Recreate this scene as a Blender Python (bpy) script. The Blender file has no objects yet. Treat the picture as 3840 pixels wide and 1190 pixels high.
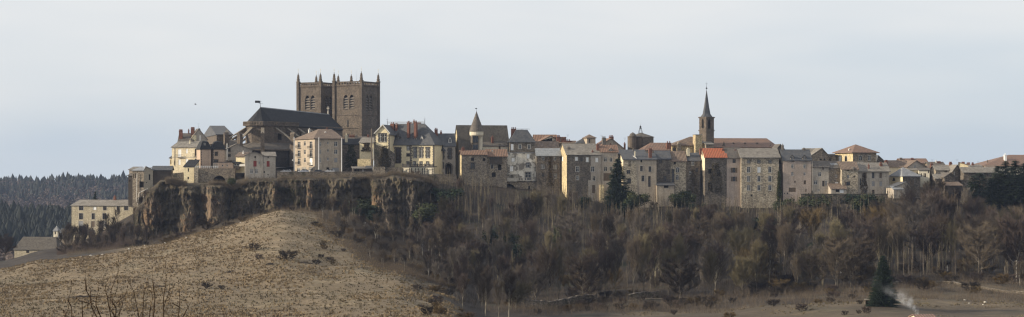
import bpy, math, random
from mathutils import Vector, Matrix, noise
from mathutils.geometry import tessellate_polygon
R = math.radians
random.seed(7)
scene = bpy.context.scene
COL = scene.collection
F, HX, HY = 7000.0, 1920.0, 650.0       # focal length and horizon, in photo pixels

def W(px, py, Y):
    return Vector(((px - HX) / F * Y, Y, (HY - py) / F * Y))

ZOOM = {'A': (620, 440, 3.068), 'B': (900, 240, 1.813), 'C': (1260, 420, 3.069), 'D': (1680, 400, 2.348),
        'E': (2060, 460, 2.493), 'F': (2400, 300, 1.6625), 'G': (2860, 520, 3.07), 'H': (3300, 520, 2.85),
        'I': (0, 600, 1.353), 'J': (460, 590, 3.8), 'K': (880, 360, 2.66), 'S': (0, 940, 3.192), 'T': (480, 640, 1.451), 'P': (0, 0, 1.0)}
def zx(k, x): return ZOOM[k][0] + x / ZOOM[k][2]
def zy(k, y): return ZOOM[k][1] + y / ZOOM[k][2]

# ------------------------------------------------------------------ camera, world, sun
cam = bpy.data.objects.new('camera', bpy.data.cameras.new('camera'))
COL.objects.link(cam)
cam.data.sensor_width = 36.0
cam.data.lens = 36.0 * F / 3840.0
cam.data.shift_y = (HY - 595.0) / 3840.0
cam.rotation_euler = (R(90), 0, 0)
cam.data.clip_start = 0.5
cam.data.clip_end = 9000
scene.camera = cam

SUN_EL, SUN_DIR = 20.0, Vector((-1.0, -0.18, 0)).normalized()
az = math.atan2(SUN_DIR.x, SUN_DIR.y)    # clockwise from +Y
world = bpy.data.worlds.new("World"); scene.world = world
world.use_nodes = True
nt = world.node_tree; nt.nodes.clear()
out = nt.nodes.new('ShaderNodeOutputWorld'); bg = nt.nodes.new('ShaderNodeBackground')
sky = nt.nodes.new('ShaderNodeTexSky'); sky.sky_type = 'NISHITA'; sky.sun_disc = False
sky.sun_elevation = R(SUN_EL); sky.sun_rotation = az
sky.altitude = 800; sky.air_density = 1.0; sky.dust_density = 2.0; sky.ozone_density = 2.5
SKY_STRENGTH = 0.09
bg.inputs['Strength'].default_value = SKY_STRENGTH
# a thin winter veil of cloud: paler towards the top and towards the sun, clear blue-grey low down
tc = nt.nodes.new('ShaderNodeTexCoord'); sep = nt.nodes.new('ShaderNodeSeparateXYZ')
nt.links.new(tc.outputs['Generated'], sep.inputs[0])
mr = nt.nodes.new('ShaderNodeMapRange'); mr.inputs[1].default_value = 0.0; mr.inputs[2].default_value = 0.10
nt.links.new(sep.outputs['Z'], mr.inputs[0])
mx2 = nt.nodes.new('ShaderNodeMapRange'); mx2.inputs[1].default_value = -0.30; mx2.inputs[2].default_value = 0.30; mx2.inputs[3].default_value = 0.22; mx2.inputs[4].default_value = -0.10
nt.links.new(sep.outputs['X'], mx2.inputs[0])
nz = nt.nodes.new('ShaderNodeTexNoise'); nz.inputs['Scale'].default_value = 5.0; nz.inputs['Detail'].default_value = 3
mp = nt.nodes.new('ShaderNodeMapping'); mp.inputs['Scale'].default_value = (1, 1, 5)
nt.links.new(tc.outputs['Generated'], mp.inputs[0]); nt.links.new(mp.outputs[0], nz.inputs['Vector'])
nm = nt.nodes.new('ShaderNodeMath'); nm.operation = 'MULTIPLY_ADD'; nm.inputs[1].default_value = 1.3; nm.inputs[2].default_value = -0.65
nt.links.new(nz.outputs[0], nm.inputs[0])
ad = nt.nodes.new('ShaderNodeMath'); ad.operation = 'ADD'; nt.links.new(mr.outputs[0], ad.inputs[0]); nt.links.new(nm.outputs[0], ad.inputs[1])
ad2 = nt.nodes.new('ShaderNodeMath'); ad2.operation = 'ADD'; ad2.use_clamp = True
nt.links.new(ad.outputs[0], ad2.inputs[0]); nt.links.new(mx2.outputs[0], ad2.inputs[1])
veil = nt.nodes.new('ShaderNodeMix'); veil.data_type = 'RGBA'
VEIL_LOW, VEIL_HIGH = (5.75, 6.5, 7.25, 1), (8.0, 8.05, 8.1, 1)
veil.inputs[6].default_value = VEIL_LOW; veil.inputs[7].default_value = VEIL_HIGH
nt.links.new(ad2.outputs[0], veil.inputs[0])
vm = nt.nodes.new('ShaderNodeMix'); vm.data_type = 'RGBA'; vm.inputs[0].default_value = 0.85
nt.links.new(sky.outputs[0], vm.inputs[6]); nt.links.new(veil.outputs[2], vm.inputs[7])
nt.links.new(vm.outputs[2], bg.inputs['Color']); nt.links.new(bg.outputs[0], out.inputs['Surface'])

sun = bpy.data.objects.new('sun', bpy.data.lights.new('sun', 'SUN'))
sun.data.energy = 5.0; sun.data.angle = R(0.5); sun.data.color = (1.0, 0.87, 0.68)
d = Vector((SUN_DIR.x * math.cos(R(SUN_EL)), SUN_DIR.y * math.cos(R(SUN_EL)), math.sin(R(SUN_EL))))
sun.rotation_euler = d.to_track_quat('Z', 'Y').to_euler(); COL.objects.link(sun)
vs = scene.view_settings
vs.view_transform = 'Standard'; vs.look = 'None'; vs.exposure = 0.30; vs.gamma = 1.0
scene.cycles.use_denoising = True
scene.cycles.use_adaptive_sampling = False
scene.cycles.filter_width = 1.25
scene.cycles.max_bounces = 6; scene.cycles.diffuse_bounces = 3; scene.cycles.volume_bounces = 0
scene.cycles.transparent_max_bounces = 16

# ------------------------------------------------------------------ materials
def new_mat(name):
    m = bpy.data.materials.new(name); m.use_nodes = True
    n = m.node_tree; n.nodes.clear()
    o = n.nodes.new('ShaderNodeOutputMaterial'); b = n.nodes.new('ShaderNodeBsdfPrincipled')
    n.links.new(b.outputs[0], o.inputs[0])
    b.inputs['Roughness'].default_value = 0.9
    b.inputs['Specular IOR Level'].default_value = 0.25
    return m, n, b
def c4(c): return (c[0], c[1], c[2], 1)
def nnoise(n, vec, scale, detail=4, rough=0.6):
    t = n.nodes.new('ShaderNodeTexNoise'); t.inputs['Scale'].default_value = scale
    t.inputs['Detail'].default_value = detail; t.inputs['Roughness'].default_value = rough
    n.links.new(vec, t.inputs['Vector']); return t.outputs[0]
def nramp(n, fac, lo, hi, a=0.0, b=1.0):
    t = n.nodes.new('ShaderNodeMapRange'); t.interpolation_type = 'SMOOTHSTEP'
    for i, v in enumerate((lo, hi, a, b)): t.inputs[i + 1].default_value = v
    n.links.new(fac, t.inputs[0]); return t.outputs[0]
def nmix(n, fac, a, b, mode='MIX'):
    t = n.nodes.new('ShaderNodeMix'); t.data_type = 'RGBA'; t.blend_type = mode
    for s, v in ((0, fac), (6, a), (7, b)):
        if isinstance(v, (int, float)): t.inputs[s].default_value = v
        elif isinstance(v, tuple): t.inputs[s].default_value = c4(v)
        else: n.links.new(v, t.inputs[s])
    return t.outputs[2]
def nmath(n, op, a, b=0.0, clamp=False):
    t = n.nodes.new('ShaderNodeMath'); t.operation = op; t.use_clamp = clamp
    for i, v in enumerate((a, b)):
        if isinstance(v, (int, float)): t.inputs[i].default_value = v
        else: n.links.new(v, t.inputs[i])
    return t.outputs[0]
def nscale(n, vec, s):
    t = n.nodes.new('ShaderNodeMapping'); t.inputs['Scale'].default_value = s
    n.links.new(vec, t.inputs[0]); return t.outputs[0]
def grey(n, v):
    t = n.nodes.new('ShaderNodeCombineColor')
    for i in range(3): n.links.new(v, t.inputs[i])
    return t.outputs[0]
def coords(n, rnd=True):
    t = n.nodes.new('ShaderNodeTexCoord')
    if not rnd: return t.outputs['Object']
    oi = n.nodes.new('ShaderNodeObjectInfo')
    a = n.nodes.new('ShaderNodeVectorMath'); a.operation = 'ADD'
    s = nmath(n, 'MULTIPLY', oi.outputs['Random'], 137.0)
    cb = n.nodes.new('ShaderNodeCombineXYZ')
    for i in range(3): n.links.new(s, cb.inputs[i])
    n.links.new(t.outputs['Object'], a.inputs[0]); n.links.new(cb.outputs[0], a.inputs[1])
    return a.outputs[0]
def nbump(n, b, h, dist, strength=0.6):
    t = n.nodes.new('ShaderNodeBump'); t.inputs['Distance'].default_value = dist; t.inputs['Strength'].default_value = strength
    n.links.new(h, t.inputs['Height']); n.links.new(t.outputs[0], b.inputs['Normal'])

def wall_mat(name, c1, c2, stone=0.0, patch=None, plo=0.52, phi=0.6, stain=0.35):
    """Old render or rubble: blotches between two colours, vertical water stains, bare patches, stones."""
    c1 = (c1[0] * 1.03, c1[1], c1[2] * .97); c2 = (c2[0] * 1.03, c2[1], c2[2] * .97)
    m, n, b = new_mat(name); v = coords(n)
    col = nmix(n, nramp(n, nnoise(n, v, 0.28, 5, 0.65), 0.35, 0.65), c1, c2)
    if patch:
        col = nmix(n, nramp(n, nnoise(n, v, 0.33, 7, 0.7), plo, phi), col, patch)
    fine = nramp(n, nnoise(n, v, 2.6, 4, 0.7), 0.25, 0.75, 0.78, 1.2)
    col = nmix(n, 1.0, col, grey(n, fine), 'MULTIPLY')
    if stone:
        vo = n.nodes.new('ShaderNodeTexVoronoi'); vo.inputs['Scale'].default_value = 2.4; n.links.new(nscale(n, v, (1, 1, 1.5)), vo.inputs['Vector'])
        sx = n.nodes.new('ShaderNodeSeparateColor'); n.links.new(vo.outputs['Color'], sx.inputs[0])
        g = nramp(n, sx.outputs[0], 0, 1, 1 - stone, 1 + stone)
        col = nmix(n, 1.0, col, grey(n, g), 'MULTIPLY')
        nbump(n, b, vo.outputs['Distance'], 0.12, 0.8)
    st = nramp(n, nnoise(n, nscale(n, v, (1.1, 1.1, 0.12)), 1.0, 4, 0.6), 0.48, 0.75)
    col = nmix(n, nmath(n, 'MULTIPLY', st, stain), col, (0.05, 0.043, 0.036))
    n.links.new(col, b.inputs['Base Color']); return m

def roof_mat(name, c1, c2, c3, wave=0.0, rough=0.85, spec=0.25):
    m, n, b = new_mat(name); v = coords(n)
    b.inputs['Roughness'].default_value = rough; b.inputs['Specular IOR Level'].default_value = spec
    col = nmix(n, nramp(n, nnoise(n, v, 0.5, 5, 0.7), 0.35, 0.65), c1, c2)
    vo = n.nodes.new('ShaderNodeTexVoronoi'); vo.inputs['Scale'].default_value = 2.0; n.links.new(v, vo.inputs['Vector'])
    sx = n.nodes.new('ShaderNodeSeparateColor'); n.links.new(vo.outputs['Color'], sx.inputs[0])
    col = nmix(n, nramp(n, sx.outputs[0], 0.6, 1.0, 0, 0.55), col, c3)
    fine = nramp(n, nnoise(n, v, 3.0, 4, 0.7), 0.25, 0.75, 0.72, 1.25)
    col = nmix(n, 1.0, col, grey(n, fine), 'MULTIPLY')
    if wave:
        tcx = n.nodes.new('ShaderNodeTexCoord')
        w = n.nodes.new('ShaderNodeTexWave'); w.inputs['Scale'].default_value = wave; w.inputs['Distortion'].default_value = 0.6
        n.links.new(tcx.outputs['Object'], w.inputs['Vector'])
        col = nmix(n, nramp(n, w.outputs[1], 0.0, 0.5, 0.45, 0.0), col, (c1[0] * .35, c1[1] * .35, c1[2] * .35))
        nbump(n, b, w.outputs[1], 0.10, 0.8)
    else:
        nbump(n, b, nnoise(n, v, 4.0, 3), 0.08, 0.6)
    n.links.new(col, b.inputs['Base Color']); return m

def plain_mat(name, c, var=0.2, rough=0.7, spec=0.3, scale=3.0):
    m, n, b = new_mat(name); v = coords(n)
    g = nramp(n, nnoise(n, v, scale, 4), 0.25, 0.75, 1 - var, 1 + var)
    n.links.new(nmix(n, 1.0, c, grey(n, g), 'MULTIPLY'), b.inputs['Base Color'])
    b.inputs['Roughness'].default_value = rough; b.inputs['Specular IOR Level'].default_value = spec; return m

def plant_mat(name, c1, c2, scale=0.6, rough=0.9):
    """Bark, twigs or leaves: one tone per plant between two colours, with clumps of variation."""
    m, n, b = new_mat(name)
    t = n.nodes.new('ShaderNodeTexCoord'); oi = n.nodes.new('ShaderNodeObjectInfo')
    f = nmath(n, 'ADD', nmath(n, 'MULTIPLY', nnoise(n, t.outputs['Object'], scale, 3), 0.6), nmath(n, 'MULTIPLY', oi.outputs['Random'], 0.75))
    n.links.new(nmix(n, nramp(n, f, 0.2, 1.1), c1, c2), b.inputs['Base Color'])
    b.inputs['Roughness'].default_value = rough; b.inputs['Specular IOR Level'].default_value = 0.15
    return m

MT = {}
def wm(k, *a, **kw): MT[k] = wall_mat(k, *a, **kw)
wm('cream', (0.68, 0.61, 0.44), (0.58, 0.51, 0.37), stain=0.2)
wm('cream_pale', (0.66, 0.62, 0.50), (0.55, 0.52, 0.42), stain=0.2)
wm('yellow', (0.70, 0.62, 0.42), (0.60, 0.53, 0.36), stain=0.15)
wm('salmon', (0.44, 0.34, 0.26), (0.38, 0.30, 0.24), stain=0.2)
wm('grey_render', (0.36, 0.33, 0.29), (0.29, 0.265, 0.23), stain=0.3)
wm('pale_render', (0.42, 0.38, 0.32), (0.32, 0.29, 0.245), patch=(0.22, 0.2, 0.17), plo=0.62, phi=0.68, stain=0.4)
wm('beige_render', (0.40, 0.345, 0.27), (0.32, 0.275, 0.22), stain=0.35)
wm('pink_render', (0.42, 0.345, 0.29), (0.33, 0.28, 0.24), stain=0.3)
wm('peeling', (0.66, 0.64, 0.58), (0.50, 0.48, 0.42), patch=(0.20, 0.18, 0.15), plo=0.5, phi=0.56, stain=0.4)
wm('rubble', (0.245, 0.21, 0.16), (0.175, 0.15, 0.12), stone=0.35, stain=0.35)
wm('rubble_dark', (0.15, 0.13, 0.105), (0.095, 0.084, 0.072), stone=0.4, stain=0.4)
wm('rubble_pale', (0.38, 0.335, 0.255), (0.28, 0.245, 0.19), stone=0.4, stain=0.3)
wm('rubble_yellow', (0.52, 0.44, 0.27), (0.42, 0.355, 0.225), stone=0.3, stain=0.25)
wm('manor_wall', (0.40, 0.36, 0.265), (0.33, 0.295, 0.22), stone=0.15, stain=0.3)
wm('flat_beige', (0.34, 0.305, 0.235), (0.30, 0.27, 0.215), stain=0.15)
wm('basalt', (0.132, 0.110, 0.088), (0.098, 0.082, 0.067), stone=0.3, stain=0.3)
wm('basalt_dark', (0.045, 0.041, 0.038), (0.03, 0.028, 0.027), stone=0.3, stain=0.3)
wm('church_yellow', (0.45, 0.37, 0.22), (0.36, 0.29, 0.18), stone=0.35, stain=0.3)
wm('retaining', (0.17, 0.145, 0.115), (0.11, 0.097, 0.08), stone=0.4, patch=(0.06, 0.055, 0.035), plo=0.5, phi=0.62, stain=0.4)
wm('timber', (0.085, 0.072, 0.06), (0.06, 0.052, 0.045), stain=0.5)
def rm(k, *a, **kw): MT[k] = roof_mat(k, *a, **kw)
rm('slate', (0.062, 0.066, 0.074), (0.085, 0.086, 0.09), (0.12, 0.115, 0.105), rough=0.75, spec=0.25)
rm('slate_dark', (0.022, 0.023, 0.026), (0.03, 0.031, 0.033), (0.042, 0.042, 0.042), rough=0.85, spec=0.15)
rm('slate_pale', (0.16, 0.165, 0.175), (0.23, 0.235, 0.24), (0.12, 0.115, 0.11), rough=0.55, spec=0.4)
rm('lauze', (0.165, 0.15, 0.128), (0.225, 0.205, 0.178), (0.10, 0.088, 0.075))
rm('lauze_dark', (0.098, 0.087, 0.076), (0.135, 0.118, 0.1), (0.06, 0.054, 0.047))
rm('lauze_deep', (0.08, 0.07, 0.058), (0.105, 0.093, 0.077), (0.045, 0.04, 0.034))
rm('brown_tile', (0.16, 0.118, 0.09), (0.22, 0.165, 0.125), (0.095, 0.075, 0.06), wave=0.6)
rm('orange_tile', (0.225, 0.135, 0.092), (0.19, 0.125, 0.092), (0.14, 0.09, 0.065), wave=0.5)
rm('red_tile', (0.42, 0.125, 0.06), (0.36, 0.13, 0.07), (0.25, 0.11, 0.07), wave=0.5)
rm('old_pink_tile', (0.235, 0.145, 0.105), (0.185, 0.13, 0.105), (0.12, 0.09, 0.075), wave=0.5)
rm('zinc', (0.22, 0.23, 0.24), (0.17, 0.18, 0.185), (0.28, 0.285, 0.29), rough=0.45, spec=0.5)
for k, c, va, ro in (('white', (0.78, 0.78, 0.76), .06, .5), ('off_white', (0.58, 0.56, 0.52), .12, .6), ('glass', (0.012, 0.014, 0.017), .3, .12),
                     ('curtain', (0.16, 0.155, 0.145), .3, .5), ('dark_hole', (0.012, 0.011, 0.010), .3, .9), ('brown_wood', (0.11, 0.08, 0.055), .3, .7),
                     ('red_shutter', (0.22, 0.035, 0.025), .15, .6), ('grey_shutter', (0.24, 0.24, 0.24), .15, .6), ('brick', (0.165, 0.078, 0.056), .35, .9),
                     ('pale_chimney', (0.55, 0.50, 0.38), .2, .9), ('stone_trim', (0.085, 0.077, 0.070), .3, .9), ('light_trim', (0.38, 0.35, 0.30), .2, .9),
                     ('iron', (0.025, 0.025, 0.027), .2, .5), ('concrete', (0.33, 0.31, 0.28), .2, .9), ('grey_chimney', (0.16, 0.14, 0.12), .3, .9),
                     ('gilt', (0.85, 0.72, 0.4), .1, .3), ('car_white', (0.75, 0.76, 0.78), .03, .25), ('car_dark', (0.03, 0.035, 0.045), .05, .25),
                     ('car_silver', (0.4, 0.41, 0.43), .03, .25), ('tyre', (0.015, 0.015, 0.015), .1, .9), ('pole_wood', (0.16, 0.13, 0.10), .3, .9), ('stone_pale', (0.42, 0.39, 0.34), .2, .9),
                     ('wall_cap', (0.19, 0.165, 0.13), .3, .95)):
    MT[k] = plain_mat(k, c, va, ro, 0.5 if ro < 0.3 else 0.25)
for k, c1, c2, s in (('bark_grey', (0.0800, 0.0680, 0.0544), (0.1520, 0.1320, 0.1040), .5), ('bark_pale', (0.1344, 0.1184, 0.0928), (0.2304, 0.2048, 0.1600), .5), ('bark_birch', (0.1700, 0.1530, 0.1275), (0.3060, 0.2805, 0.2380), .5), ('bark_olive', (0.1365, 0.1208, 0.0788), (0.2310, 0.2048, 0.1365), .5), ('grass_dark', (0.105, 0.086, 0.052), (0.165, 0.13, 0.08), .12), ('bark_dark', (0.03, 0.025, 0.02), (0.05, 0.04, 0.032), .5),
                     ('twig_brown', (0.0381, 0.0283, 0.0222), (0.1133, 0.0902, 0.0644), .25), ('twig_red', (0.0348, 0.0260, 0.0232), (0.0782, 0.0589, 0.0493), .25),
                     ('twig_olive', (0.0634, 0.0528, 0.0316), (0.1408, 0.1196, 0.0704), .25), ('twig_scrub', (0.0286, 0.0229, 0.0189), (0.0572, 0.0458, 0.0355), .25),
                     ('twig_grey', (0.0583, 0.0490, 0.0436), (0.1400, 0.1206, 0.1011), .25), ('twig_orange', (0.0816, 0.0544, 0.0245), (0.1142, 0.0816, 0.0381), .25),
                     ('needles', (0.014, 0.023, 0.014), (0.026, 0.04, 0.022), .5), ('needles_pale', (0.022, 0.034, 0.018), (0.045, 0.058, 0.03), .5),
                     ('needles_far', (0.016, 0.020, 0.018), (0.034, 0.037, 0.030), .01), ('wood_far', (0.07, 0.055, 0.05), (0.11, 0.085, 0.07), .01),
                     ('ivy', (0.0286, 0.0390, 0.0195), (0.0585, 0.0650, 0.0286), .7), ('ivy_brown', (0.06, 0.05, 0.03), (0.09, 0.07, 0.045), .7),
                     ('grass_straw', (0.1412, 0.1045, 0.0611), (0.2439, 0.1844, 0.1105), .12), ('grass_dull', (0.0892, 0.0714, 0.0416), (0.1368, 0.1101, 0.0654), .05), ('bud_twig', (0.055, 0.036, 0.022), (0.075, 0.05, 0.03), 2.0)):
    MT[k] = plant_mat(k, c1, c2, s)

# ------------------------------------------------------------------ mesh helpers
class MB:
    def __init__(s): s.v = []; s.f = []; s.m = []
    def poly(s, pts, m=0):
        b = len(s.v); s.v.extend(tuple(p) for p in pts); s.f.append(tuple(range(b, b + len(pts)))); s.m.append(m)
    def box(s, a, b, m=0, M=None):
        x0, y0, z0 = a; x1, y1, z1 = b
        p = [Vector((x, y, z)) for z in (z0, z1) for x, y in ((x0, y0), (x1, y0), (x1, y1), (x0, y1))]
        if M is not None: p = [M @ q for q in p]
        k = len(s.v); s.v.extend(tuple(q) for q in p)
        for f in ((0, 3, 2, 1), (4, 5, 6, 7), (0, 1, 5, 4), (1, 2, 6, 5), (2, 3, 7, 6), (3, 0, 4, 7)):
            s.f.append(tuple(k + i for i in f)); s.m.append(m)
    def bar(s, p, q, w, h=None, m=0):
        """A box along p-q, w wide and h high."""
        p = Vector(p); q = Vector(q); h = h or w; d = q - p; L = d.length
        if L < 1e-6: return
        M = Matrix.Translation(p) @ d.to_track_quat('X', 'Z').to_matrix().to_4x4()
        s.box((0, -w / 2, -h / 2), (L, w / 2, h / 2), m, M)
    def tube(s, pts, rad, n=5, m=0, tip=True):
        pts = [Vector(p) for p in pts]; rings = []
        for i, p in enumerate(pts):
            t = (pts[min(i + 1, len(pts) - 1)] - pts[max(i - 1, 0)])
            if t.length < 1e-9: t = Vector((0, 0, 1))
            q = t.to_track_quat('Z', 'Y')
            k = len(s.v)
            if tip and i == len(pts) - 1:
                s.v.append(tuple(p)); rings.append([k] * n)
            else:
                for j in range(n):
                    a = 2 * math.pi * j / n
                    s.v.append(tuple(p + q @ Vector((math.cos(a) * rad[i], math.sin(a) * rad[i], 0))))
                rings.append([k + j for j in range(n)])
        for i in range(len(rings) - 1):
            a, b = rings[i], rings[i + 1]
            for j in range(n):
                jj = (j + 1) % n
                if b[j] == b[jj]: s.f.append((a[j], a[jj], b[j]))
                else: s.f.append((a[j], a[jj], b[jj], b[j]))
                s.m.append(m)
        return rings
    def lathe(s, prof, c=(0, 0, 0), n=16, m=0, a0=0.0, a1=2 * math.pi):
        """prof: (r, z) bottom to top."""
        full = abs(a1 - a0 - 2 * math.pi) < 1e-6; k = len(s.v); nn = n if full else n + 1
        for r, z in prof:
            for j in range(nn):
                a = a0 + (a1 - a0) * j / n
                s.v.append((c[0] + r * math.cos(a), c[1] + r * math.sin(a), c[2] + z))
        for i in range(len(prof) - 1):
            for j in range(n):
                jj = (j + 1) % nn
                s.f.append((k + i * nn + j, k + i * nn + jj, k + (i + 1) * nn + jj, k + (i + 1) * nn + j)); s.m.append(m)
    def face(s, outer, holes, O, a, up, m=0):
        """A flat face with holes, outlines in (along, up) coordinates."""
        loops = [[Vector((x, y, 0)) for x, y in outer]] + [[Vector((x, y, 0)) for x, y in h] for h in holes]
        flat = [p for l in loops for p in l]; k = len(s.v)
        for p in flat: s.v.append(tuple(O + a * p.x + up * p.y))
        if not holes and len(outer) <= 4:
            s.f.append(tuple(range(k, k + len(outer)))); s.m.append(m); return
        for t in tessellate_polygon(loops):
            s.f.append(tuple(k + i for i in t)); s.m.append(m)
    def slab(s, faces, t, m=0):
        """Roof planes given thickness t downwards, edges closed."""
        key = {}; top = []
        for f in faces:
            idx = []
            for p in f:
                q = (round(p[0], 4), round(p[1], 4), round(p[2], 4))
                if q not in key: key[q] = len(key)
                idx.append(key[q])
            top.append(idx)
        pts = list(key); k = len(s.v)
        s.v.extend(pts); s.v.extend((p[0], p[1], p[2] - t) for p in pts); N = len(pts)
        edges = {}
        for f in top:
            s.f.append(tuple(k + i for i in f)); s.m.append(m)
            s.f.append(tuple(k + N + i for i in reversed(f))); s.m.append(m)
            for i in range(len(f)):
                e = (f[i], f[(i + 1) % len(f)]); edges[e] = edges.get(e, 0) + 1
        for (i, j) in edges:
            if (j, i) not in edges:
                s.f.append((k + j, k + i, k + N + i, k + N + j)); s.m.append(m)
    def mesh(s, name, mats):
        me = bpy.data.meshes.new(name); me.from_pydata(s.v, [], s.f)
        for mt in (mats if isinstance(mats, (list, tuple)) else [mats]): me.materials.append(MT[mt] if isinstance(mt, str) else mt)
        if any(s.m): me.polygons.foreach_set('material_index', s.m)
        me.update(); return me
    def build(s, name, mats, parent=None, M=None):
        """Link as one mesh object; M is its world matrix."""
        o = bpy.data.objects.new(name, s.mesh(name, mats)); COL.objects.link(o)
        place(o, parent, M); return o
WM = {}
def place(o, parent=None, M=None):
    M = M or (WM[parent] if parent else Matrix.Identity(4))
    if parent: o.parent = parent; o.matrix_basis = WM[parent].inverted() @ M
    else: o.matrix_basis = M
    WM[o] = M.copy()
def empty(name, M):
    o = bpy.data.objects.new(name, None); COL.objects.link(o); o.empty_display_size = 0.5; place(o, None, M); return o
def tag(o, label=None, cat=None, group=None, kind=None):
    for k, v in (('label', label), ('category', cat), ('group', group), ('kind', kind)):
        if v: o[k] = v
    return o
def TR(x, y, z, rz=0.0): return Matrix.Translation((x, y, z)) @ Matrix.Rotation(rz, 4, 'Z')
# ------------------------------------------------------------------ the ground
def zz(Y, py): return (HY - py) / F * Y
NEAR = [(-80, -3), (0, -3), (30, -8), (120, -22), (220, -32), (330, -35)]
COLS = {
 -1400: [(400, -36), (560, -38), (640, -42), (760, -46), (900, -58), (1150, -60), (1400, -42), (1550, -46), (1900, -85), (2250, -48), (2650, -25), (3200, -40)],
 0: [(400, zz(400, 1192)), (480, zz(480, 1100)), (545, zz(545, 1030)), (566, zz(566, 1014)), (585, -30.6), (640, zz(640, 992)), (700, zz(700, 980)), (720, -36), (760, -39), (900, -52), (1150, -60), (1400, -42), (1550, -46), (1900, -85), (2250, -48), (2650, -20), (3200, -40)],
 160: [(400, zz(400, 1192)), (480, zz(480, 1088)), (545, zz(545, 1003)), (568, zz(568, 976)), (585, -28.2), (640, zz(640, 955)), (695, zz(695, 936)), (715, -33), (760, -38), (900, -52), (1150, -60), (1400, -42), (1550, -46), (1900, -85), (2250, -48), (2650, -20), (3200, -40)],
 300: [(400, zz(400, 1192)), (480, zz(480, 1078)), (550, zz(550, 985)), (575, zz(575, 962)), (590, -26), (640, -28), (695, -26.5), (720, -26), (770, -36), (900, -55), (1150, -60), (1400, -42), (1550, -46), (1900, -85), (2250, -48), (2650, -20), (3200, -40)],
 560: [(400, zz(400, 1192)), (480, zz(480, 1065)), (560, zz(560, 955)), (588, zz(588, 925)), (605, -24.5), (650, -26), (683, -24), (689, -14), (720, -11.5), (780, -14), (830, -36), (900, -50), (1150, -60), (1400, -46), (1900, -85), (2250, -48), (2650, -18), (3200, -40)],
 800: [(400, zz(400, 1192)), (480, zz(480, 1050)), (565, zz(565, 900)), (592, zz(592, 864)), (608, -19), (650, -20), (684, -18), (689, -5.5), (700, -2.5), (715, -0.3), (800, 2), (860, -25), (1000, -50), (1900, -85), (2650, -22), (3200, -40)],
 1060: [(400, zz(400, 1192)), (480, zz(480, 1030)), (565, zz(565, 835)), (592, zz(592, 792)), (608, -12.6), (650, -14), (684, -14), (688, -3.5), (694, -1.2), (715, 0.8), (800, 3), (880, -5), (1000, -50), (1900, -85), (2650, -25), (3200, -40)],
 1300: [(400, zz(400, 1192)), (480, zz(480, 1038)), (565, zz(565, 885)), (600, zz(600, 832)), (625, zz(625, 800)), (650, -15.5), (684, -17), (688, -4), (694, -1.2), (715, 0.8), (820, 3), (900, -5), (1000, -50), (1900, -85), (2650, -25), (3200, -40)],
 1480: [(400, zz(400, 1193)), (480, zz(480, 1050)), (560, zz(560, 955)), (600, zz(600, 905)), (640, zz(640, 880)), (683, -22), (687, -6), (694, -1.8), (715, 0.3), (820, 2), (900, -5), (1000, -50), (1900, -85), (2650, -25), (3200, -40)],
 1640: [(400, zz(400, 1194)), (470, zz(470, 1112)), (540, zz(540, 1025)), (600, zz(600, 960)), (640, zz(640, 910)), (676, zz(676, 820)), (690, zz(690, 720)), (700, -2.5), (820, 1), (900, -5), (1000, -50), (1900, -85), (2650, -25), (3200, -40)],
 1800: [(400, -33.5), (480, -35), (540, zz(540, 1100)), (600, zz(600, 1030)), (640, zz(640, 930)), (672, zz(672, 820)), (692, zz(692, 730)), (710, -4), (850, 1), (950, -5), (1050, -50), (1900, -85), (2650, -25), (3200, -40)],
 2040: [(400, -35.5), (470, zz(470, 1190)), (530, zz(530, 1140)), (570, zz(570, 1085)), (605, zz(605, 1020)), (650, zz(650, 900)), (680, zz(680, 810)), (698, zz(698, 745)), (716, -4), (850, 2), (950, -5), (1050, -50), (1900, -85), (2650, -25), (3200, -40)],
 2400: [(400, -35), (455, zz(455, 1192)), (520, zz(520, 1125)), (565, zz(565, 1080)), (605, zz(605, 1010)), (650, zz(650, 900)), (682, zz(682, 820)), (700, zz(700, 775)), (712, -10), (730, -3), (850, 2), (950, -5), (1050, -50), (1900, -85), (2650, -25), (3200, -40)],
 2900: [(400, -34.5), (445, zz(445, 1192)), (520, zz(520, 1110)), (560, zz(560, 1072)), (605, zz(605, 1005)), (650, zz(650, 900)), (685, zz(685, 815)), (700, zz(700, 778)), (712, -10), (735, -3), (850, 2), (950, -5), (1050, -50), (1900, -85), (2650, -25), (3200, -40)],
 3400: [(400, -34), (430, zz(430, 1192)), (510, zz(510, 1095)), (550, zz(550, 1062)), (600, zz(600, 1000)), (650, zz(650, 890)), (690, zz(690, 790)), (706, zz(706, 735)), (735, -5), (850, 2), (950, -5), (1050, -50), (1900, -85), (2650, -25), (3200, -40)],
 3840: [(400, -34), (430, zz(430, 1192)), (520, zz(520, 1100)), (560, zz(560, 1055)), (600, zz(600, 1010)), (650, zz(650, 900)), (700, zz(700, 790)), (735, zz(735, 715)), (850, 2), (950, -5), (1050, -50), (1900, -85), (2650, -25), (3200, -40)],
 5200: [(400, -34), (430, -34), (520, -33), (560, -30), (600, -26), (650, -20), (700, -12), (760, -4), (850, 2), (950, -5), (1050, -50), (1900, -85), (2650, -25), (3200, -40)],
}
CK = sorted(COLS)
for k in CK: COLS[k] = NEAR + COLS[k]
def prof(k, Y):
    c = COLS[k]
    if Y <= c[0][0]: return c[0][1]
    for (a, za), (b, zb) in zip(c, c[1:]):
        if Y <= b: return za + (zb - za) * (Y - a) / (b - a)
    return c[-1][1]
def ground0(x, Y):
    px = HX + F * x / max(Y, 250.0)
    px = min(max(px, CK[0]), CK[-1])
    for a, b in zip(CK, CK[1:]):
        if px <= b:
            t = (px - a) / (b - a); t = t * t * (3 - 2 * t) * 0.5 + t * 0.5
            return prof(a, Y) * (1 - t) + prof(b, Y) * t
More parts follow.
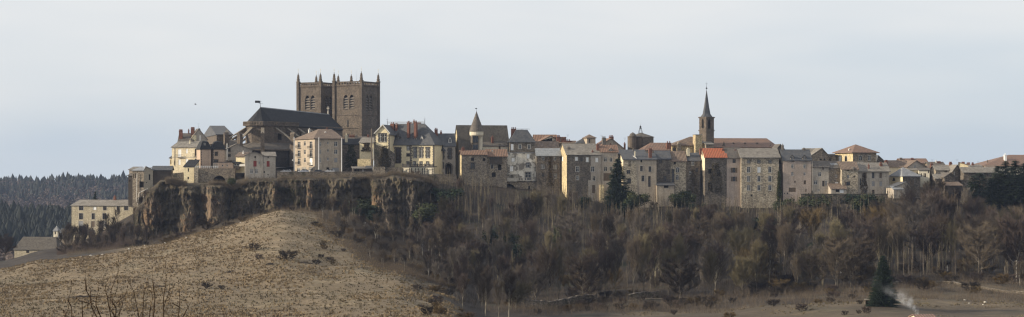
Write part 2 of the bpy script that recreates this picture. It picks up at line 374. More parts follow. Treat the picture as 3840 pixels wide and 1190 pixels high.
def ground(x, Y):
    z = ground0(x, Y)
    wv = smooth(400, 470, Y) * (1 - smooth(630, 665, Y)); z += wv * 1.5 * noise.fractal(Vector((x * 0.021, Y * 0.024, 6.1)), 1.0, 2.0, 3)
    z += noise.fractal(Vector((x * 0.045, Y * 0.045, 1.3)), 1.0, 2.0, 4) * 0.7 + noise.noise(Vector((x * 0.3, Y * 0.3, 4.4))) * 0.16
    return z
def smooth(a, b, t):
    t = min(max((t - a) / (b - a), 0), 1); return t * t * (3 - 2 * t)
def lerp_tab(tab, x):
    if x <= tab[0][0]: return tab[0][1]
    for (a, p), (b, q) in zip(tab, tab[1:]):
        if x <= b: return p + (q - p) * (x - a) / (b - a)
    return tab[-1][1]
# where leaf litter and scrub replace dry meadow, as a distance limit for each bearing
LITTER_Y = [(-1400, 600), (300, 592), (700, 612), (1100, 620), (1200, 592), (1260, 545), (1420, 508), (1560, 498), (1650, 460), (1710, 410), (1800, 350), (1860, 350), (1930, 430), (2100, 455), (2500, 470), (2700, 485), (3000, 490), (3250, 495), (3420, 520), (3560, 535), (3660, 560), (3700, 575), (5200, 560)]
def litter(x, Y):
    px = HX + F * x / max(Y, 250.0); lim = lerp_tab(LITTER_Y, px)
    lim += 34 * noise.fractal(Vector((x * 0.03, Y * 0.03, 7.7)), 1.0, 2.0, 3)
    if 1400 < px < 1900: lim = lerp_tab(LITTER_Y, px + 45 * noise.fractal(Vector((x * .07, Y * .05, 1.9)), 1.0, 2.0, 4)) + 15 * noise.noise(Vector((x * .1, Y * .1, 8)))
    v = smooth(lim - 22, lim + 14, Y)
    if px > 1850: v = max(v, (.68 + .3 * noise.fractal(Vector((x * .03, Y * .06, 2.7)), 1.0, 2.0, 3)) * smooth(1850, 1950, px))
    if 1180 < px < 1740:       # patches of grass between the thin birches
        v *= (0.82 if Y < 640 else 1.0) * (0.5 + 0.5 * smooth(-0.2, 0.15, noise.noise(Vector((x * 0.05, Y * 0.05, 2.2))) + (Y - lim - 40) * 0.01))
    return v
ys = [-80, -40, 0, 30, 70, 120, 180, 240, 290, 330] + [345 + i * 6 for i in range(9)] + [400 + i * 1.6 for i in range(int(330 / 1.6))]
y = ys[-1] + 5
while y < 3200: ys.append(y); y *= 1.018
us = [-0.62 + 1.24 * i / 400 for i in range(401)]
gv, gl = [], []
for Y in ys:
    for u in us:
        x = u * max(Y, 250.0); gv.append((x, Y, ground(x, Y))); gl.append(litter(x, Y))
nu = len(us)
gf = [(j * nu + i, j * nu + i + 1, (j + 1) * nu + i + 1, (j + 1) * nu + i) for j in range(len(ys) - 1) for i in range(nu - 1)]
gme = bpy.data.meshes.new('ground'); gme.from_pydata(gv, [], gf)
at = gme.attributes.new('litter', 'FLOAT', 'POINT'); at.data.foreach_set('value', gl)
gme.polygons.foreach_set('use_smooth', [True] * len(gf))
m, n, b = new_mat('meadow_and_litter'); v = coords(n, False)
straw = nmix(n, nramp(n, nnoise(n, v, 0.055, 6, 0.65), 0.38, 0.62), (0.178, 0.134, 0.083), (0.13, 0.099, 0.062))
straw = nmix(n, nramp(n, nnoise(n, v, 0.09, 6, 0.72), 0.5, 0.64, 0, .85), straw, (0.12, 0.10, 0.062))
straw = nmix(n, nramp(n, nnoise(n, nscale(n, v, (0.06, 0.16, 0.3)), 1.0, 6, 0.7), 0.52, 0.66, 0, 0.75), straw, (0.30, 0.235, 0.15))
straw = nmix(n, nramp(n, nnoise(n, nscale(n, v, (0.02, 0.05, 0.9)), 1.0, 5, 0.7), 0.56, 0.68, 0, 0.7), straw, (0.125, 0.098, 0.06))
tuft = nnoise(n, v, 1.1, 4, 0.7)
straw = nmix(n, nramp(n, tuft, 0.45, 0.7, 0, 0.6), straw, (0.26, 0.205, 0.132))
straw = nmix(n, nramp(n, nnoise(n, v, 0.8, 4, 0.7), 0.5, 0.66, 0, 0.6), straw, (0.10, 0.078, 0.045))
lit = nmix(n, nramp(n, nnoise(n, v, 0.22, 6, 0.7), 0.35, 0.65), (0.026, 0.021, 0.017), (0.05, 0.039, 0.029))  # dark leaf litter, lowered further to hold the shade under the trees
lit = nmix(n, nramp(n, nnoise(n, v, 0.07, 4, 0.6), 0.55, 0.7), lit, (0.028, 0.03, 0.017))
atn = n.nodes.new('ShaderNodeAttribute'); atn.attribute_name = 'litter'
n.links.new(nmix(n, atn.outputs['Fac'], straw, lit), b.inputs['Base Color'])
nbump(n, b, nmath(n, 'ADD', tuft, nnoise(n, v, 3.0, 3)), 0.3, 0.5)
gme.materials.append(m)
go = bpy.data.objects.new('ground', gme); COL.objects.link(go); tag(go, kind='structure'); WM[go] = Matrix.Identity(4)

# ------------------------------------------------------------------ the basalt cliff under the town
C_TOP = [(505, 790), (530, 765), (560, 715), (600, 680), (640, 676), (690, 690), (760, 690), (800, 688), (830, 690), (880, 700), (905, 690), (930, 672), (1040, 672), (1050, 668), (1390, 660), (1400, 664), (1445, 660), (1470, 650), (1560, 662), (1620, 680), (1660, 720)]
C_BOT = [(505, 960), (700, 925), (850, 880), (1000, 830), (1060, 820), (1200, 835), (1280, 860), (1360, 880), (1420, 895), (1520, 900), (1600, 895), (1660, 890)]
# how far the rock stands out (+ towards the valley), by bearing
C_OUT = [(505, 1), (530, 4), (575, 5), (610, 1), (640, 0.5), (668, 1), (690, 6), (720, 6), (740, 2), (770, 2), (790, 7), (830, 6), (860, 0), (900, 1), (930, 4), (990, 3), (1030, 5), (1045, 2), (1090, 3), (1160, 6), (1190, 3), (1220, 2), (1260, 5), (1310, 5.5), (1324, 0), (1385, -1), (1400, 8), (1440, 9), (1500, 9), (1520, 5), (1550, 8), (1580, 5), (1620, 0), (1660, -3)]
# bare rock: photo place, half sizes, how rusty, how far it stands out
ROCK = [(560, 815, 26, 60, .9, 3), (602, 800, 14, 45, .8, 2), (640, 745, 14, 40, .2, 1), (692, 850, 26, 55, 1., 3.5), (722, 800, 12, 50, .4, 1), (770, 745, 20, 35, .7, 1.5), (800, 800, 26, 65, .7, 3), (835, 770, 16, 60, .3, 1), (560, 750, 20, 30, .4, 1), (1032, 745, 16, 45, .8, 2), (1160, 745, 13, 55, .9, 2.5), (1408, 770, 16, 85, 1., 2.5), (1452, 780, 30, 95, .25, 2), (1522, 750, 15, 70, .1, 2), (1550, 790, 14, 75, .1, 1.5), (1530, 850, 20, 40, .2, 1), (1390, 850, 40, 45, .6, 3), (1450, 870, 40, 40, .5, 3), (1319, 770, 4.5, 75, .1, .6), (900, 790, 10, 50, .6, 1)]
HOLLOW = [(676, 872, 13, 26, 5), (745, 770, 14, 60, 4), (865, 740, 22, 60, 3.5), (620, 760, 16, 60, 3), (1360, 750, 22, 80, 4), (1482, 770, 9, 80, 3), (1500, 860, 12, 40, 2.5), (950, 800, 14, 40, 3), (1590, 780, 20, 80, 3)]
cv, cf, ccol, crock, crust = [], [], [], [], []
nx, nz_ = 560, 90
for i in range(nx):
    px = 505 + (1660 - 505) * i / (nx - 1)
    o0 = lerp_tab(C_OUT, px); pt, pb = lerp_tab(C_TOP, px), lerp_tab(C_BOT, px)
    toe = smooth(1375, 1420, px) * (1 - smooth(1520, 1570, px))
    pill = math.exp(-((px - 1319) / 6.0) ** 2)
    for j in range(nz_):
        t = j / (nz_ - 1)                       # 0 at the top
        py = pt + (pb - pt) * t
        wx = px * 0.1; wz = py * 0.1
        colum = abs(noise.noise(Vector((wx * 0.55 + 2.0 * noise.noise(Vector((wx * .3, wz * 0.12, 9))), wz * 0.05, 0.5))))
        big = noise.fractal(Vector((wx * 0.10, wz * 0.07, 3.1)), 1.0, 2.0, 4)
        led = noise.noise(Vector((wx * 0.15, wz * 0.45, 5.5)))
        fine = noise.fractal(Vector((wx * 0.9, wz * 0.45, 8.8)), 1.0, 2.0, 3)
        out_ = o0 * .75 + big * 2.2 + colum * 1.1 + led * 1.9 + fine * 1.1 + t * 3.0 + toe * 4.0 * smooth(0.5, 1.0, t)
        rk = ru = 0.0
        for rx_, ry_, sx_, sy_, ru_, ot_ in ROCK:
            e_ = ((px - rx_) / sx_) ** 2 + ((py - ry_) / sy_) ** 2
            if e_ < 6: g_ = math.exp(-e_ * .8); rk += g_; ru += g_ * ru_; out_ += .42 * ot_ * smooth(.25, .75, g_)
        for rx_, ry_, sx_, sy_, ot_ in HOLLOW:
            e_ = ((px - rx_) / sx_) ** 2 + ((py - ry_) / sy_) ** 2
            if e_ < 6: out_ -= .3 * ot_ * smooth(.2, .7, math.exp(-e_ * .8)) * 1.0; rk *= 1 - .8 * math.exp(-e_ * .8)
        crust.append(ru / max(rk, .3)); crock.append(min(rk, 1.0))
        out_ = max(out_, -1.0)
        out_ *= smooth(0.0, 0.07, t) * 0.92 + 0.08
        out_ += pill * 2.2
        Y = 683.0 - out_
        if j == 0: cv.append((W(px, py, 690)[0], 691.0, W(px, py, 683)[2] + .3)); ccol.append(1.0); continue
        cv.append(tuple(W(px, py, Y))); ccol.append(big + led * 0.4 + noise.noise(Vector((wx * 0.06, wz * 0.06, 11))) * 0.8)
for i in range(nx - 1):
    for j in range(nz_ - 1):
        a = i * nz_ + j; cf.append((a, a + 1, a + nz_ + 1, a + nz_))
cme = bpy.data.meshes.new('cliff'); cme.from_pydata(cv, [], cf)
m, n, b = new_mat('basalt_cliff'); v = coords(n, False)
atr = n.nodes.new('ShaderNodeAttribute'); atr.attribute_name = 'rock'; ato = n.nodes.new('ShaderNodeAttribute'); ato.attribute_name = 'rust'
rock = nmix(n, ato.outputs['Fac'], (0.15, 0.135, 0.115), (0.21, 0.135, 0.075))
rock = nmix(n, nramp(n, nnoise(n, nscale(n, v, (0.9, 0.9, 0.14)), 1.0, 6, 0.7), 0.46, 0.64, 0, 0.85), rock, (0.045, 0.038, 0.033))
rock = nmix(n, nramp(n, nnoise(n, nscale(n, v, (0.8, 0.8, 0.3)), 0.9, 6, 0.75), 0.58, 0.7, 0, 0.75), rock, (0.32, 0.27, 0.21))
ge = n.nodes.new('ShaderNodeNewGeometry'); sg = n.nodes.new('ShaderNodeSeparateXYZ'); n.links.new(ge.outputs['True Normal'], sg.inputs[0])
show = nmath(n, 'ADD', nmath(n, 'MULTIPLY', atr.outputs['Fac'], 0.42), nnoise(n, v, 0.22, 7, 0.8))
show = nmath(n, 'SUBTRACT', show, nmath(n, 'MULTIPLY', nmath(n, 'MAXIMUM', sg.outputs['Z'], 0.0), 0.5))
moss = nmix(n, nramp(n, nnoise(n, v, 0.35, 6, 0.75), 0.4, 0.6), (0.045, 0.036, 0.028), (0.10, 0.082, 0.052))
n.links.new(nmix(n, nramp(n, show, 0.62, 0.78), moss, rock), b.inputs['Base Color'])
nbump(n, b, nnoise(n, nscale(n, v, (1.6, 1.6, 0.5)), 1.0, 6, 0.7), 0.7, 0.9)
for nm_, vals in (('rock', crock), ('rust', crust)):
    at = cme.attributes.new(nm_, 'FLOAT', 'POINT'); at.data.foreach_set('value', vals)
cme.materials.append(m)
co = bpy.data.objects.new('cliff', cme); COL.objects.link(co); tag(co, kind='structure'); WM[co] = Matrix.Identity(4)
CLIFF = cv
# ------------------------------------------------------------------ houses
WST = {  # window kinds: frame, pane, with bars
 'd': ('off_white', 'glass', True), 'k': ('brown_wood', 'glass', True), 'c': ('off_white', 'curtain', True), 'w': ('white', 'white', False),
 'r': ('red_shutter', 'red_shutter', False), 'b': ('brown_wood', 'brown_wood', False), 'g': ('grey_shutter', 'grey_shutter', False), 'o': ('dark_hole', 'dark_hole', False), 's': ('brown_wood', 'glass', True)}
def arch_pts(x0, z0, x1, z1, kind):
    if kind == 'A':     # round
        r = (x1 - x0) / 2; cx = (x0 + x1) / 2; zs = z1 - r
        return [(x0, z0), (x1, z0)] + [(cx + r * math.cos(math.pi * i / 10), zs + r * math.sin(math.pi * i / 10)) for i in range(11)]
    if kind == 'P':     # pointed
        wd = x1 - x0; zs = z1 - wd * 0.95
        pts = [(x0, z0), (x1, z0)]
        pts += [(x1 - wd * (i / 6.0) * 0.5 * (0.35 + 0.65 * i / 6), zs + (z1 - zs) * math.sin(math.pi / 2 * i / 6)) for i in range(7)]
        pts += [(x0 + wd * (i / 6.0) * 0.5 * (0.35 + 0.65 * i / 6), zs + (z1 - zs) * math.sin(math.pi / 2 * i / 6)) for i in range(5, -1, -1)]
        return pts
    return [(x0, z0), (x1, z0), (x1, z1), (x0, z1)]

class Block:
    """One box of a house. Local x runs along the front, y back into it, z up from the base."""
    def __init__(b, H, key, x, y, Y, th, wall='rubble', roof=None, xl=None, xrr=None, d=8.0, wins=(), ov=0.35, apex=None):
        if key in 'DEFG' and 0 <= th <= 8: th += 2.5
        b.H, b.key, b.Y, b.th = H, key, Y, R(th)
        c, s = math.cos(b.th), math.sin(b.th)
        b.xmid = (x[0] + x[1]) / 2
        um, ur = (zx(key, x[0]) - HX) / F, (zx(key, x[1]) - HX) / F
        b.X0 = um * Y; b.w = Y * (ur - um) / (c - ur * s)
        b.zb = (HY - zy(key, y[1])) / F * Y; b.h = (HY - zy(key, y[0])) / F * Y - b.zb
        if xl is not None:
            ul = (zx(key, xl) - HX) / F; b.d = (b.X0 - ul * Y) / (s + ul * c)
        elif xrr is not None:
            u = (zx(key, xrr) - HX) / F; b.d = ((b.X0 + b.w * c) - u * (Y + b.w * s)) / (s + u * c)
        else: b.d = d
        assert 0.3 < b.d < 120 and b.w > 0.3, (H.label, b.w, b.d)
        b.M = TR(b.X0, Y, b.zb, b.th)
        if H.root is None:
            H.root = tag(empty(H.name, b.M), H.label, H.cat, H.group)
        b.ovh = ov; b.apex_x = None
        if apex is not None: b.apex_x = b.loc(apex, 0, b.d / 2 if False else 0)[0]
        b.walls(wall, roof, wins); b.roof = None
        if roof: b.make_roof(*roof)
    # local (along-front, height) of a photo point on the plane that lies t behind the front
    def loc(b, px, py=0, t=0.0):
        c, s = math.cos(b.th), math.sin(b.th); u = (zx(b.key, px) - HX) / F
        q = (u * (b.Y + t * c) - b.X0 + t * s) / (c - u * s)
        return q, (HY - zy(b.key, py)) / F * (b.Y + q * s + t * c) - b.zb
    def lloc(b, px, py, right=False):
        c, s = math.cos(b.th), math.sin(b.th); u = (zx(b.key, px) - HX) / F
        X, Y = (b.X0 + b.w * c, b.Y + b.w * s) if right else (b.X0, b.Y)
        t = (X - u * Y) / (s + u * c)
        return t, (HY - zy(b.key, py)) / F * (Y + t * c) - b.zb
    def frame(b, fc):
        if fc == 'l': return Vector((0, 0, 0)), Vector((0, 1, 0)), Vector((-1, 0, 0))
        if fc == 'r': return Vector((b.w, 0, 0)), Vector((0, 1, 0)), Vector((1, 0, 0))
        return Vector((0, 0, 0)), Vector((1, 0, 0)), Vector((0, -1, 0))
    def top_at(b, roof, fc):
        return None
    def walls(b, wall, roof, wins):
        w, d, h = b.w, b.d, b.h; kind = roof[0] if roof else 'flat'
        b.ridge_h = None
        if roof and kind not in ('flat',):
            tr = d if kind == 'shed' else d / 2
            b.ridge_h = b.loc(b.xmid, roof[2], tr)[1] if kind != 'gy' else b.loc(b.xmid, roof[2], 0)[1]
            b.ridge_h = max(b.ridge_h, h + 0.25)
        ax = b.apex_x if b.apex_x is not None else w / 2
        b.ax = ax; rh = (b.ridge_h - 0.12) if b.ridge_h else h
        poly = {'f': [(0, 0), (w, 0), (w, h), (0, h)], 'l': [(0, 0), (d, 0), (d, h), (0, h)], 'r': [(0, 0), (d, 0), (d, h), (0, h)], 'b': [(0, 0), (w, 0), (w, h), (0, h)]}
        if kind == 'gx':
            for k in 'lr': poly[k] = [(0, 0), (d, 0), (d, h), (d / 2, rh), (0, h)]
        if kind == 'gy':
            for k in 'fb': poly[k] = [(0, 0), (w, 0), (w, h), (ax, rh), (0, h)]
        if kind == 'shed':
            for k in 'lr': poly[k] = [(0, 0), (d, 0), (d, rh), (0, h)]
            poly['b'] = [(0, 0), (w, 0), (w, rh), (0, rh)]
        holes = {'f': [], 'l': [], 'r': [], 'b': []}; mb = MB()
        for wi in wins:
            x0, y0, x1, y1, st = wi[:5]; fc = wi[5] if len(wi) > 5 else 'f'
            if fc == 'f': a, z1 = b.loc(x0, y0); e, z0 = b.loc(x1, y1)
            else:
                a, z1 = b.lloc(x0, y0, fc == 'r'); e, z0 = b.lloc(x1, y1, fc == 'r')
                if a > e: a, e = e, a
            if z0 > z1: z0, z1 = z1, z0
            L = w if fc == 'f' else d
            a, e = max(a, 0.06), min(e, L - 0.06); z0 = max(z0, 0.06)
            if kind not in ('gy', 'gx') or z1 <= h: z1 = min(z1, h - 0.05)
            if e - a < 0.2 or z1 - z0 < 0.2: continue
            ak = 'P' if 'P' in st else ('A' if 'A' in st else '')
            pts = arch_pts(a, z0, e, z1, ak); holes[fc].append(pts)
            b.window(fc, pts, (a, z0, e, z1), st, mb)
        O, a, nrm = b.frame('f'); Z = Vector((0, 0, 1))
        mb.face(poly['f'], holes['f'], O, a, Z)
        for k in 'lr':
            O, a, nrm = b.frame(k); mb.face(poly[k], holes[k], O, a, Z)
        mb.face(poly['b'], [], Vector((0, d, 0)), Vector((1, 0, 0)), Z)
        b.wall = mb.build('wall', wall, b.H.root, b.M)
    def window(b, fc, pts, bx, st, mb):
        O, a, nrm = b.frame(fc); Z = Vector((0, 0, 1)); H = b.H; dep = 0.22 if 'D' not in st else 2.5
        P = lambda x, z, q: O + a * x + Z * z + nrm * q
        n = len(pts)
        for i in range(n):
            p, q = pts[i], pts[(i + 1) % n]
            mb.poly([P(p[0], p[1], 0), P(q[0], q[1], 0), P(q[0], q[1], -dep), P(p[0], p[1], -dep)])
        fm, pm, bars = WST[st[0]]; x0, z0, x1, z1 = bx
        pn = MB(); pn.poly([P(x, z, -dep + 0.02) for x, z in pts])
        if st[0] in 'wrbg':   # closed shutter panel: boards with a middle gap
            pn = MB(); mid = (x0 + x1) / 2
            def sbox(u0, u1, w0, w1, q0, q1, k):
                p = P(u0, w0, q0); q = P(u1, w1, q1)
                k.box([min(p[i], q[i]) for i in range(3)], [max(p[i], q[i]) for i in range(3)])
            for u0, u1 in ((x0 + .02, mid - .015), (mid + .015, x1 - .02)): sbox(u0, u1, z0 + .02, z1 - .02, -0.14, -0.06, pn)
            bk = MB(); bk.poly([P(x, z, -dep + 0.01) for x, z in pts]); wo = pn.build('window', pm, H.root, b.M); bk.build('pane', 'glass', wo, b.M)
        elif st[0] == 'o':
            pn.build('opening', pm, H.root, b.M); wo = None
        else:
            fr = MB(); t = 0.09
            def sb(u0, u1, w0, w1):
                p = P(u0, w0, -dep + 0.03); q = P(u1, w1, -dep + 0.11)
                fr.box([min(p[i], q[i]) for i in range(3)], [max(p[i], q[i]) for i in range(3)])
            if not ('A' in st or 'P' in st):
                sb(x0, x0 + t, z0, z1); sb(x1 - t, x1, z0, z1); sb(x0 + t, x1 - t, z0, z0 + t); sb(x0 + t, x1 - t, z1 - t, z1)
            mid = (x0 + x1) / 2; top = z1 - t if not ('A' in st or 'P' in st) else z1 - (x1 - x0) * .3
            if x1 - x0 > 0.6: sb(mid - .05, mid + .05, z0 + t, top)
            if z1 - z0 > 1.2:
                zt = z0 + (z1 - z0) * 0.68
                sb(x0 + t, mid - .05, zt - .035, zt + .035); sb(mid + .05, x1 - t, zt - .035, zt + .035)
            wo = fr.build('window', fm, H.root, b.M); pn.build('pane', pm, wo, b.M)
        sur = {'S': ('stone_trim', 0.2), 'L': ('light_trim', 0.16), 'Q': ('stone_trim', 0.34)}
        for k in sur:
            if k in st:
                mt, t = sur[k]; s = MB()
                ou = [(x0 - t, z0 - t * .6), (x1 + t, z0 - t * .6), (x1 + t, z1 + t), (x0 - t, z1 + t)]
                if k == 'Q':  # toothed stone jambs
                    ou = []; nq = max(3, int((z1 - z0) / 0.55)); hs = (z1 - z0 + t + .2) / nq; zb = z0 - .2
                    right, left = [], []
                    for i in range(nq):
                        e = t + (0.16 if i % 2 else 0)
                        right += [(x1 + e, zb + i * hs), (x1 + e, zb + (i + 1) * hs)]; left += [(x0 - e, zb + i * hs), (x0 - e, zb + (i + 1) * hs)]
                    ou = right + left[::-1]
                    ou = [p for i, p in enumerate(ou) if p != ou[i - 1]]
                s.face(ou, [pts], O + nrm * 0.05, a, Z)
                for i in range(len(ou)):
                    p, q = ou[i], ou[(i + 1) % len(ou)]
                    s.poly([P(p[0], p[1], 0.05), P(q[0], q[1], 0.05), P(q[0], q[1], -0.02), P(p[0], p[1], -0.02)])
                s.build('window_surround', mt, wo or H.root, b.M)
        if 'B' in st:
            k = MB(); e = 0.55
            def bb(u0, u1, w0, w1, q0, q1):
                p = P(u0, w0, q0); q = P(u1, w1, q1); k.box([min(p[i], q[i]) for i in range(3)], [max(p[i], q[i]) for i in range(3)])
            bb(x0 - e, x1 + e, z0 - 0.16, z0 - 0.02, 0.0, 0.8)
            k2 = MB(); k, ks = k2, k
            bb(x0 - e, x1 + e, z0 + .86, z0 + .92, .74, .79)
            m_ = int((x1 - x0 + 2 * e) / .22)
            for i in range(m_ + 1):
                xx = x0 - e + (x1 - x0 + 2 * e) * i / m_; bb(xx - .018, xx + .018, z0 - .02, z0 + .86, .75, .78)
            for xx in (x0 - e, x1 + e): bb(xx - .02, xx + .02, z0 + .86, z0 + .92, 0, .74)
            so = ks.build('balcony', 'concrete', H.root, b.M); k2.build('railing', 'iron', so, b.M)
    def make_roof(b, kind, mat, ridge_py, opt=None):
        opt = opt or {}; w, d, h, o = b.w, b.d, b.h, b.ovh; t = opt.get('t', 0.22); mb = MB(); hh = h + 0.14
        if kind == 'flat':
            mb.box((-0.08, -0.08, h), (w + .08, d + .08, h + .25))
        else:
            rz = b.ridge_h + 0.14
            if kind == 'gx':
                k = (rz - hh) / (d / 2); A = [(-o, -o, hh - o * k), (w + o, -o, hh - o * k), (w + o, d / 2, rz), (-o, d / 2, rz), (w + o, d + o, hh - o * k), (-o, d + o, hh - o * k)]
                mb.slab([[A[0], A[1], A[2], A[3]], [A[3], A[2], A[4], A[5]]], t)
            elif kind == 'gy':
                x = b.ax; kl = (rz - hh) / x; kr = (rz - hh) / (w - x)
                A = [(-o, -o, hh - o * kl), (x, -o, rz), (w + o, -o, hh - o * kr), (-o, d + o, hh - o * kl), (x, d + o, rz), (w + o, d + o, hh - o * kr)]
                mb.slab([[A[0], A[1], A[4], A[3]], [A[1], A[2], A[5], A[4]]], t)
            elif kind == 'shed':
                k = (rz - hh) / d; mb.slab([[(-o, -o, hh - o * k), (w + o, -o, hh - o * k), (w + o, d + .1, rz), (-o, d + .1, rz)]], t)
            elif kind in ('hip', 'man'):
                ins = opt.get('ins'); x0, x1 = (ins if ins else (min(d / 2, w * .45),) * 2)
                if 'ridge' in opt:
                    x0 = b.loc(opt['ridge'][0], 0, d / 2)[0]; x1 = w - b.loc(opt['ridge'][1], 0, d / 2)[0]
                x0, x1 = max(x0, 0.0), max(x1, 0.0)
                if x0 + x1 > w - .1: f = (w - .1) / (x0 + x1); x0 *= f; x1 *= f
                E = [(-o, -o, hh - .12), (w + o, -o, hh - .12), (w + o, d + o, hh - .12), (-o, d + o, hh - .12)]
                if kind == 'hip':
                    r0, r1 = (x0, d / 2, rz), (w - x1, d / 2, rz)
                    mb.slab([[E[0], E[1], r1, r0], [E[1], E[2], r1], [E[2], E[3], r0, r1], [E[3], E[0], r0]], t)
                else:
                    q = opt.get('q', 1.1); rz = b.loc(b.xmid, ridge_py, q)[1]
                    T = [(q, q, rz), (w - q, q, rz), (w - q, d - q, rz), (q, d - q, rz)]; P = (w / 2, d / 2, rz + opt.get('cap', .5))
                    mb.slab([[E[i], E[(i + 1) % 4], T[(i + 1) % 4], T[i]] for i in range(4)] + [[T[i], T[(i + 1) % 4], P] for i in range(4)], t)
        b.roof = mb.build('roof', mat, b.H.root, b.M)
    def chimney(b, x0, y0, x1, y1, mat='brick', t=None, pots=2, dep=None):
        t = b.d / 2 if t is None else t * b.d
        a, z1 = b.loc(x0, y0, t); e, z0 = b.loc(x1, y1, t); dep = dep or max(0.6, min(1.6, (e - a) * 1.1)); z0 -= 1.2
        mb = MB(); ph = min(0.6, (z1 - z0) * .18); zt = z1 - ph
        mb.box((a, t - dep / 2, z0), (e, t + dep / 2, zt - .15)); mb.box((a - .09, t - dep / 2 - .09, zt - .15), (e + .09, t + dep / 2 + .09, zt))
        for i in range(pots):
            x = a + (e - a) * (i + .5) / pots; mb.lathe([(.16, zt), (.2, zt + ph * .8), (.14, z1), (.0, z1)], (x, t, 0), 8)
        mb.build('chimney', mat, b.roof or b.wall, b.M)
    def dormer(b, x0, y0, x1, y1, apex, wall='off_white', roof='slate', t=0.1, win=True):
        """x0..x1 at the eaves line y0..y1; apex is the gable's top."""
        t = t * b.d; a, z1 = b.loc(x0, y0, t); e, z0 = b.loc(x1, y1, t); za = b.loc(x0, apex, t)[1]; L = 2.6; mb = MB(); c = (a + e) / 2
        f = [(a, z0 - .5), (e, z0 - .5), (e, z1), (c, za), (a, z1)]; q = (e - a) * .2
        hole = [(a + q, z0 + .1), (e - q, z0 + .1), (e - q, z1 - .02), (a + q, z1 - .02)]
        mb.face(f, [hole], Vector((0, t, 0)), Vector((1, 0, 0)), Vector((0, 0, 1)))
        for x in (a, e): mb.poly([(x, t, z0 - .5), (x, t + L, z0 - .5), (x, t + L, z1), (x, t, z1)])
        do = mb.build('dormer', wall, b.H.root, b.M); r = MB(); k = (za - z1) / (c - a); o = .22
        r.slab([[(a - o, t - .2, z1 + .06 - o * k), (c, t - .2, za + .08), (c, t + L, za + .08), (a - o, t + L, z1 + .06 - o * k)], [(c, t - .2, za + .08), (e + o, t - .2, z1 + .06 - o * k), (e + o, t + L, z1 + .06 - o * k), (c, t + L, za + .08)]], .12)
        r.build('dormer_roof', roof, do, b.M)
        g = MB(); g.poly([(x, t + .12, z) for x, z in hole]); g.build('pane', 'glass', do, b.M)
        g = MB(); m_ = (hole[0][0] + hole[1][0]) / 2; g.box((m_ - .05, t + .05, hole[0][1]), (m_ + .05, t + .11, hole[2][1])); g.build('window_bar', 'off_white', do, b.M)
    def part(b, name, mb, mat): return mb.build(name, mat, b.H.root, b.M)
    def pipe(b, x, y0, y1, mat='off_white', r=.07, out_=.12):
        s, z1 = b.loc(x, y0); s, z0 = b.loc(x, y1); mb = MB(); mb.tube([(s, -out_, z0), (s, -out_, z1)], [r, r], 6, tip=False); b.part('downpipe', mb, mat)
    def quoins(b, x, mat='stone_trim', z0=None, z1=None):
        s, z = b.loc(x); mb = MB(); zz_ = 0.0 if z0 is None else z0; i = 0; top = b.h - .1 if z1 is None else z1
        while zz_ < top - .3:
            e = .45 if i % 2 else .28; x0 = max(s - e, -.04); x1 = min(s + e, b.w + .04)
            mb.box((x0, -.05, zz_), (x1, .15, min(zz_ + .42, top))); zz_ += .46; i += 1
        b.part('quoins', mb, mat)
    def skylight(b, x0, y0, x1, y1, t, mat='grey_shutter'):
        """A pane lying in the front slope, t up the slope."""
        t = t * b.d; a, z = b.loc(x0, y0, t); e, _ = b.loc(x1, y1, t); k = (b.ridge_h - b.h) / (b.d / 2); mb = MB(); z = b.h + .14 + t * k + .06; hh = 1.0
        mb.slab([[(a, t - hh / 2, z - hh / 2 * k), (e, t - hh / 2, z - hh / 2 * k), (e, t + hh / 2, z + hh / 2 * k), (a, t + hh / 2, z + hh / 2 * k)]], .05)
        mb.build('skylight', mat, b.roof, b.M)
class House:
    def __init__(s, label, name='town_house', cat='house', group=None): s.label, s.name, s.cat, s.group, s.root = label, name, cat, group, None
    def block(s, *a, **k): return Block(s, *a, **k)
def leaf_sheet(b, x0, y0, x1, y1, n, mat='ivy', fc='f', seed=1):
    """Ivy: small leaves over a patch of a wall face, thick in the middle."""
    rnd = random.Random(seed); O, a, nrm = b.frame(fc); mb = MB()
    if fc == 'f': s0, z1 = b.loc(x0, y0); s1, z0 = b.loc(x1, y1)
    else: s0, z1 = b.lloc(x0, y0, fc == 'r'); s1, z0 = b.lloc(x1, y1, fc == 'r')
    for i in range(n):
        u, v = rnd.random(), rnd.random() ** 1.15
        hw = 0.5 * (1 - 0.55 * v) * (0.7 + 0.5 * noise.noise(Vector((v * 5, seed, 0.3))))
        s = s0 + (s1 - s0) * (0.5 + (u - .5) * 2 * min(hw, .5)); z = z0 + (z1 - z0) * v
        p = O + a * s + Vector((0, 0, z)) + nrm * (0.05 + rnd.random() ** 2 * 0.5); r = rnd.uniform(.10, .24)
        q = Vector((rnd.uniform(-1, 1), rnd.uniform(-1, 1), rnd.uniform(-1, 1))).normalized(); t1 = q.orthogonal().normalized(); t2 = q.cross(t1)
        mb.poly([p + t1 * r, p + t2 * r, p - t1 * r, p - t2 * r])
    b.part('ivy', mb, mat)
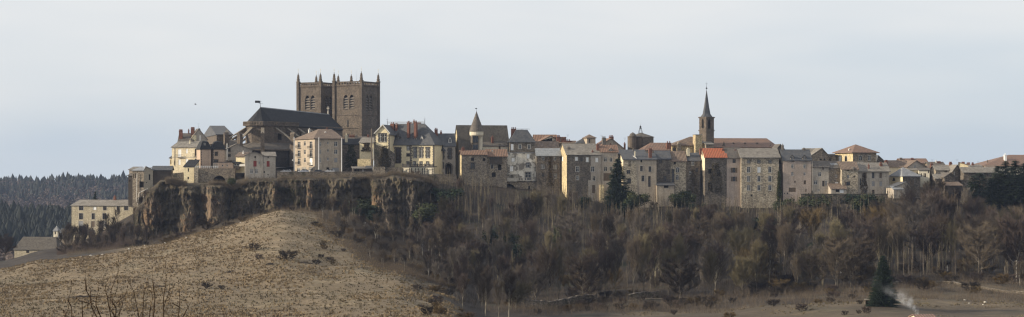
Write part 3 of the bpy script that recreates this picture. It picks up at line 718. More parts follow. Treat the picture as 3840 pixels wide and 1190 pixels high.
# ============ the far side of the spur: farm and manor
h = House('low farmhouse with a big mossy stone roof in the dip beyond the meadow', 'farmhouse', 'farmhouse')
b = h.block('I', (72, 288), (455, 530), 772, -10, 'manor_wall', ('hip', 'lauze_deep', 392, {'ridge': (118, 285)}), d=11, wins=[(133, 455, 148, 473, 'k'), (115, 487, 122, 498, 'w'), (124, 487, 132, 498, 'w')])
h = House('small white bell turret with a pointed slate cap beyond the farmhouse', 'bell_turret', 'turret')
b = h.block('I', (271, 292), (360, 420), 800, -12, 'cream_pale', ('hip', 'slate_pale', 336, {'ins': (1.1, 1.1)}), d=2.4, ov=.25, wins=[(277, 364, 284, 378, 'kA')])
h = House('small grey roofed barn between the bell turret and the long manor', 'barn', 'barn')
b = h.block('I', (296, 362), (392, 440), 790, -10, 'rubble', ('gx', 'slate', 350), d=7)
h = House('long yellowish three storey manor with low grey roof below the cliff end', 'manor_house', 'manor')
w_ = []
for x, ww in ((412, 11), (480, 8), (532, 9), (600, 8), (640, 10)): w_.append((x - ww, 235, x + ww, 256, 'kL'))
for x, ww in ((411, 10), (473, 8), (530, 10)): w_.append((x - ww, 271, x + ww, 302, 'kL'))
for x, ww, s in ((410, 11, 'g'), (472, 9, 'b'), (527, 10, 'c')): w_.append((x - ww, 311, x + ww, 341, s + 'L'))
for x, ww in ((410, 11), (472, 9), (530, 9)): w_.append((x - ww, 356, x + ww, 385, 'kL'))
w_[1] = (473, 239, 488, 254, 'wL')
b = h.block('I', (363, 676), (231, 440), 712, -14, 'manor_wall', ('hip', 'lauze', 204, {'ridge': (405, 668)}), d=11, wins=w_)
b.chimney(578, 178, 588, 208, 'brick', pots=1)
k = MB(); s0, z0 = b.loc(667, 206, 1.5); s1, z1 = b.loc(681, 233, -.2); k.bar((s0, 1.5, z0 + .3), (s1 + .2, -.3, z1 + .3), .25, .2); b.part('verge_board', k, 'white')

# ============ the houses at the cliff's end
h = House('tall narrow stone house standing on the very edge of the cliff above the manor', 'tall_house', 'house')
b = h.block('J', (140, 302), (190, 720), 700, -12, 'rubble', ('shed', 'zinc', 150), d=7, wins=[(150, 235, 162, 300, 'k'), (178, 232, 192, 300, 'k'), (245, 352, 300, 428, 'oS'), (255, 570, 290, 640, 'o')])
b2 = h.block('J', (302, 432), (182, 560), 699, 14, 'flat_beige', ('gy', 'zinc', 131), d=7, apex=330, wins=[(372, 245, 392, 325, 'o'), (335, 355, 347, 370, 'o')])
b3 = h.block('J', (80, 142), (262, 690), 704, -6, 'timber', ('shed', 'lauze_dark', 232), d=4, wins=[(95, 320, 110, 350, 'o')])
b4 = h.block('J', (92, 200), (178, 500), 708, -10, 'beige_render', ('shed', 'lauze', 140), d=5)
for pts in (((205, 230), (198, 640)), ((215, 690), (232, 510)), ((232, 510), (356, 448)), ((330, 470), (330, 540)), ((300, 512), (330, 512)), ((215, 705), (290, 660)), ((290, 660), (300, 560))):
    k = MB(); p, q = [b.loc(x, y, -.5) for x, y in pts]; k.tube([(p[0], -.5, p[1]), (q[0], -.5, q[1])], [.11, .11], 6, tip=False); b.part('white_pipe', k, 'off_white')
h = House('long dark timber shed with low slate roof beside the cliff edge house', 'timber_shed', 'shed')
b = h.block('J', (432, 690), (178, 400), 701, 4, 'timber', ('gx', 'slate', 128), d=6, ov=.5)
k = MB(); s, z = b.loc(432, 178); k.poly([(-.4, -.1, z + .1), (-.4, 3, z + 1.5), (-.4, 5.8, z + .1)]); b.part('gable_board', k, 'off_white')
h = House('dark sloping stone wall climbing from the timber shed to the small yellow house', 'garden_wall', 'wall')
b = h.block('J', (706, 868), (232, 420), 697, 0, 'retaining', None, d=.8)
k = MB(); p = b.loc(706, 232); q = b.loc(868, 215); k.poly([(0, -.03, 0), (b.w, -.03, 0), (b.w, -.03, q[1]), (0, -.03, p[1])]); k.box((0, -.05, p[1] - .1), (b.w, .9, p[1] + .05)); b.part('coping', k, 'retaining')

h = House('big cream house with white shutters and long grey hipped roof', 'town_house')
b = h.block('A', (75, 425), (345, 760), 719, -16, 'cream', ('hip', 'lauze', 282, {'ridge': (150, 420)}), d=11, wins=[
    (145, 370, 183, 458, 'wB'), (237, 368, 258, 418, 'w'), (338, 362, 358, 446, 'kB'), (150, 487, 175, 550, 'w'), (235, 480, 260, 545, 'w'), (340, 478, 360, 500, 'k'), (100, 500, 112, 550, 'k')])
k = MB(); s0, z0 = b.loc(75, 461); s1, _ = b.loc(425, 461); k.box((0, -.05, z0 - .1), (s1, .1, z0 + .1)); b.part('string_course', k, 'light_trim')
b.pipe(107, 350, 560, 'grey_chimney')
b.chimney(278, 262, 292, 292, 'pale_chimney', .3, 1)
b.chimney(305, 255, 328, 280, 'stone_trim', .5, 2)
b2 = h.block('A', (52, 80), (470, 760), 726, -5, 'cream', ('shed', 'slate', 440), d=5, wins=[(58, 490, 68, 540, 'k')])
h = House('gabled grey house with tall red brick chimneys rising behind the cream house', 'town_house')
b = h.block('A', (300, 480), (250, 320), 736, 16, 'grey_render', ('gy', 'lauze_dark', 133), xl=None, d=9, apex=386)
b2 = h.block('A', (150, 330), (282, 330), 738, 2, 'cream', ('gx', 'lauze_dark', 188), d=9)
b2.chimney(158, 140, 198, 262, 'brick', .2, 4, 1.0); b2.chimney(262, 134, 276, 225, 'brick', .5, 1); b2.chimney(294, 114, 336, 205, 'brick', .3, 4, 1.0)
k = MB(); s, z = b.loc(308, 205, -.25); s1, z1 = b.loc(356, 180, -.25); k.box((s, -.25, b.h - 2), (s1, .3, z)); b.part('sunlit_gable_panel', k, 'yellow')  # added yellow panel stands for the sunlit stretch of gable wall
b.chimney(384, 128, 402, 160, 'stone_trim', .1, 1)
k = MB(); s, z0 = b.loc(380, 140, 2); z1 = b.loc(380, 62, 2)[1]; k.tube([(s, 2, z0), (s, 2, z1)], [.05, .03], 5); k.bar((s - .5, 2, z1 - .5), (s + .5, 2, z1 - .5), .04); b.part('antenna', k, 'iron')

h = House('salmon house with steep dark slate mansard roof and dark stone quoins', 'town_house')
b = h.block('A', (405, 524), (365, 620), 704, 20, 'salmon', ('man', 'slate_dark', 280, {'q': .9, 'cap': .4}), xl=360, wins=[])
b2 = h.block('A', (545, 682), (366, 620), 707, 19, 'salmon', ('man', 'slate_dark', 282, {'q': .9, 'cap': .4}), xl=521, wins=[(573, 402, 600, 443, 'kS'), (565, 490, 605, 530, 'kS')])
b.quoins(405); b2.quoins(545)
k = MB(); s, z = b.loc(443, 325, .45); s1, z1 = b.loc(465, 297, .45); k.box((s, .2, z), (s1, .8, z1)); k.build('skylight', 'curtain', b.roof, b.M)
k = MB(); s, z = b.loc(398, 270, 5); k.box((s, 5, z), (s + .3, 5.3, z + 2)); b.part('vent_pipe', k, 'off_white')

h = House('small yellow house with dark lean-to roof at the terrace wall corner', 'small_house')
b = h.block('A', (212, 330), (570, 820), 696, -6, 'yellow', ('shed', 'slate_dark', 492), xrr=None, d=7.5, wins=[(258, 587, 272, 628, 'k'), (254, 686, 272, 716, 'k')], ov=.2)
h = House('stone terrace retaining wall with a wide dark arch under white railings', 'terrace_wall', 'wall')
b = h.block('A', (330, 800), (588, 860), 695, 5, 'rubble', None, d=4, wins=[(547, 672, 692, 850, 'oAD')])
b5 = h.block('A', (333, 378), (590, 870), 693.6, 4, 'rubble_pale', None, d=1.3)
k = MB(); s0, z0 = b.loc(345, 586, .3); s1, z1 = b.loc(612, 568, .3)
for z in (z0 + .75, z0 + .42): k.bar((s0, .3, z), (s1, .3, z), .08, .1)
i = s0
while i < s1: k.box((i - .05, .25, b.h), (i + .05, .35, z0 + .8)); i += .75
b.part('railing', k, 'white')
h = House('low flat roofed salmon annex with two small windows on the terrace', 'annex', 'annex')
b = h.block('A', (607, 782), (522, 592), 699, 8, 'salmon', ('flat', 'slate', 515), d=6, wins=[(650, 545, 668, 568, 'd'), (703, 545, 722, 568, 'd')])
b2 = h.block('A', (548, 607), (525, 592), 702, 8, 'pale_render', ('flat', 'slate', 518), d=4, wins=[(556, 536, 578, 588, 'c'), (582, 536, 603, 588, 'c')])
b3 = h.block('A', (782, 862), (525, 600), 700, 6, 'rubble_dark', ('shed', 'slate_dark', 500), d=5, wins=[(790, 535, 850, 558, 'd')])
h = House('broad grey gabled house between mansard house and cathedral apse', 'town_house')
b = h.block('A', (682, 1000), (378, 580), 716, 12, 'grey_render', ('gy', 'lauze', 306), d=12, apex=826, wins=[(722, 360, 746, 396, 'kS'), (720, 428, 748, 456, 'kS')])
b.chimney(702, 302, 720, 458, 'off_white', 0.0, 1)
k = MB(); s0, z0 = b.loc(730, 490, -2); s1, z1 = b.loc(806, 458, -2)
for j in range(5): k.bar((s0, -2, z0 + (z1 - z0) * j / 4), (s1, -2, z0 + (z1 - z0) * j / 4), .06)
k.box((s0, -2, z0 - .3), (s1, 0, z0 - .05)); b.part('balcony', k, 'concrete')
h = House('small bright yellow house with low red-brown roof beside the red shuttered house', 'small_house')
b = h.block('A', (812, 925), (450, 640), 702, -14, 'yellow', ('gx', 'brown_tile', 408), d=7)
b.chimney(890, 384, 904, 432, 'off_white', .3, 1)
k = MB(); s0, z0 = b.loc(850, 565, -1.5); s1, z1 = b.loc(915, 540, -1.5); k.box((s0, -1.5, z0), (s1, -1.4, z1)); b.part('terrace_parapet', k, 'off_white')
h = House('grey-beige gabled house with red shutters perched on the cliff', 'town_house')
b = h.block('A', (918, 1127), (438, 760), 691, 9, 'pale_render', ('gy', 'lauze', 400), d=9, apex=1024, wins=[(1024, 446, 1043, 472, 'k'), (1013, 502, 1050, 568, 'r'), (1075, 510, 1088, 540, 'g'), (975, 598, 1010, 650, 'c'), (1030, 598, 1065, 650, 'c')])
b2 = h.block('A', (1127, 1268), (447, 755), 692, 12, 'pale_render', ('gx', 'lauze', 402), d=9, wins=[(1175, 452, 1190, 472, 'k'), (1166, 505, 1200, 570, 'r'), (1132, 622, 1146, 640, 'o'), (1176, 655, 1188, 668, 'o')])
b.pipe(1126, 450, 715, 'grey_chimney')

# ============ slate roofed buildings by the apse
h = House('large dark slate hipped roof building behind the mansard house', 'slate_roofed_building', 'building')
b = h.block('A', (590, 770), (198, 300), 752, 14, 'basalt', ('hip', 'slate', 102, {'ridge': (512, 778)}), xl=430)
h = House('small round stone stair turret beside the dark slate roof', 'stair_turret', 'turret')
b = h.block('A', (684, 730), (180, 320), 745, 10, 'basalt', ('hip', 'lauze', 142, {'ins': (1, 1)}), d=2.0, ov=.2)
h = House('low brown tiled range in front of the stair turret', 'town_house')
b = h.block('A', (675, 880), (328, 420), 738, 8, 'basalt', ('gx', 'lauze_dark', 265), d=8)

# ============ the apartment block
h = House('five storey beige apartment block with tiled hip roof beside the cathedral', 'apartment_block', 'apartments')
w_ = []
for yy in (531, 589, 643): w_ += [(392, yy, 411, yy + 40, 'dB', 'l'), (473, yy - 3, 492, yy + 44, 'wB' if yy == 643 else 'dB', 'l')]
for yy in (527, 585, 640): w_.append((434, yy, 447, yy + 30, 'd', 'l'))
w_ += [(388, 706, 410, 728, 'c', 'l'), (420, 704, 450, 728, 'c', 'l'), (466, 702, 495, 728, 'c', 'l')]
for yy in (530, 583, 640): w_ += [(541, yy, 552, yy + 30, 'd'), (591, yy - 3 if yy > 530 else yy, 604, yy + 16, 'd'), (640, yy, 663, yy + 30, 'g' if yy == 640 else 'd')]
w_ += [(588, 704, 606, 722, 'o'), (624, 706, 672, 732, 'g')]
b = h.block('B', (508, 695), (507, 748), 700, 27, 'beige_render', ('hip', 'brown_tile', 446, {'ridge': (535, 628)}), xl=372, ov=.6, wins=w_)
b.chimney(466, 436, 477, 478, 'off_white', .8, 1); b.chimney(586, 432, 597, 466, 'brick', .5, 1); b.chimney(604, 450, 616, 466, 'grey_chimney', .5, 2); b.chimney(576, 458, 584, 474, 'off_white', .3, 1)
k = MB(); s0, z = b.loc(508, 703); k.box((0, -.06, 0), (b.w, .1, z - .3)); k.box((-.06, 0, 0), (.1, b.d, z - .3)) if False else None
POLES = [('B', 368, 498, 736, 694, 'tall slim white pole standing at the sunny corner of the apartment block', 'white_pole', 'pole', .13, 'white'),
         ('B', 536, 502, 736, 693, 'tall slim white pole in front of the shaded side of the apartment block', 'white_pole', 'pole', .13, 'white'),
         ('B', 692, 506, 740, 695, 'tall slim white pole at the far shaded corner of the apartment block', 'white_pole', 'pole', .13, 'white'),
         ('C', 409, 195, 650, 697, 'weathered dark mast before the yellow walls beside the cathedral tower', 'mast', 'mast', .26, 'pole_wood'),
         ('C', 430, 430, 650, 693, 'thin pale pole next to the dark mast by the garden wall', 'thin_pole', 'pole', .1, 'off_white'),
         ('P', 3552, 997, 1082, 566, 'concrete power pole with a small box at the field edge', 'power_pole', 'pole', .17, 'stone_pale'),
         ('P', 3811, 977, 1072, 556, 'pale power pole beside the small yellowish tree at the field edge', 'power_pole', 'pole', .13, 'stone_pale')]
for key, x, y0, y1, Y, lab, nm, ct, r, mt in POLES:
    p, q = W(zx(key, x), zy(key, y1), Y), W(zx(key, x), zy(key, y0), Y); H_ = q.z - p.z + .8
    o = tag(empty(nm, TR(p.x, p.y, p.z - .8)), lab, ct); k = MB(); k.tube([(0, 0, 0), (0, 0, H_)], [r, r * .75], 8, tip=False); k.lathe([(r * .75, H_), (0, H_ + .1)], n=8); k.build('shaft', mt, o)
    if ct == 'pole' and nm == 'power_pole':
        k = MB(); k.box((-.7, -.06, H_ - .5), (.7, .06, H_ - .35)); k.build('crossarm', 'pole_wood', o)
        if 'box' in lab: k = MB(); k.box((-.55, -.3, 1.9), (-.15, .1, 3.2)); k.build('meter_box', 'stone_pale', o)
    elif nm == 'mast': k = MB(); k.box((-.9, -.07, H_ - .9), (.9, .07, H_ - .72)); k.build('crossarm', 'pole_wood', o)
    else: k = MB(); k.lathe([(r * 2.2, 0.0), (r * 2.2, 1.0), (r, 1.05)], n=8); k.build('base', 'concrete', o)

# ============ between apartment block and castle
h = House('dark ivy covered building with dull green-black roof behind the apartment block', 'town_house')
b = h.block('C', (75, 272), (372, 720), 712, 8, 'rubble_dark', ('gx', 'slate_dark', 312), d=9)
leaf_sheet(b, 80, 380, 270, 640, 900, 'ivy', seed=3)
b.chimney(103, 250, 133, 322, 'pale_chimney', .2, 1)
h = House('long brown roofed house with a row of chimneys below the cathedral tower', 'town_house')
b = h.block('C', (150, 470), (345, 480), 728, 4, 'rubble_dark', ('gx', 'lauze_dark', 288), d=9)
b.chimney(218, 258, 246, 330, 'grey_chimney', .3, 2); b.chimney(150, 262, 215, 300, 'brick', .5, 4); b.chimney(360, 262, 382, 330, 'brick', .4, 2)
h = House('ruined yellow plaster wall with a lower paler step beside the mast', 'ruined_wall', 'wall')
b = h.block('C', (272, 432), (352, 560), 706, -9, 'yellow', ('shed', 'lauze', 300), d=5)
leaf_sheet(b, 272, 355, 432, 455, 700, 'ivy_brown', seed=5)
b2 = h.block('C', (248, 400), (542, 690), 701, -9, 'rubble_yellow', None, d=4)
h = House('long low dark shed with pale roof edge beside the white trailer', 'low_shed', 'shed')
b = h.block('C', (200, 345), (652, 720), 693, 10, 'timber', ('shed', 'lauze', 632), d=5, ov=.4, wins=[(212, 660, 238, 690, 'o'), (246, 660, 268, 690, 'o'), (300, 660, 318, 690, 'c')])
b2 = h.block('C', (345, 430), (650, 720), 694, 2, 'timber', ('shed', 'slate', 622), d=5)
h = House('tall square stone buttress block on the cliff top with garden above', 'stone_buttress', 'wall')
b = h.block('C', (430, 564), (632, 780), 688, 4, 'rubble', None, d=5)
b2 = h.block('C', (564, 745), (640, 780), 690, 3, 'retaining', None, d=4)
h = House('dark garden wall with steep sloping top under dead creeper beside the yellow castle', 'garden_wall', 'wall')
b = h.block('C', (440, 676), (500, 720), 700, 6, 'retaining', None, d=2)
k = MB(); p, q = b.loc(440, 368), b.loc(600, 425); e = b.loc(676, 480)
for yy in (0.02, 1.9): k.face([(0, b.h - .5), (b.w - .02, b.h - .5), e, q, p], [], Vector((0, yy - .06, 0)), Vector((1, 0, 0)), Vector((0, 0, 1)))
for s, t in ((p, q), (q, e)): k.poly([(s[0], -.06, s[1]), (t[0], -.06, t[1]), (t[0], 1.9, t[1]), (s[0], 1.9, s[1])])
b.part('sloping_top', k, 'retaining')
leaf_sheet(b, 440, 390, 676, 700, 1700, 'ivy_brown', seed=9)

# ============ the yellow castle
h = House('big pale yellow castle with steep slate roof, tall chimneys and dark stone quoins', 'castle', 'castle')
w_ = [(683, 416, 708, 588, 'kQ'), (716, 416, 741, 588, 'kQ'), (818, 394, 846, 442, 'dS'), (814, 482, 846, 512, 'kS')]
for x in (907, 980, 1056): w_.append((x - 15, 412, x + 15, 528, 'dQ'))
for x in (828, 903, 978, 1054): w_.append((x - 14, 574, x + 14, 620, 'dS'))
b = h.block('C', (640, 1130), (380, 760), 710, -18, 'yellow', ('hip', 'slate', 140, {'ridge': (585, 1022)}), d=12.5, wins=w_, ov=.45)
b.quoins(1124); b.quoins(862, z0=5)
pv = h.block('C', (440, 616), (250, 560), 706, -13, 'yellow', ('gy', 'slate', 150), d=10, apex=537, ov=.5, wins=[(496, 254, 531, 346, 'dQ'), (541, 254, 577, 346, 'dQ')])
pv.quoins(446, z0=6); pv.quoins(612, z0=4)
k = MB(); A = pv.loc(437, 250, -.55); B_ = pv.loc(537, 148, -.55); C_ = pv.loc(620, 248, -.55)
for p, q in ((A, B_), (B_, C_)): k.bar((p[0], -.55, p[1]), (q[0], -.55, q[1]), .1, .3)
pv.part('bargeboard', k, 'off_white')
for a in ((632, 118, 672, 245), (684, 128, 708, 240)): b.chimney(*a, 'brick', .35, 2)
for a in ((824, 104, 848, 262), (904, 100, 931, 268)): b.chimney(*a, 'brick', .14, 2, 1.5)
for a in ((852, 118, 880, 165), (946, 114, 974, 150)): b.chimney(*a, 'brick', .55, 2)
b.chimney(890, 86, 905, 140, 'brick', .6, 1)
b.dormer(897, 298, 930, 346, 268); b.dormer(968, 298, 1002, 346, 268); b.dormer(690, 285, 738, 352, 240, 'stone_trim', 'slate', .1)
k = MB(); s0, z0 = b.loc(590, 139, b.d / 2); s1, _ = b.loc(1022, 139, b.d / 2); z0 = b.ridge_h + .1; y = b.d / 2; i = s0
k.bar((s0, y, z0 + .75), (s1, y, z0 + .75), .05)
while i < s1: k.bar((i, y, z0), (i, y, z0 + .95), .05); k.bar((i, y, z0 + .2), (min(i + .35, s1), y, z0 + .7), .04); i += .35
b.part('ridge_cresting', k, 'grey_shutter')
for s, yt in ((s0, 58), (s1, 54)):
    k = MB(); zt = b.loc(600, yt, y)[1]; k.tube([(s, y, z0 - .3), (s, y, zt)], [.12, .05], 6); k.bar((s - .4, y, zt - 1.1), (s + .4, y, zt - 1.1), .08); k.lathe([(0, 0), (.2, .2), (0, .4)], (s, y, z0 + .9), 8); b.part('finial', k, 'iron')
# terrace with balustrade
k = MB(); s0, z0 = b.loc(768, 636, -3); s1, z1 = b.loc(1126, 640, -3); zt = b.loc(768, 606, -3)[1]
g = MB(); g.face([(s0, 0), (s1, 0), (s1, z0), (s0, z0)], [[(p, 0.3), (q, .3), (q, z0 - .9), (p, z0 - .9)] for p, q in [(b.loc(x0, 0, -3)[0], b.loc(x1, 0, -3)[0]) for x0, x1 in ((800, 842), (872, 914), (950, 992), (1052, 1110))]], Vector((0, -3, 0)), Vector((1, 0, 0)), Vector((0, 0, 1)))
g.box((s0, -2.7, 0), (s1, -2.6, z0)); b.part('terrace_wall', g, 'cream_pale')
k.box((s0 - .2, -3.3, z0), (s1 + .2, -.06, z0 + .3)); k.bar((s0, -3.1, zt), (s1, -3.1, zt), .2, .14); i = s0
while i < s1: k.box((i - .06, -3.16, z0 + .3), (i + .06, -3.04, zt)); i += .3
for x in (768, 858, 938, 1024, 1076, 1122): s = b.loc(x, 0, -3)[0]; k.box((s - .2, -3.3, z0 + .3), (s + .2, -2.9, zt + .35))
b.part('balustrade', k, 'stone_trim')
k = MB()
for x in (768, 846, 868, 918, 946, 996, 1022, 1046, 1114): 
    s = b.loc(x, 0, -3)[0]
    for j in range(9):
        zq = .2 + j * .4; e = .26 if j % 2 else .16
        if zq + .36 < z0: k.box((s - e, -3.06, zq), (s + e, -2.95, zq + .36))
b.part('terrace_quoins', k, 'stone_trim')
rw = h.block('C', (1133, 1372), (388, 760), 713, 5, 'grey_render', ('gx', 'slate', 252), d=9, wins=[(1212, 446, 1236, 542, 'kQ'), (1294, 420, 1326, 542, 'kQ'), (1210, 584, 1238, 650, 'kS'), (1267, 596, 1326, 722, 'oAD'), (1206, 690, 1236, 715, 'o')])
rw.chimney(1134, 184, 1170, 345, 'brick', .25, 2, 1.4); rw.chimney(1198, 210, 1219, 285, 'brick', .5, 1)
rw.dormer(1294, 312, 1330, 355, 286)
k = MB(); cs, cz = rw.loc(1225, 448, -.6); zt = rw.loc(1225, 392, -.6)[1]; k.lathe([(1.35, cz), (.6, cz + (zt - cz) * .5), (0, zt)], (cs, -.3, 0), 8); rw.part('canopy_roof', k, 'slate_dark')
k = MB(); 
a0, az0 = rw.loc(1267, 722); a1, az1 = rw.loc(1326, 596); rr = (a1 - a0) / 2; cx = (a0 + a1) / 2; zs = az1 - rr
for i in range(11):
    t = math.pi * i / 10; 
    k.bar((cx + (rr + .3) * math.cos(t - .14), -.06, zs + (rr + .3) * math.sin(t - .14)), (cx + (rr + .3) * math.cos(t + .14), -.06, zs + (rr + .3) * math.sin(t + .14)), .3, .5 if i % 2 else .36)
for x in (a0 - .25, a1 + .25): 
    z = 0.4
    while z < zs - .2: k.box((x - .22, -.12, z), (x + .22, .02, z + .4)); z += .45
rw.part('arch_stones', k, 'stone_trim')
h = House('little white building glimpsed through the castle archway', 'small_house')
b = h.block('C', (1240, 1345), (560, 740), 719.8, 4, 'cream_pale', None, d=1.2, wins=[(1275, 632, 1296, 690, 'g')])

# ============ turret house and its neighbours
h = House('old house with huge dark roof and a round white turret under a stone cone', 'turret_house', 'house')
b = h.block('D', (102, 540), (372, 640), 715, 13, 'rubble_dark', ('gx', 'lauze_deep', 168), xl=54, wins=[(446, 330, 464, 374, 'b'), (484, 330, 505, 352, 'b')])
k = MB(); s0, z0 = b.loc(305, 380, -.12); s1, z1 = b.loc(536, 312, -.12); zz1 = b.loc(305, 372, -.12)[1]
b3 = h.block('D', (308, 537), (345, 430), 716.5, 13, 'cream_pale', ('shed', 'lauze_dark', 300), d=3, wins=[(446, 347, 463, 376, 'b'), (484, 350, 504, 356, 'b')])
g2 = h.block('D', (55, 106), (372, 640), 711, -70, 'rubble_yellow', ('gy', 'lauze_dark', 190), d=2.0, ov=.1) if False else None
k = MB(); p0 = b.loc(84, 600); zr = b.ridge_h
# sunlight on the gable wall, put into the colour of a yellow overlay
k.face([(0, 0), (b.d, 0), (b.d, b.h), (b.d / 2, zr - .15), (0, b.h)], [], Vector((-.04, 0, 0)), Vector((0, 1, 0)), Vector((0, 0, 1))); b.part('sunlit_gable_tint', k, 'rubble_yellow')
c = b.loc(251, 215, -2.2); rr = abs(b.loc(314, 215, -2.2)[0] - c[0]) * .95; k = MB(); z1 = c[1]; zb_ = b.loc(251, 385, -2.2)[1]
k.lathe([(rr * .30, z1 - 2.9), (rr * .62, z1 - 2.5), (rr * .97, z1 - 1.7), (rr, z1 - 1.2), (rr, z1 + .05)], (c[0], -2.2, 0), 24); b.part('turret_wall', k, 'cream_pale')
k = MB(); k.lathe([(rr * .42, zb_ - 5), (rr * .42, z1 - 1.9)], (c[0] + rr * .52, -1.5, 0), 16); b.part('turret_shaft', k, 'cream_pale')
k = MB(); s0, za = b.loc(213, 382, -3.9); s1, zc = b.loc(264, 254, -3.9); k.box((s0, -4.4, za - 3), (s1, -1.0, zc)); tm = b.part('stair_window', k, 'rubble_dark')
for ya, yb in ((260, 318), (336, 378)):
    g = MB(); z0_, z1_ = b.loc(215, yb, -3.9)[1], b.loc(215, ya, -3.9)[1]
    for q0, q1 in ((s0 + .1, s0 + (s1 - s0) / 2 - .06), (s0 + (s1 - s0) / 2 + .06, s1 - .1)): g.box((q0, -4.46, z0_), (q1, -4.38, z1_))
    g.build('pane', 'glass', tm, b.M)
k = MB(); zt = b.loc(251, 42, -2.2)[1]; k.lathe([(rr * 1.1, z1 - .25), (rr * 1.03, z1 + .1), (rr * .78, z1 + (zt - z1) * .27), (rr * .4, z1 + (zt - z1) * .62), (0.06, zt)], (c[0], -2.2, 0), 24); b.part('turret_roof', k, 'lauze_dark')
k = MB(); zv = b.loc(251, 8, -2.2)[1]; k.tube([(c[0], -2.2, zt - .3), (c[0], -2.2, zv)], [.07, .04], 5); k.box((c[0] - .5, -2.22, zv - .6), (c[0] + .25, -2.18, zv - .3)); b.part('weathervane', k, 'iron')
b.chimney(381, 256, 400, 318, 'brick', .12, 1); 
h = House('low stone house with orange canal tile roof below the turret', 'town_house')
b = h.block('D', (120, 345), (423, 720), 703, 10, 'rubble', ('gx', 'orange_tile', 386), xl=97, wins=[(203, 450, 230, 478, 'o'), (202, 495, 235, 552, 'kS'), (305, 455, 330, 480, 'o'), (345, 600, 356, 620, 'o')])
k = MB(); k.face([(0, 0), (b.d, 0), (b.d, b.h), (0, b.h)], [], Vector((-.03, 0, 0)), Vector((0, 1, 0)), Vector((0, 0, 1))); b.part('sunny_side_tint', k, 'rubble_yellow')  # yellow coat over the stone paints the sun on this side
b.chimney(122, 355, 145, 392, 'brick', .5, 2)
h = House('stone house with orange tiles and a dark wooden gallery under the eaves', 'town_house')
b = h.block('D', (345, 518), (436, 740), 706, 3, 'rubble', ('gx', 'orange_tile', 377), d=8, wins=[(376, 512, 400, 548, 'kL'), (440, 512, 470, 560, 'o'), (385, 580, 420, 620, 'o')])
b.skylight(384, 390, 398, 397, .36, 'curtain')
k = MB(); s0, z0 = b.loc(370, 500, -.9); s1, z1 = b.loc(478, 442, -.9); k.box((s0, -.9, z0 - .2), (s1, -.02, z0)); 
n_ = 7
for i in range(n_ + 1): q = s0 + (s1 - s0) * i / n_; k.box((q - .06, -.9, z0), (q + .06, -.78, z1))
k.box((s0, -.88, z0), (s1, -.82, z0 + 1.4)); k.box((s0, -.2, z0 + 1.4), (s1, -.1, z1)); b.part('gallery', k, 'timber')
h = House('slate mansard house above a peeling pale plaster front with balconies and arch', 'town_house')
b = h.block('D', (545, 766), (312, 420), 712, 3, 'rubble_dark', ('man', 'slate', 206, {'q': 2.6, 'cap': .2}), d=9, ov=.3, wins=[(553, 330, 577, 386, 'w'), (620, 334, 645, 374, 'dL'), (702, 334, 727, 374, 'dL')])
b.chimney(556, 182, 600, 240, 'brick', .55, 3)
k = MB(); s0, z0 = b.loc(600, 206, 3); s1, _ = b.loc(718, 206, 3); i = s0
while i < s1: k.box((i - .04, 3, z0), (i + .04, 3.08, z0 + .4)); i += .5
k.bar((s0, 3.04, z0 + .42), (s1, 3.04, z0 + .42), .06); b.part('roof_railing', k, 'iron')
b2 = h.block('D', (518, 778), (410, 680), 709, 3, 'peeling', ('flat', 'slate_pale', 405), d=5, wins=[(560, 450, 587, 485, 'wL'), (692, 419, 718, 459, 'wL'), (545, 525, 574, 572, 'wL'), (688, 497, 718, 538, 'dS'), (680, 578, 730, 650, 'dS')])
k = MB(); s0, z0 = b2.loc(520, 392); s1, z1 = b2.loc(770, 392); k.bar((s0, .1, z0 + .4), (s1, .1, z0 + .4), .06); i = s0
while i < s1: k.bar((i, .1, b2.h + .2), (i, .1, z0 + .4), .05); i += .5
b2.part('terrace_rail', k, 'iron')
k = MB(); s0, z0 = b2.loc(512, 660, -1.6); s1, z1 = b2.loc(612, 596, -1.6)
k.box((s0, -1.6, z0), (s1, 0, z0 + .25)); k.box((s0, -1.6, z0 + .25), (s1, -1.45, z0 + 1.3))
for q in (s0, s0 + (s1 - s0) * .33, s0 + (s1 - s0) * .66, s1 - .15): k.box((q, -1.6, z0 + 1.3), (q + .15, -1.45, z1))
k.box((s0, -1.6, z1 - .15), (s1, 0, z1)); b2.part('glazed_balcony', k, 'light_trim')
k = MB(); s0, z0 = b2.loc(615, 656, -1.4); s1, z1 = b2.loc(770, 626, -1.4); k.box((s0, -1.4, z0), (s1, 0, z0 + .25)); k.bar((s0, -1.35, z1), (s1, -1.35, z1), .08)
n_ = 6
for i in range(n_ + 1): q = s0 + (s1 - s0) * i / n_; k.box((q - .18, -1.4, z0 + .25), (q + .18, -1.3, z1)) if i % 2 else k.box((q - .05, -1.4, z0 + .25), (q + .05, -1.3, z1))
b2.part('balcony', k, 'light_trim')
b4 = h.block('D', (470, 800), (662, 860), 708.2, 3, 'rubble', None, d=5, wins=[(483, 682, 598, 850, 'oAD'), (708, 700, 722, 728, 'o')])

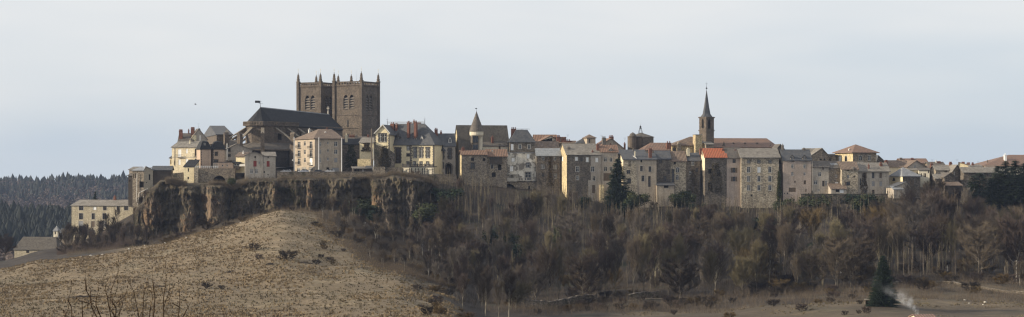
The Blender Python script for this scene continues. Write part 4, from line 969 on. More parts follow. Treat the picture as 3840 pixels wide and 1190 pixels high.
h = House('dark ivy grown house with grey metal roof and two skylights', 'town_house')
b = h.block('D', (780, 990), (430, 760), 708, 2, 'rubble_dark', ('gx', 'zinc', 370), d=7, wins=[(824, 436, 850, 472, 'dS'), (930, 436, 952, 474, 'dS'), (818, 509, 850, 550, 'cS'), (928, 512, 960, 552, 'cS'), (934, 592, 956, 634, 'dS'), (828, 580, 850, 620, 'k')])
b.skylight(808, 374, 824, 382, .40); b.skylight(918, 370, 938, 378, .42)
leaf_sheet(b, 860, 440, 930, 700, 1000, 'ivy_brown', seed=12)
b2 = h.block('D', (770, 972), (366, 440), 716, 2, 'rubble_dark', ('gx', 'brown_tile', 308), d=8)
h = House('white gabled house with orange tiled roof seen behind the metal roof', 'town_house')
b = h.block('D', (820, 960), (300, 360), 738, 14, 'cream_pale', ('gy', 'orange_tile', 256), d=12, apex=905, ov=.6, wins=[(918, 276, 934, 300, 'k')])
b2 = h.block('D', (765, 960), (306, 360), 742, 2, 'cream_pale', ('gx', 'orange_tile', 250), d=9)
h = House('row of red brick chimneys on a low brown roof behind the grey stone house', 'town_house')
b = h.block('E', (40, 250), (192, 250), 736, 2, 'rubble_dark', ('gx', 'brown_tile', 172), d=9)
for x0, y0, x1 in ((68, 118, 100), (112, 138, 152), (150, 156, 196), (196, 174, 216), (216, 178, 250)): b.chimney(x0, y0, x1, 200, 'brick', .2, 3)
b3 = h.block('E', (20, 158), (140, 200), 742, 2, 'rubble_dark', ('flat', 'orange_tile', 118), d=8)

h = House('tall grey stone house with pale stone tile roof and one sunlit yellow flank', 'town_house')
b = h.block('E', (165, 482), (300, 860), 699, 7, 'rubble_dark', ('gx', 'lauze', 200), xl=88, wins=[
    (242, 323, 266, 357, 'wL'), (292, 325, 313, 366, 'k'), (344, 326, 367, 369, 'wL'), (431, 329, 456, 371, 'wL'), (246, 411, 277, 461, 'dL'), (389, 411, 420, 461, 'dL'), (250, 499, 275, 536, 'dL'), (404, 502, 430, 545, 'dL'), (400, 585, 428, 660, 'b'),
    (114, 320, 129, 360, 'w', 'l'), (106, 420, 120, 460, 'dL', 'l'), (96, 500, 110, 535, 'k', 'l')])
k = MB(); k.face([(0, 0), (b.d, 0), (b.d, b.h), (b.d / 2, b.ridge_h - .15), (0, b.h)], [arch_pts(*[min(p, q) for p, q in zip(b.lloc(129, 360), b.lloc(114, 360))], *[max(p, q) for p, q in zip(b.lloc(129, 320), b.lloc(114, 320))], '')], Vector((-.04, 0, 0)), Vector((0, 1, 0)), Vector((0, 0, 1))); b.part('sunlit_flank_tint', k, 'rubble_yellow')  # flank recoloured yellow to show sunlight on the dark rubble
b.chimney(166, 222, 192, 262, 'grey_chimney', .25, 2); b.chimney(396, 256, 412, 290, 'brick', .1, 1)
k = MB(); s0, z0 = b.loc(362, 740, -.05); s1, z1 = b.loc(482, 540, -.05); s2, z2 = b.loc(388, 310, -.05); k.face([(s0, z0), (s1, z0), (s1, z2), (s2, z2), (s2, z1), (s0, z1)], [arch_pts(*b.loc(404, 545), *b.loc(430, 502), ''), arch_pts(*b.loc(400, 660), *b.loc(428, 585), ''), arch_pts(*b.loc(431, 371), *b.loc(456, 329), ''), arch_pts(*b.loc(389, 461), *b.loc(420, 411), '')], Vector((0, -.04, 0)), Vector((1, 0, 0)), Vector((0, 0, 1))); b.part('plaster_patch', k, 'grey_render')
h = House('small square lantern tower with tiled cap above the grey roofs', 'roof_tower', 'tower')
b = h.block('E', (352, 432), (142, 230), 730, 8, 'beige_render', ('hip', 'brown_tile', 114, {'ins': (2.5, 2.5)}), xl=314, wins=[(368, 152, 382, 190, 'k')])
b2 = h.block('E', (258, 345), (190, 240), 733, 4, 'rubble', ('hip', 'slate', 148, {'ridge': (318, 322)}), d=7)
h = House('narrow pale house with small gabled dormer and brown wooden balcony', 'town_house')
b = h.block('E', (484, 640), (272, 860), 702, 3, 'grey_render', ('gx', 'orange_tile', 212), d=8, ov=.4, wins=[(511, 325, 538, 367, 'dL'), (562, 326, 590, 368, 'dL'), (511, 411, 540, 455, 'dL'), (562, 411, 590, 455, 'dL'), (506, 474, 580, 545, 'b')])
b.dormer(550, 262, 598, 290, 238, 'grey_render', 'brown_tile', .02)
b.chimney(440, 190, 464, 262, 'brick', .3, 1); b.chimney(614, 206, 632, 232, 'brick', .6, 1)
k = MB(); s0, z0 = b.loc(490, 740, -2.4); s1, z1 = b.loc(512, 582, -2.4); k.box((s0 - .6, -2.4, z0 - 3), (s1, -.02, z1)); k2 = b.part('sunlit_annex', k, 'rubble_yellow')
h = House('house with warm brown roof and clustered brick chimneys behind narrow pale house', 'town_house')
b = h.block('E', (440, 700), (245, 300), 728, 6, 'beige_render', ('gy', 'orange_tile', 148), d=14, apex=578, ov=.6)
b.chimney(494, 130, 526, 205, 'grey_chimney', .0, 3); b.chimney(560, 118, 598, 165, 'brick', .3, 3); b.chimney(566, 192, 578, 215, 'brick', .0, 1); b.chimney(697, 184, 712, 222, 'brick', .6, 1)
h = House('broad slate roofed house, half rubble and half plaster, behind the great spruce', 'town_house')
b = h.block('E', (692, 1002), (344, 880), 697, 4, 'beige_render', ('gx', 'slate', 290), xl=650, wins=[
    (849, 405, 873, 454, 'kL'), (927, 410, 953, 461, 'kL'), (861, 496, 888, 549, 'kL'), (924, 502, 948, 602, 'k'), (852, 348, 868, 372, 'o'), (738, 358, 764, 412, 'b'), (722, 444, 758, 480, 'k'), (728, 522, 764, 572, 'k')])
k = MB(); s0, z0 = b.loc(693, 660, -.05); s1, z1 = b.loc(812, 360, -.05); k.face([(.02, z0 - 4), (s1, z0 - 4), (s1 + .5, z0), (s1, z1), (.02, z1)], [arch_pts(*b.loc(x0, y1), *b.loc(x1, y0), '') for x0, y0, x1, y1 in ((738, 358, 764, 412), (722, 444, 758, 480), (728, 522, 764, 572))], Vector((0, -.04, 0)), Vector((1, 0, 0)), Vector((0, 0, 1))); b.part('bare_rubble', k, 'rubble_pale')
k = MB(); k.face([(0, 0), (b.d, 0), (b.d, b.h), (b.d / 2, b.ridge_h - .15), (0, b.h)], [], Vector((-.04, 0, 0)), Vector((0, 1, 0)), Vector((0, 0, 1))); b.part('sunny_flank_tint', k, 'cream')  # paler cream layer paints the sun onto this flank
b.chimney(796, 266, 808, 316, 'pale_chimney', .2, 1); b.chimney(930, 234, 957, 312, 'brick', .15, 2)
k = MB(); s0, z0 = b.loc(782, 318, 1.5); s1, z1 = b.loc(815, 341, .2); k.bar((s0, 1.6, z0 + .3), (s1, .0, z1 + .25), .25, .15); b.part('roof_flashing', k, 'off_white')
h = House('low dark slate roofs crowded behind the broad slate house', 'town_house')
b = h.block('E', (630, 900), (290, 350), 722, 4, 'rubble_dark', ('gx', 'slate', 256), d=8)
b.chimney(780, 240, 792, 268, 'grey_chimney', .3, 1); b.chimney(985, 262, 1003, 296, 'brick', .4, 2)
h = House('stone house with jutting balcony over a pale lean-to beside the broad slate house', 'town_house')
b = h.block('F', (104, 192), (492, 780), 701, 3, 'rubble_dark', ('gx', 'slate', 443), d=8, wins=[(120, 498, 138, 520, 'k'), (146, 600, 164, 632, 'kS'), (172, 560, 186, 590, 'k')])
b2 = h.block('F', (106, 212), (656, 790), 697, 3, 'beige_render', ('shed', 'slate', 640), d=3.5, wins=[(150, 655, 178, 674, 'o')])
k = MB(); s0, z0 = b.loc(104, 640, -.8); s1, z1 = b.loc(192, 600, -.8); k.box((s0, -.9, z0), (s1, 0, z0 + .2)); k.bar((s0, -.86, z0 + 1.1), (s1, -.86, z0 + 1.1), .08); i = s0
while i < s1: k.bar((i, -.86, z0), (i, -.86, z0 + 1.1), .06); i += .35
b.part('balcony', k, 'timber')
h = House('cream stone house with brown tiled roof and one round window', 'town_house')
b = h.block('F', (192, 288), (505, 780), 702, 2, 'rubble_pale', ('gx', 'brown_tile', 446), d=8, wins=[(225, 546, 244, 577, 'dAL'), (224, 594, 240, 622, 'dAL'), (196, 556, 214, 640, 'k'), (210, 510, 224, 528, 'o')])
b.chimney(292, 424, 310, 456, 'pale_chimney', .3, 2)
h = House('ivy darkened house with slate roof left of the bright red roof'.replace('left of', 'beside'), 'town_house')
b = h.block('F', (288, 376), (502, 790), 703, 4, 'rubble_dark', ('gx', 'slate', 456), d=8, wins=[(320, 506, 336, 534, 'dL'), (306, 570, 320, 590, 'd'), (346, 548, 362, 578, 'k')])
leaf_sheet(b, 290, 560, 375, 720, 450, 'ivy_brown', seed=21)
h = House('dark ruined looking house under a bright new red tile roof', 'town_house')
b = h.block('F', (405, 541), (481, 790), 699, 5, 'rubble_dark', ('gx', 'red_tile', 428), xl=376, wins=[(426, 555, 452, 585, 'o'), (480, 560, 500, 600, 'k'), (425, 640, 450, 690, 'o')])
leaf_sheet(b, 400, 520, 540, 700, 800, 'ivy_brown', seed=22)
k = MB(); k.face([(0, b.h - 5), (b.d, b.h - 5), (b.d, b.h), (b.d / 2, b.ridge_h - .15), (0, b.h)], [], Vector((-.04, 0, 0)), Vector((0, 1, 0)), Vector((0, 0, 1))); b.part('gable_sun_tint', k, 'cream')  # cream sheet colours the gable as sunlit against the dark front
b.chimney(510, 424, 524, 448, 'brick', .4, 1); b.chimney(371, 422, 384, 446, 'brick', .5, 1)
h = House('pinkish plaster house with dark open shutters beside the bright red roof', 'town_house')
b = h.block('F', (541, 631), (484, 790), 700, 4, 'pink_render', ('gx', 'lauze_dark', 424), d=8, wins=[(577, 495, 597, 519, 'k'), (576, 548, 596, 579, 'k'), (576, 603, 596, 633, 'k')])
for ya, yb in ((548, 579), (603, 633)):
    for x0, x1 in ((566, 575), (597, 606)):
        k = MB(); s0, z0 = b.loc(x0, yb); s1, z1 = b.loc(x1, ya); k.box((s0, -.09, z0), (s1, -.02, z1)); b.part('shutter', k, 'brown_wood')
b.pipe(628, 490, 700, 'off_white', .06)
b.chimney(586, 430, 598, 458, 'brick', .4, 1)
h = House('great square stone house with three rows of white framed windows', 'town_house')
w_ = [(x - 8, 502, x + 8, 519, 'dS') for x in (678, 742, 811)] + [(x - 10, 543, x + 10, 578, s) for x, s in ((677, 'dL'), (742, 'wL'), (810, 'dL'))] + [(x - 10, 600, x + 10, 635, s) for x, s in ((677, 'cL'), (742, 'dL'), (810, 'dL'))] + [(x - 10, 657, x + 10, 690, s) for x, s in ((677, 'cL'), (742, 'dL'), (810, 'dL'))] + [(690, 715, 702, 726, 'o'), (776, 712, 784, 722, 'o')]
b = h.block('F', (632, 866), (480, 800), 699, 2, 'rubble_pale', ('gx', 'lauze', 428), d=11, ov=.6, wins=w_)
for x0, y0 in ((690, 520), (745, 600), (800, 650)): pass
leaf_sheet(b, 842, 570, 892, 770, 1500, 'ivy', seed=31)
k = MB(); 
for i in range(8): q = b.loc(722 + i * 5, 462, b.d * .2); k.box((q[0], b.d * .2, q[1] - .2), (q[0] + .5, b.d * .2 + .5, q[1] + .3 + .2 * math.sin(i)))
k.build('ridge_rubble', 'stone_trim', b.roof, b.M)

# ============ behind: orange hip roof, cistern towers
h = House('orange hip roofed house behind the slate roofs before the church', 'town_house')
b = h.block('F', (18, 190), (438, 480), 730, 4, 'beige_render', ('hip', 'old_pink_tile', 394, {'ridge': (66, 180)}), d=11)
b.chimney(164, 382, 192, 448, 'brick', .1, 2); b.chimney(54, 424, 74, 470, 'brick', -.3, 2)
h = House('squat round and many sided stone towers with an open iron bell cage on top', 'stone_tower', 'tower')
b = h.block('E', (876, 972), (134, 260), 742, 18, 'rubble_dark', None, xl=None, d=9)
k = MB(); s, z0 = b.loc(876, 134); H0 = b.h; c = b.loc(862, 134, 5); rr = (b.loc(972, 134, 5)[0] - b.loc(756, 134, 5)[0]) / 2
k.lathe([(rr, 0), (rr, H0)], (c[0], 5.4, 0), 8, a0=.3, a1=.3 + 2 * math.pi); b.part('octagon_wall', k, 'basalt')
k = MB(); zt = b.loc(862, 94, 5)[1]; k.lathe([(rr * 1.07, H0 - .1), (rr * 1.05, H0 + .1), (0.05, zt)], (c[0], 5.4, 0), 8, a0=.3, a1=.3 + 2 * math.pi); b.part('octagon_roof', k, 'lauze_dark')
k = MB(); c2 = b.loc(773, 128, 2); r2 = (b.loc(812, 128, 2)[0] - b.loc(734, 128, 2)[0]) / 2; k.lathe([(r2, 0), (r2, c2[1])], (c2[0], 2, 0), 16); b.part('round_wall', k, 'basalt')
k = MB(); k.lathe([(r2 * .85, c2[1]), (r2 * .6, c2[1] + .9), (0, b.loc(775, 90, 2)[1])], (c2[0] + .3, 2, 0), 12); b.part('round_roof', k, 'lauze_dark')
k = MB(); cx_ = b.loc(852, 60, 5.4)[0]; za, zt2, zc = b.loc(852, 98, 5.4)[1], b.loc(852, 26, 5.4)[1], b.loc(852, 55, 5.4)[1]
for i in range(4):
    t = math.pi / 4 + i * math.pi / 2; k.tube([(cx_ + 1.15 * math.cos(t), 5.4 + 1.15 * math.sin(t), za - .5), (cx_ + .35 * math.cos(t), 5.4 + .35 * math.sin(t), zc), (cx_ + .28 * math.cos(t), 5.4 + .28 * math.sin(t), zt2 - .5)], [.09, .08, .08], 5, tip=False)
k.lathe([(.5, zc - .1), (.5, zc + .1), (.35, zc + .15)], (cx_, 5.4, 0), 8); k.lathe([(.45, zt2 - .55), (0, zt2)], (cx_, 5.4, 0), 8); k.lathe([(.34, zc + .25), (.2, zc + .8), (0, zc + .9)], (cx_, 5.4, 0), 8); k.tube([(cx_, 5.4, zt2 - .3), (cx_, 5.4, zt2 + 1.2)], [.04, .03], 4); b.part('bell_cage', k, 'iron')

# ============ right hand terrace
h = House('tall beige house with slate roof, two small dormers and a bright gable', 'town_house')
b = h.block('G', (236, 560), (245, 780), 700, 2, 'pink_render', ('gx', 'slate', 130), xl=None, d=8, wins=[
    (330, 298, 355, 340, 'dL'), (470, 298, 496, 340, 'dL'), (328, 387, 358, 430, 'c'), (470, 390, 496, 427, 'd'), (472, 482, 501, 528, 'b'), (300, 566, 382, 615, 'b'), (365, 485, 380, 510, 'k'), (492, 582, 506, 612, 'b'), (278, 622, 292, 640, 'o'), (246, 626, 258, 640, 'o'), (330, 675, 342, 687, 'o')])
k = MB(); k.face([(0, b.h - 1), (b.d, b.h - 1), (b.d, b.h), (b.d / 2, b.ridge_h - .15), (0, b.h)], [], Vector((-.04, 0, 0)), Vector((0, 1, 0)), Vector((0, 0, 1))); b.part('gable_sun_tint', k, 'cream_pale')  # gable top given a paler colour for the sunlight on it
b.dormer(322, 214, 362, 258, 192, 'grey_render', 'slate_dark', .0); b.dormer(462, 214, 502, 258, 192, 'grey_render', 'slate_dark', .0)
b.chimney(464, 106, 490, 135, 'grey_chimney', .5, 2); b.chimney(220, 60, 242, 130, 'grey_chimney', .5, 1)
h = House('narrow set back house with wooden gallery beside the great square stone house', 'town_house')
b = h.block('G', (180, 240), (248, 760), 704, 2, 'rubble_dark', ('shed', 'brown_tile', 205), d=6, wins=[(204, 372, 240, 425, 'b'), (206, 466, 238, 520, 'k'), (190, 262, 206, 290, 'o')])
k = MB(); s0, z0 = b.loc(182, 370, -1.2); s1, z1 = b.loc(280, 310, -1.2); k.slab([[(0, -1.6, z0 + .4), (b.w + 1, -1.6, z0 + .4), (b.w + 1, -.02, z1), (0, -.02, z1)]], .2); b.part('porch_roof', k, 'lauze_dark')
b2 = h.block('G', (165, 242), (112, 260), 722, 4, 'rubble_dark', ('gy', 'lauze_dark', 66), d=8, apex=205)
h = House('plain brown stone gabled house behind the tall beige house', 'town_house')
b = h.block('G', (545, 768), (205, 300), 722, 6, 'rubble', ('gy', 'lauze', 112), xl=None, d=16, apex=682, ov=.4, wins=[(660, 232, 680, 252, 'o'), (705, 230, 722, 252, 'o')])
b2 = h.block('G', (480, 640), (205, 300), 726, -2, 'rubble', ('gx', 'lauze', 116), d=10)
b3 = h.block('G', (735, 850), (195, 300), 726, 4, 'rubble', ('gx', 'lauze_dark', 182), d=8, wins=[(760, 230, 784, 252, 'o')])
h = House('peeling house with stained plaster and a dark doorway under a low brown roof', 'town_house')
b = h.block('G', (576, 760), (325, 760), 701, 3, 'peeling' if False else 'pale_render', ('gx', 'lauze_dark', 262), d=8, wins=[(640, 388, 675, 438, 'd'), (591, 482, 628, 530, 'd'), (686, 486, 713, 552, 'k'), (718, 486, 746, 548, 'c'), (686, 330, 706, 360, 'b'), (635, 582, 658, 606, 'c')])
b.pipe(570, 262, 600, 'light_trim', .1)
h = House('narrow rubble house with one small white window and a tin skylight', 'town_house')
b = h.block('G', (760, 912), (338, 760), 702, 2, 'rubble', ('gx', 'lauze_dark', 262), d=8, wins=[(837, 413, 857, 450, 'd'), (832, 503, 868, 546, 'w')])
b.skylight(778, 296, 862, 318, .25, 'slate_pale')
b2 = h.block('G', (790, 962), (578, 680), 697, 2, 'pale_render', ('shed', 'brown_tile', 520), d=4.5, wins=[(842, 582, 884, 616, 'o'), (888, 582, 934, 626, 'w')])
h = House('cream plaster house with tilted eaves and blue-black shutters', 'town_house')
b = h.block('G', (912, 1098), (352, 760), 700, 2, 'rubble_pale', ('gx', 'brown_tile', 268), d=8.5, wins=[(972, 420, 997, 458, 'd'), (964, 496, 1008, 541, 'k'), (1046, 430, 1062, 450, 'oA'), (974, 362, 1000, 378, 'b')])
k = MB(); s0, z0 = b.loc(946, 541); s1, z1 = b.loc(963, 496); k.box((s0, -.09, z0), (s1, -.02, z1)); b.part('shutter', k, 'brown_wood')
k = MB(); q = b.loc(1040, 340, .5); k.lathe([(1.1, q[1] - .6), (.9, q[1]), (0, q[1] + .7)], (q[0], .5, 0), 8); b.part('roof_hood', k, 'lauze_dark')
h = House('long beige house with shallow pale roof and brown shuttered windows', 'town_house')
b = h.block('G', (1098, 1452), (368, 780), 702, 5, 'rubble_pale' if False else 'pale_render', ('gx', 'lauze', 280), d=9, ov=.7, wins=[(1164, 392, 1197, 455, 'b'), (1258, 390, 1287, 458, 'kL'), (1344, 394, 1372, 456, 'b'), (1164, 492, 1200, 550, 'b'), (1256, 492, 1290, 548, 'g'), (1344, 495, 1376, 550, 'g'), (1170, 596, 1196, 642, 'c'), (1258, 590, 1288, 652, 'k'), (1118, 460, 1134, 540, 'k')])
b.chimney(1214, 288, 1228, 342, 'brick', .12, 1); b.chimney(1348, 270, 1374, 336, 'brick', .3, 2); b.chimney(1408, 246, 1438, 322, 'brick', .6, 3)
leaf_sheet(b, 1100, 400, 1230, 700, 700, 'ivy_brown', seed=41)
h = House('square two storey stone pavilion with pyramid tile roof and one sunlit side', 'pavilion', 'house')
b = h.block('G', (1040, 1310), (160, 330), 716, 20, 'rubble', ('hip', 'old_pink_tile', 72, {'ins': (5.2, 5.2)}), xl=832, ov=.9, wins=[
    (1107, 196, 1143, 252, 'dAL'), (1214, 197, 1246, 252, 'dL'), (875, 206, 902, 260, 'wL', 'l'), (947, 200, 973, 262, 'kAL', 'l')])
k = MB(); s, z = b.loc(1135, 266, -.4); k.box((s - 1.3, -.5, z - .7), (s + 1, -.02, z)); b.part('chest', k, 'light_trim')
k = MB(); k.face([(0, 0), (b.d, 0), (b.d, b.h), (0, b.h)], [arch_pts(min(b.lloc(875, 0)[0], b.lloc(902, 0)[0]), b.lloc(875, 260)[1], max(b.lloc(875, 0)[0], b.lloc(902, 0)[0]), b.lloc(875, 206)[1], ''), arch_pts(min(b.lloc(947, 0)[0], b.lloc(973, 0)[0]), b.lloc(947, 262)[1], max(b.lloc(947, 0)[0], b.lloc(973, 0)[0]), b.lloc(947, 200)[1], '')], Vector((-.04, 0, 0)), Vector((0, 1, 0)), Vector((0, 0, 1))); b.part('sunlit_side_tint', k, 'rubble_yellow')  # sunlight painted as a yellow layer over the rubble side
b.chimney(990, 110, 1002, 138, 'off_white', .3, 1)
h = House('grey pitched roof peeping out behind the stone pavilion', 'town_house')
b = h.block('G', (1310, 1410), (268, 330), 735, 2, 'rubble_dark', ('gy', 'slate', 195), d=14, apex=1330)
h = House('slate hipped house with round window in its yellow sunlit end', 'town_house')
b = h.block('H', (243, 432), (402, 640), 702, 14, 'rubble_dark', ('hip', 'slate_pale', 312, {'ridge': (240, 250)}), xl=104, ov=.4, wins=[(132, 420, 164, 454, 'kA', 'l'), (318, 446, 336, 500, 'b'), (345, 446, 366, 498, 'b')])
k = MB(); k.face([(0, 0), (b.d, 0), (b.d, b.h), (0, b.h)], [arch_pts(*[min(p, q) for p, q in zip(b.lloc(132, 454), b.lloc(164, 454))], *[max(p, q) for p, q in zip(b.lloc(132, 420), b.lloc(164, 420))], 'A')], Vector((-.04, 0, 0)), Vector((0, 1, 0)), Vector((0, 0, 1))); b.part('sunlit_end_tint', k, 'yellow')  # yellow layer puts sunlight into the end wall's colour
h = House('small pale shed with green-grey tin roof below the round windowed house', 'small_shed', 'shed')
b = h.block('H', (145, 330), (520, 640), 694, 8, 'pale_render', ('gy', 'slate', 466), xl=66, apex=285, wins=[(75, 560, 88, 605, 'k', 'l'), (118, 575, 130, 605, 'o', 'l')])
b2 = h.block('H', (148, 242), (542, 640), 692, 8, 'pale_render', ('shed', 'zinc', 512), d=3)
h = House('beige gabled house with a wide brown tiled roof above the round windowed house', 'town_house')
b = h.block('H', (300, 486), (298, 440), 716, 12, 'grey_render', ('gy', 'brown_tile', 236), d=15, apex=388, ov=.5, wins=[(364, 286, 384, 330, 'd')])
b2 = h.block('H', (78, 300), (302, 400), 719, 2, 'cream', ('gx', 'brown_tile', 236), d=10)
b2.chimney(52, 228, 80, 300, 'brick', .2, 2); b2.chimney(0, 250, 18, 315, 'brick', .2, 1)
h = House('bright white rendered house with small dark windows among brown roofs', 'town_house')
b = h.block('H', (414, 530), (338, 520), 708, -9, 'cream_pale', ('shed', 'lauze_dark', 318), d=6, wins=[(466, 372, 477, 412, 'k'), (480, 372, 492, 412, 'k'), (436, 372, 448, 410, 'k'), (512, 340, 524, 372, 'k')])
b2 = h.block('H', (318, 420), (338, 430), 712, 2, 'cream_pale', ('shed', 'lauze', 315), d=5, wins=[(390, 362, 410, 388, 'k')])
h = House('dark red tiled roof with two chimneys standing farthest back', 'town_house')
b = h.block('H', (225, 515), (262, 320), 756, 3, 'rubble', ('gx', 'old_pink_tile', 216), d=9)
b.chimney(208, 204, 238, 240, 'grey_chimney', .4, 3); b.chimney(328, 206, 360, 240, 'brick', .4, 3)
h = House('low house with brown tile roof and one thick brick chimney beside the white house', 'town_house')
b = h.block('H', (490, 780), (330, 460), 722, 5, 'rubble', ('gx', 'brown_tile', 290), d=10)
b.chimney(538, 256, 564, 320, 'brick', .1, 2)
b2 = h.block('H', (530, 700), (298, 360), 735, 3, 'rubble', ('gx', 'lauze_dark', 252), d=9)
b2.chimney(594, 230, 606, 262, 'off_white', .4, 1); b2.chimney(608, 242, 648, 285, 'brick', .4, 4)
h = House('stone gable ended house with tile roof and chimney above the dark wood', 'town_house')
b = h.block('H', (776, 874), (345, 500), 712, 14, 'rubble_dark', ('gy', 'lauze', 282), d=9, apex=822, ov=.4, wins=[(786, 356, 800, 390, 'c')])
b2 = h.block('H', (600, 776), (338, 500), 714, 2, 'rubble_pale', ('gx', 'lauze', 290), d=9, wins=[(690, 340, 718, 366, 'b')])
b2.chimney(740, 248, 768, 296, 'brick', .4, 3)
h = House('low brown gable roof half sunk in bare branches above the wood', 'small_house')
b = h.block('H', (690, 800), (410, 540), 702, 12, 'rubble_dark', ('gy', 'lauze_dark', 366), d=9, apex=755, ov=.4)
b2 = h.block('H', (590, 700), (428, 540), 704, 2, 'rubble_dark', ('gx', 'lauze', 380), d=8)
h = House('small lean-to shed roof lowest among the branches', 'small_shed', 'shed')
b = h.block('H', (712, 880), (502, 580), 697, 4, 'timber', ('shed', 'brown_tile', 462), d=6)
h = House('yellow gabled house with rows of little chimney pots', 'town_house')
b = h.block('H', (832, 985), (296, 400), 742, -16, 'yellow', ('gy', 'brown_tile', 254), d=9, apex=838)
b.chimney(872, 248, 905, 290, 'brick', .3, 4); b.chimney(926, 254, 962, 290, 'brick', .3, 3)
b2 = h.block('H', (962, 1090), (300, 400), 738, 3, 'rubble', ('gx', 'lauze', 282), d=7)
b2.chimney(980, 254, 1000, 296, 'brick', .3, 2)
h = House('long low stone house with mossy brown roof next to the dark spruces', 'town_house')
b = h.block('H', (895, 1262), (360, 640), 708, 3, 'rubble_dark', ('gx', 'lauze', 308), d=9, ov=.5, wins=[(1090, 372, 1106, 400, 'd'), (1140, 374, 1152, 398, 'k'), (1112, 428, 1126, 460, 'k')])
h = House('very large brown tiled roof with tall white chimney behind the spruces', 'town_house')
b = h.block('H', (1085, 1640), (296, 400), 748, 2, 'cream_pale', ('hip', 'old_pink_tile', 178, {'ridge': (1375, 1600)}), d=22, ov=.6)
b.chimney(1326, 158, 1350, 232, 'white', .25, 1, 1.2)
b.chimney(1142, 228, 1152, 268, 'grey_chimney', .3, 1)
b2 = h.block('H', (1150, 1260), (318, 400), 742, 3, 'beige_render', ('gx', 'brown_tile', 288), d=7)

# antennas
for key, x, y0, y1, Y, t in (('H', 822, 218, 290, 725, 'over the stone gabled house'), ('H', 1050, 240, 296, 735, 'above the yellow house with chimney pots'), ('H', 557, 220, 290, 730, 'beside the thick brick chimney'), ('E', 172, 110, 160, 730, 'above the row of brick chimneys'), ('E', 490, 118, 150, 728, 'above the clustered chimneys'), ('E', 706, 140, 200, 728, 'near the squat stone towers')):
    p, q = W(zx(key, x), zy(key, y1), Y), W(zx(key, x), zy(key, y0), Y); k = MB(); H_ = q.z - p.z
    k.tube([(0, 0, -2), (0, 0, H_)], [.045, .035], 5)
    for j in range(3): k.bar((-.5 + .1 * j, 0, H_ - .15 - .3 * j), (.5 - .1 * j, 0, H_ - .15 - .3 * j), .035)
    o = k.build('antenna', 'iron', None, TR(p.x, p.y, p.z)); tag(o, 'thin television antenna on the roofs ' + t, 'antenna')
# the parapet wall along the cliff top
for x0, x1, Y, lab in ((1040, 1292, 689, 'low dark parapet wall along the cliff before the apartment block'), (1280, 1402, 688, 'low dark wall under the white trailer and long shed')):
    h = House(lab, 'parapet_wall', 'wall'); b = h.block('P', (x0, x1), (645, 690), Y, 2, 'retaining', None, d=.7)
    k = MB(); k.box((-.05, -.08, b.h), (b.w + .05, .78, b.h + .12)); b.part('coping', k, 'grey_chimney')
h = House('dark retaining wall carrying the castle court above the cliff', 'retaining_wall', 'wall')
b = h.block('P', (1500, 1712), (655, 730), 700, 3, 'retaining', None, d=1)
k = MB(); k.box((-.05, -.08, b.h), (b.w + .05, 1.08, b.h + .12)); b.part('coping', k, 'grey_chimney')
h = House('old stone garden wall hidden in the bushes below the tall beige house', 'garden_wall', 'wall')
b = h.block('G', (440, 1440), (640, 760), 690, 3, 'retaining', None, d=1)
k = MB(); k.box((-.05, -.08, b.h), (b.w + .05, 1.08, b.h + .12)); b.part('coping', k, 'retaining')
# ------------------------------------------------------------------ cathedral
PHI = R(62.8)
def face_box(k, O, a, nrm, u0, u1, z0, z1, q0, q1, m=0):
    pts = [O + a * u + Vector((0, 0, z)) + nrm * q for q in (q0, q1) for u, z in ((u0, z0), (u1, z0), (u1, z1), (u0, z1))]
    i = len(k.v); k.v.extend(tuple(p) for p in pts)
    for f in ((0, 1, 2, 3), (7, 6, 5, 4), (0, 4, 5, 1), (1, 5, 6, 2), (2, 6, 7, 3), (3, 7, 4, 0)): k.f.append(tuple(i + j for j in f)); k.m.append(m)
def lancet(b, root, fc, a, z0, e, z1, louv=True):
    """Louvres and moulded rim of a pointed bell opening."""
    O, ax, nr = b.frame(fc); k = MB(); n = 5
    pts = arch_pts(a, z0, e, z1, 'P')
    bk = MB(); bk.poly([O + ax * x + Vector((0, 0, z)) - nr * 1.1 for x, z in pts]); ob = bk.build('opening', 'dark_hole', root, b.M)
    for i in range(n):
        z = z0 + (z1 - z0) * (.06 + .17 * i); P0 = O + Vector((0, 0, z)); w_ = (e - a) * (.0 if i < 4 else .1)
        p = [P0 + ax * (a + w_) - nr * .15, P0 + ax * (e - w_) - nr * .15, P0 + ax * (e - w_) - nr * .95 + Vector((0, 0, .75)), P0 + ax * (a + w_) - nr * .95 + Vector((0, 0, .75))]
        k.poly(p); k.poly([q - Vector((0, 0, .14)) for q in reversed(p)]); k.poly([p[0], p[0] - Vector((0, 0, .14)), p[1] - Vector((0, 0, .14)), p[1]])
    k.build('louvre', 'grey_chimney', ob, b.M)
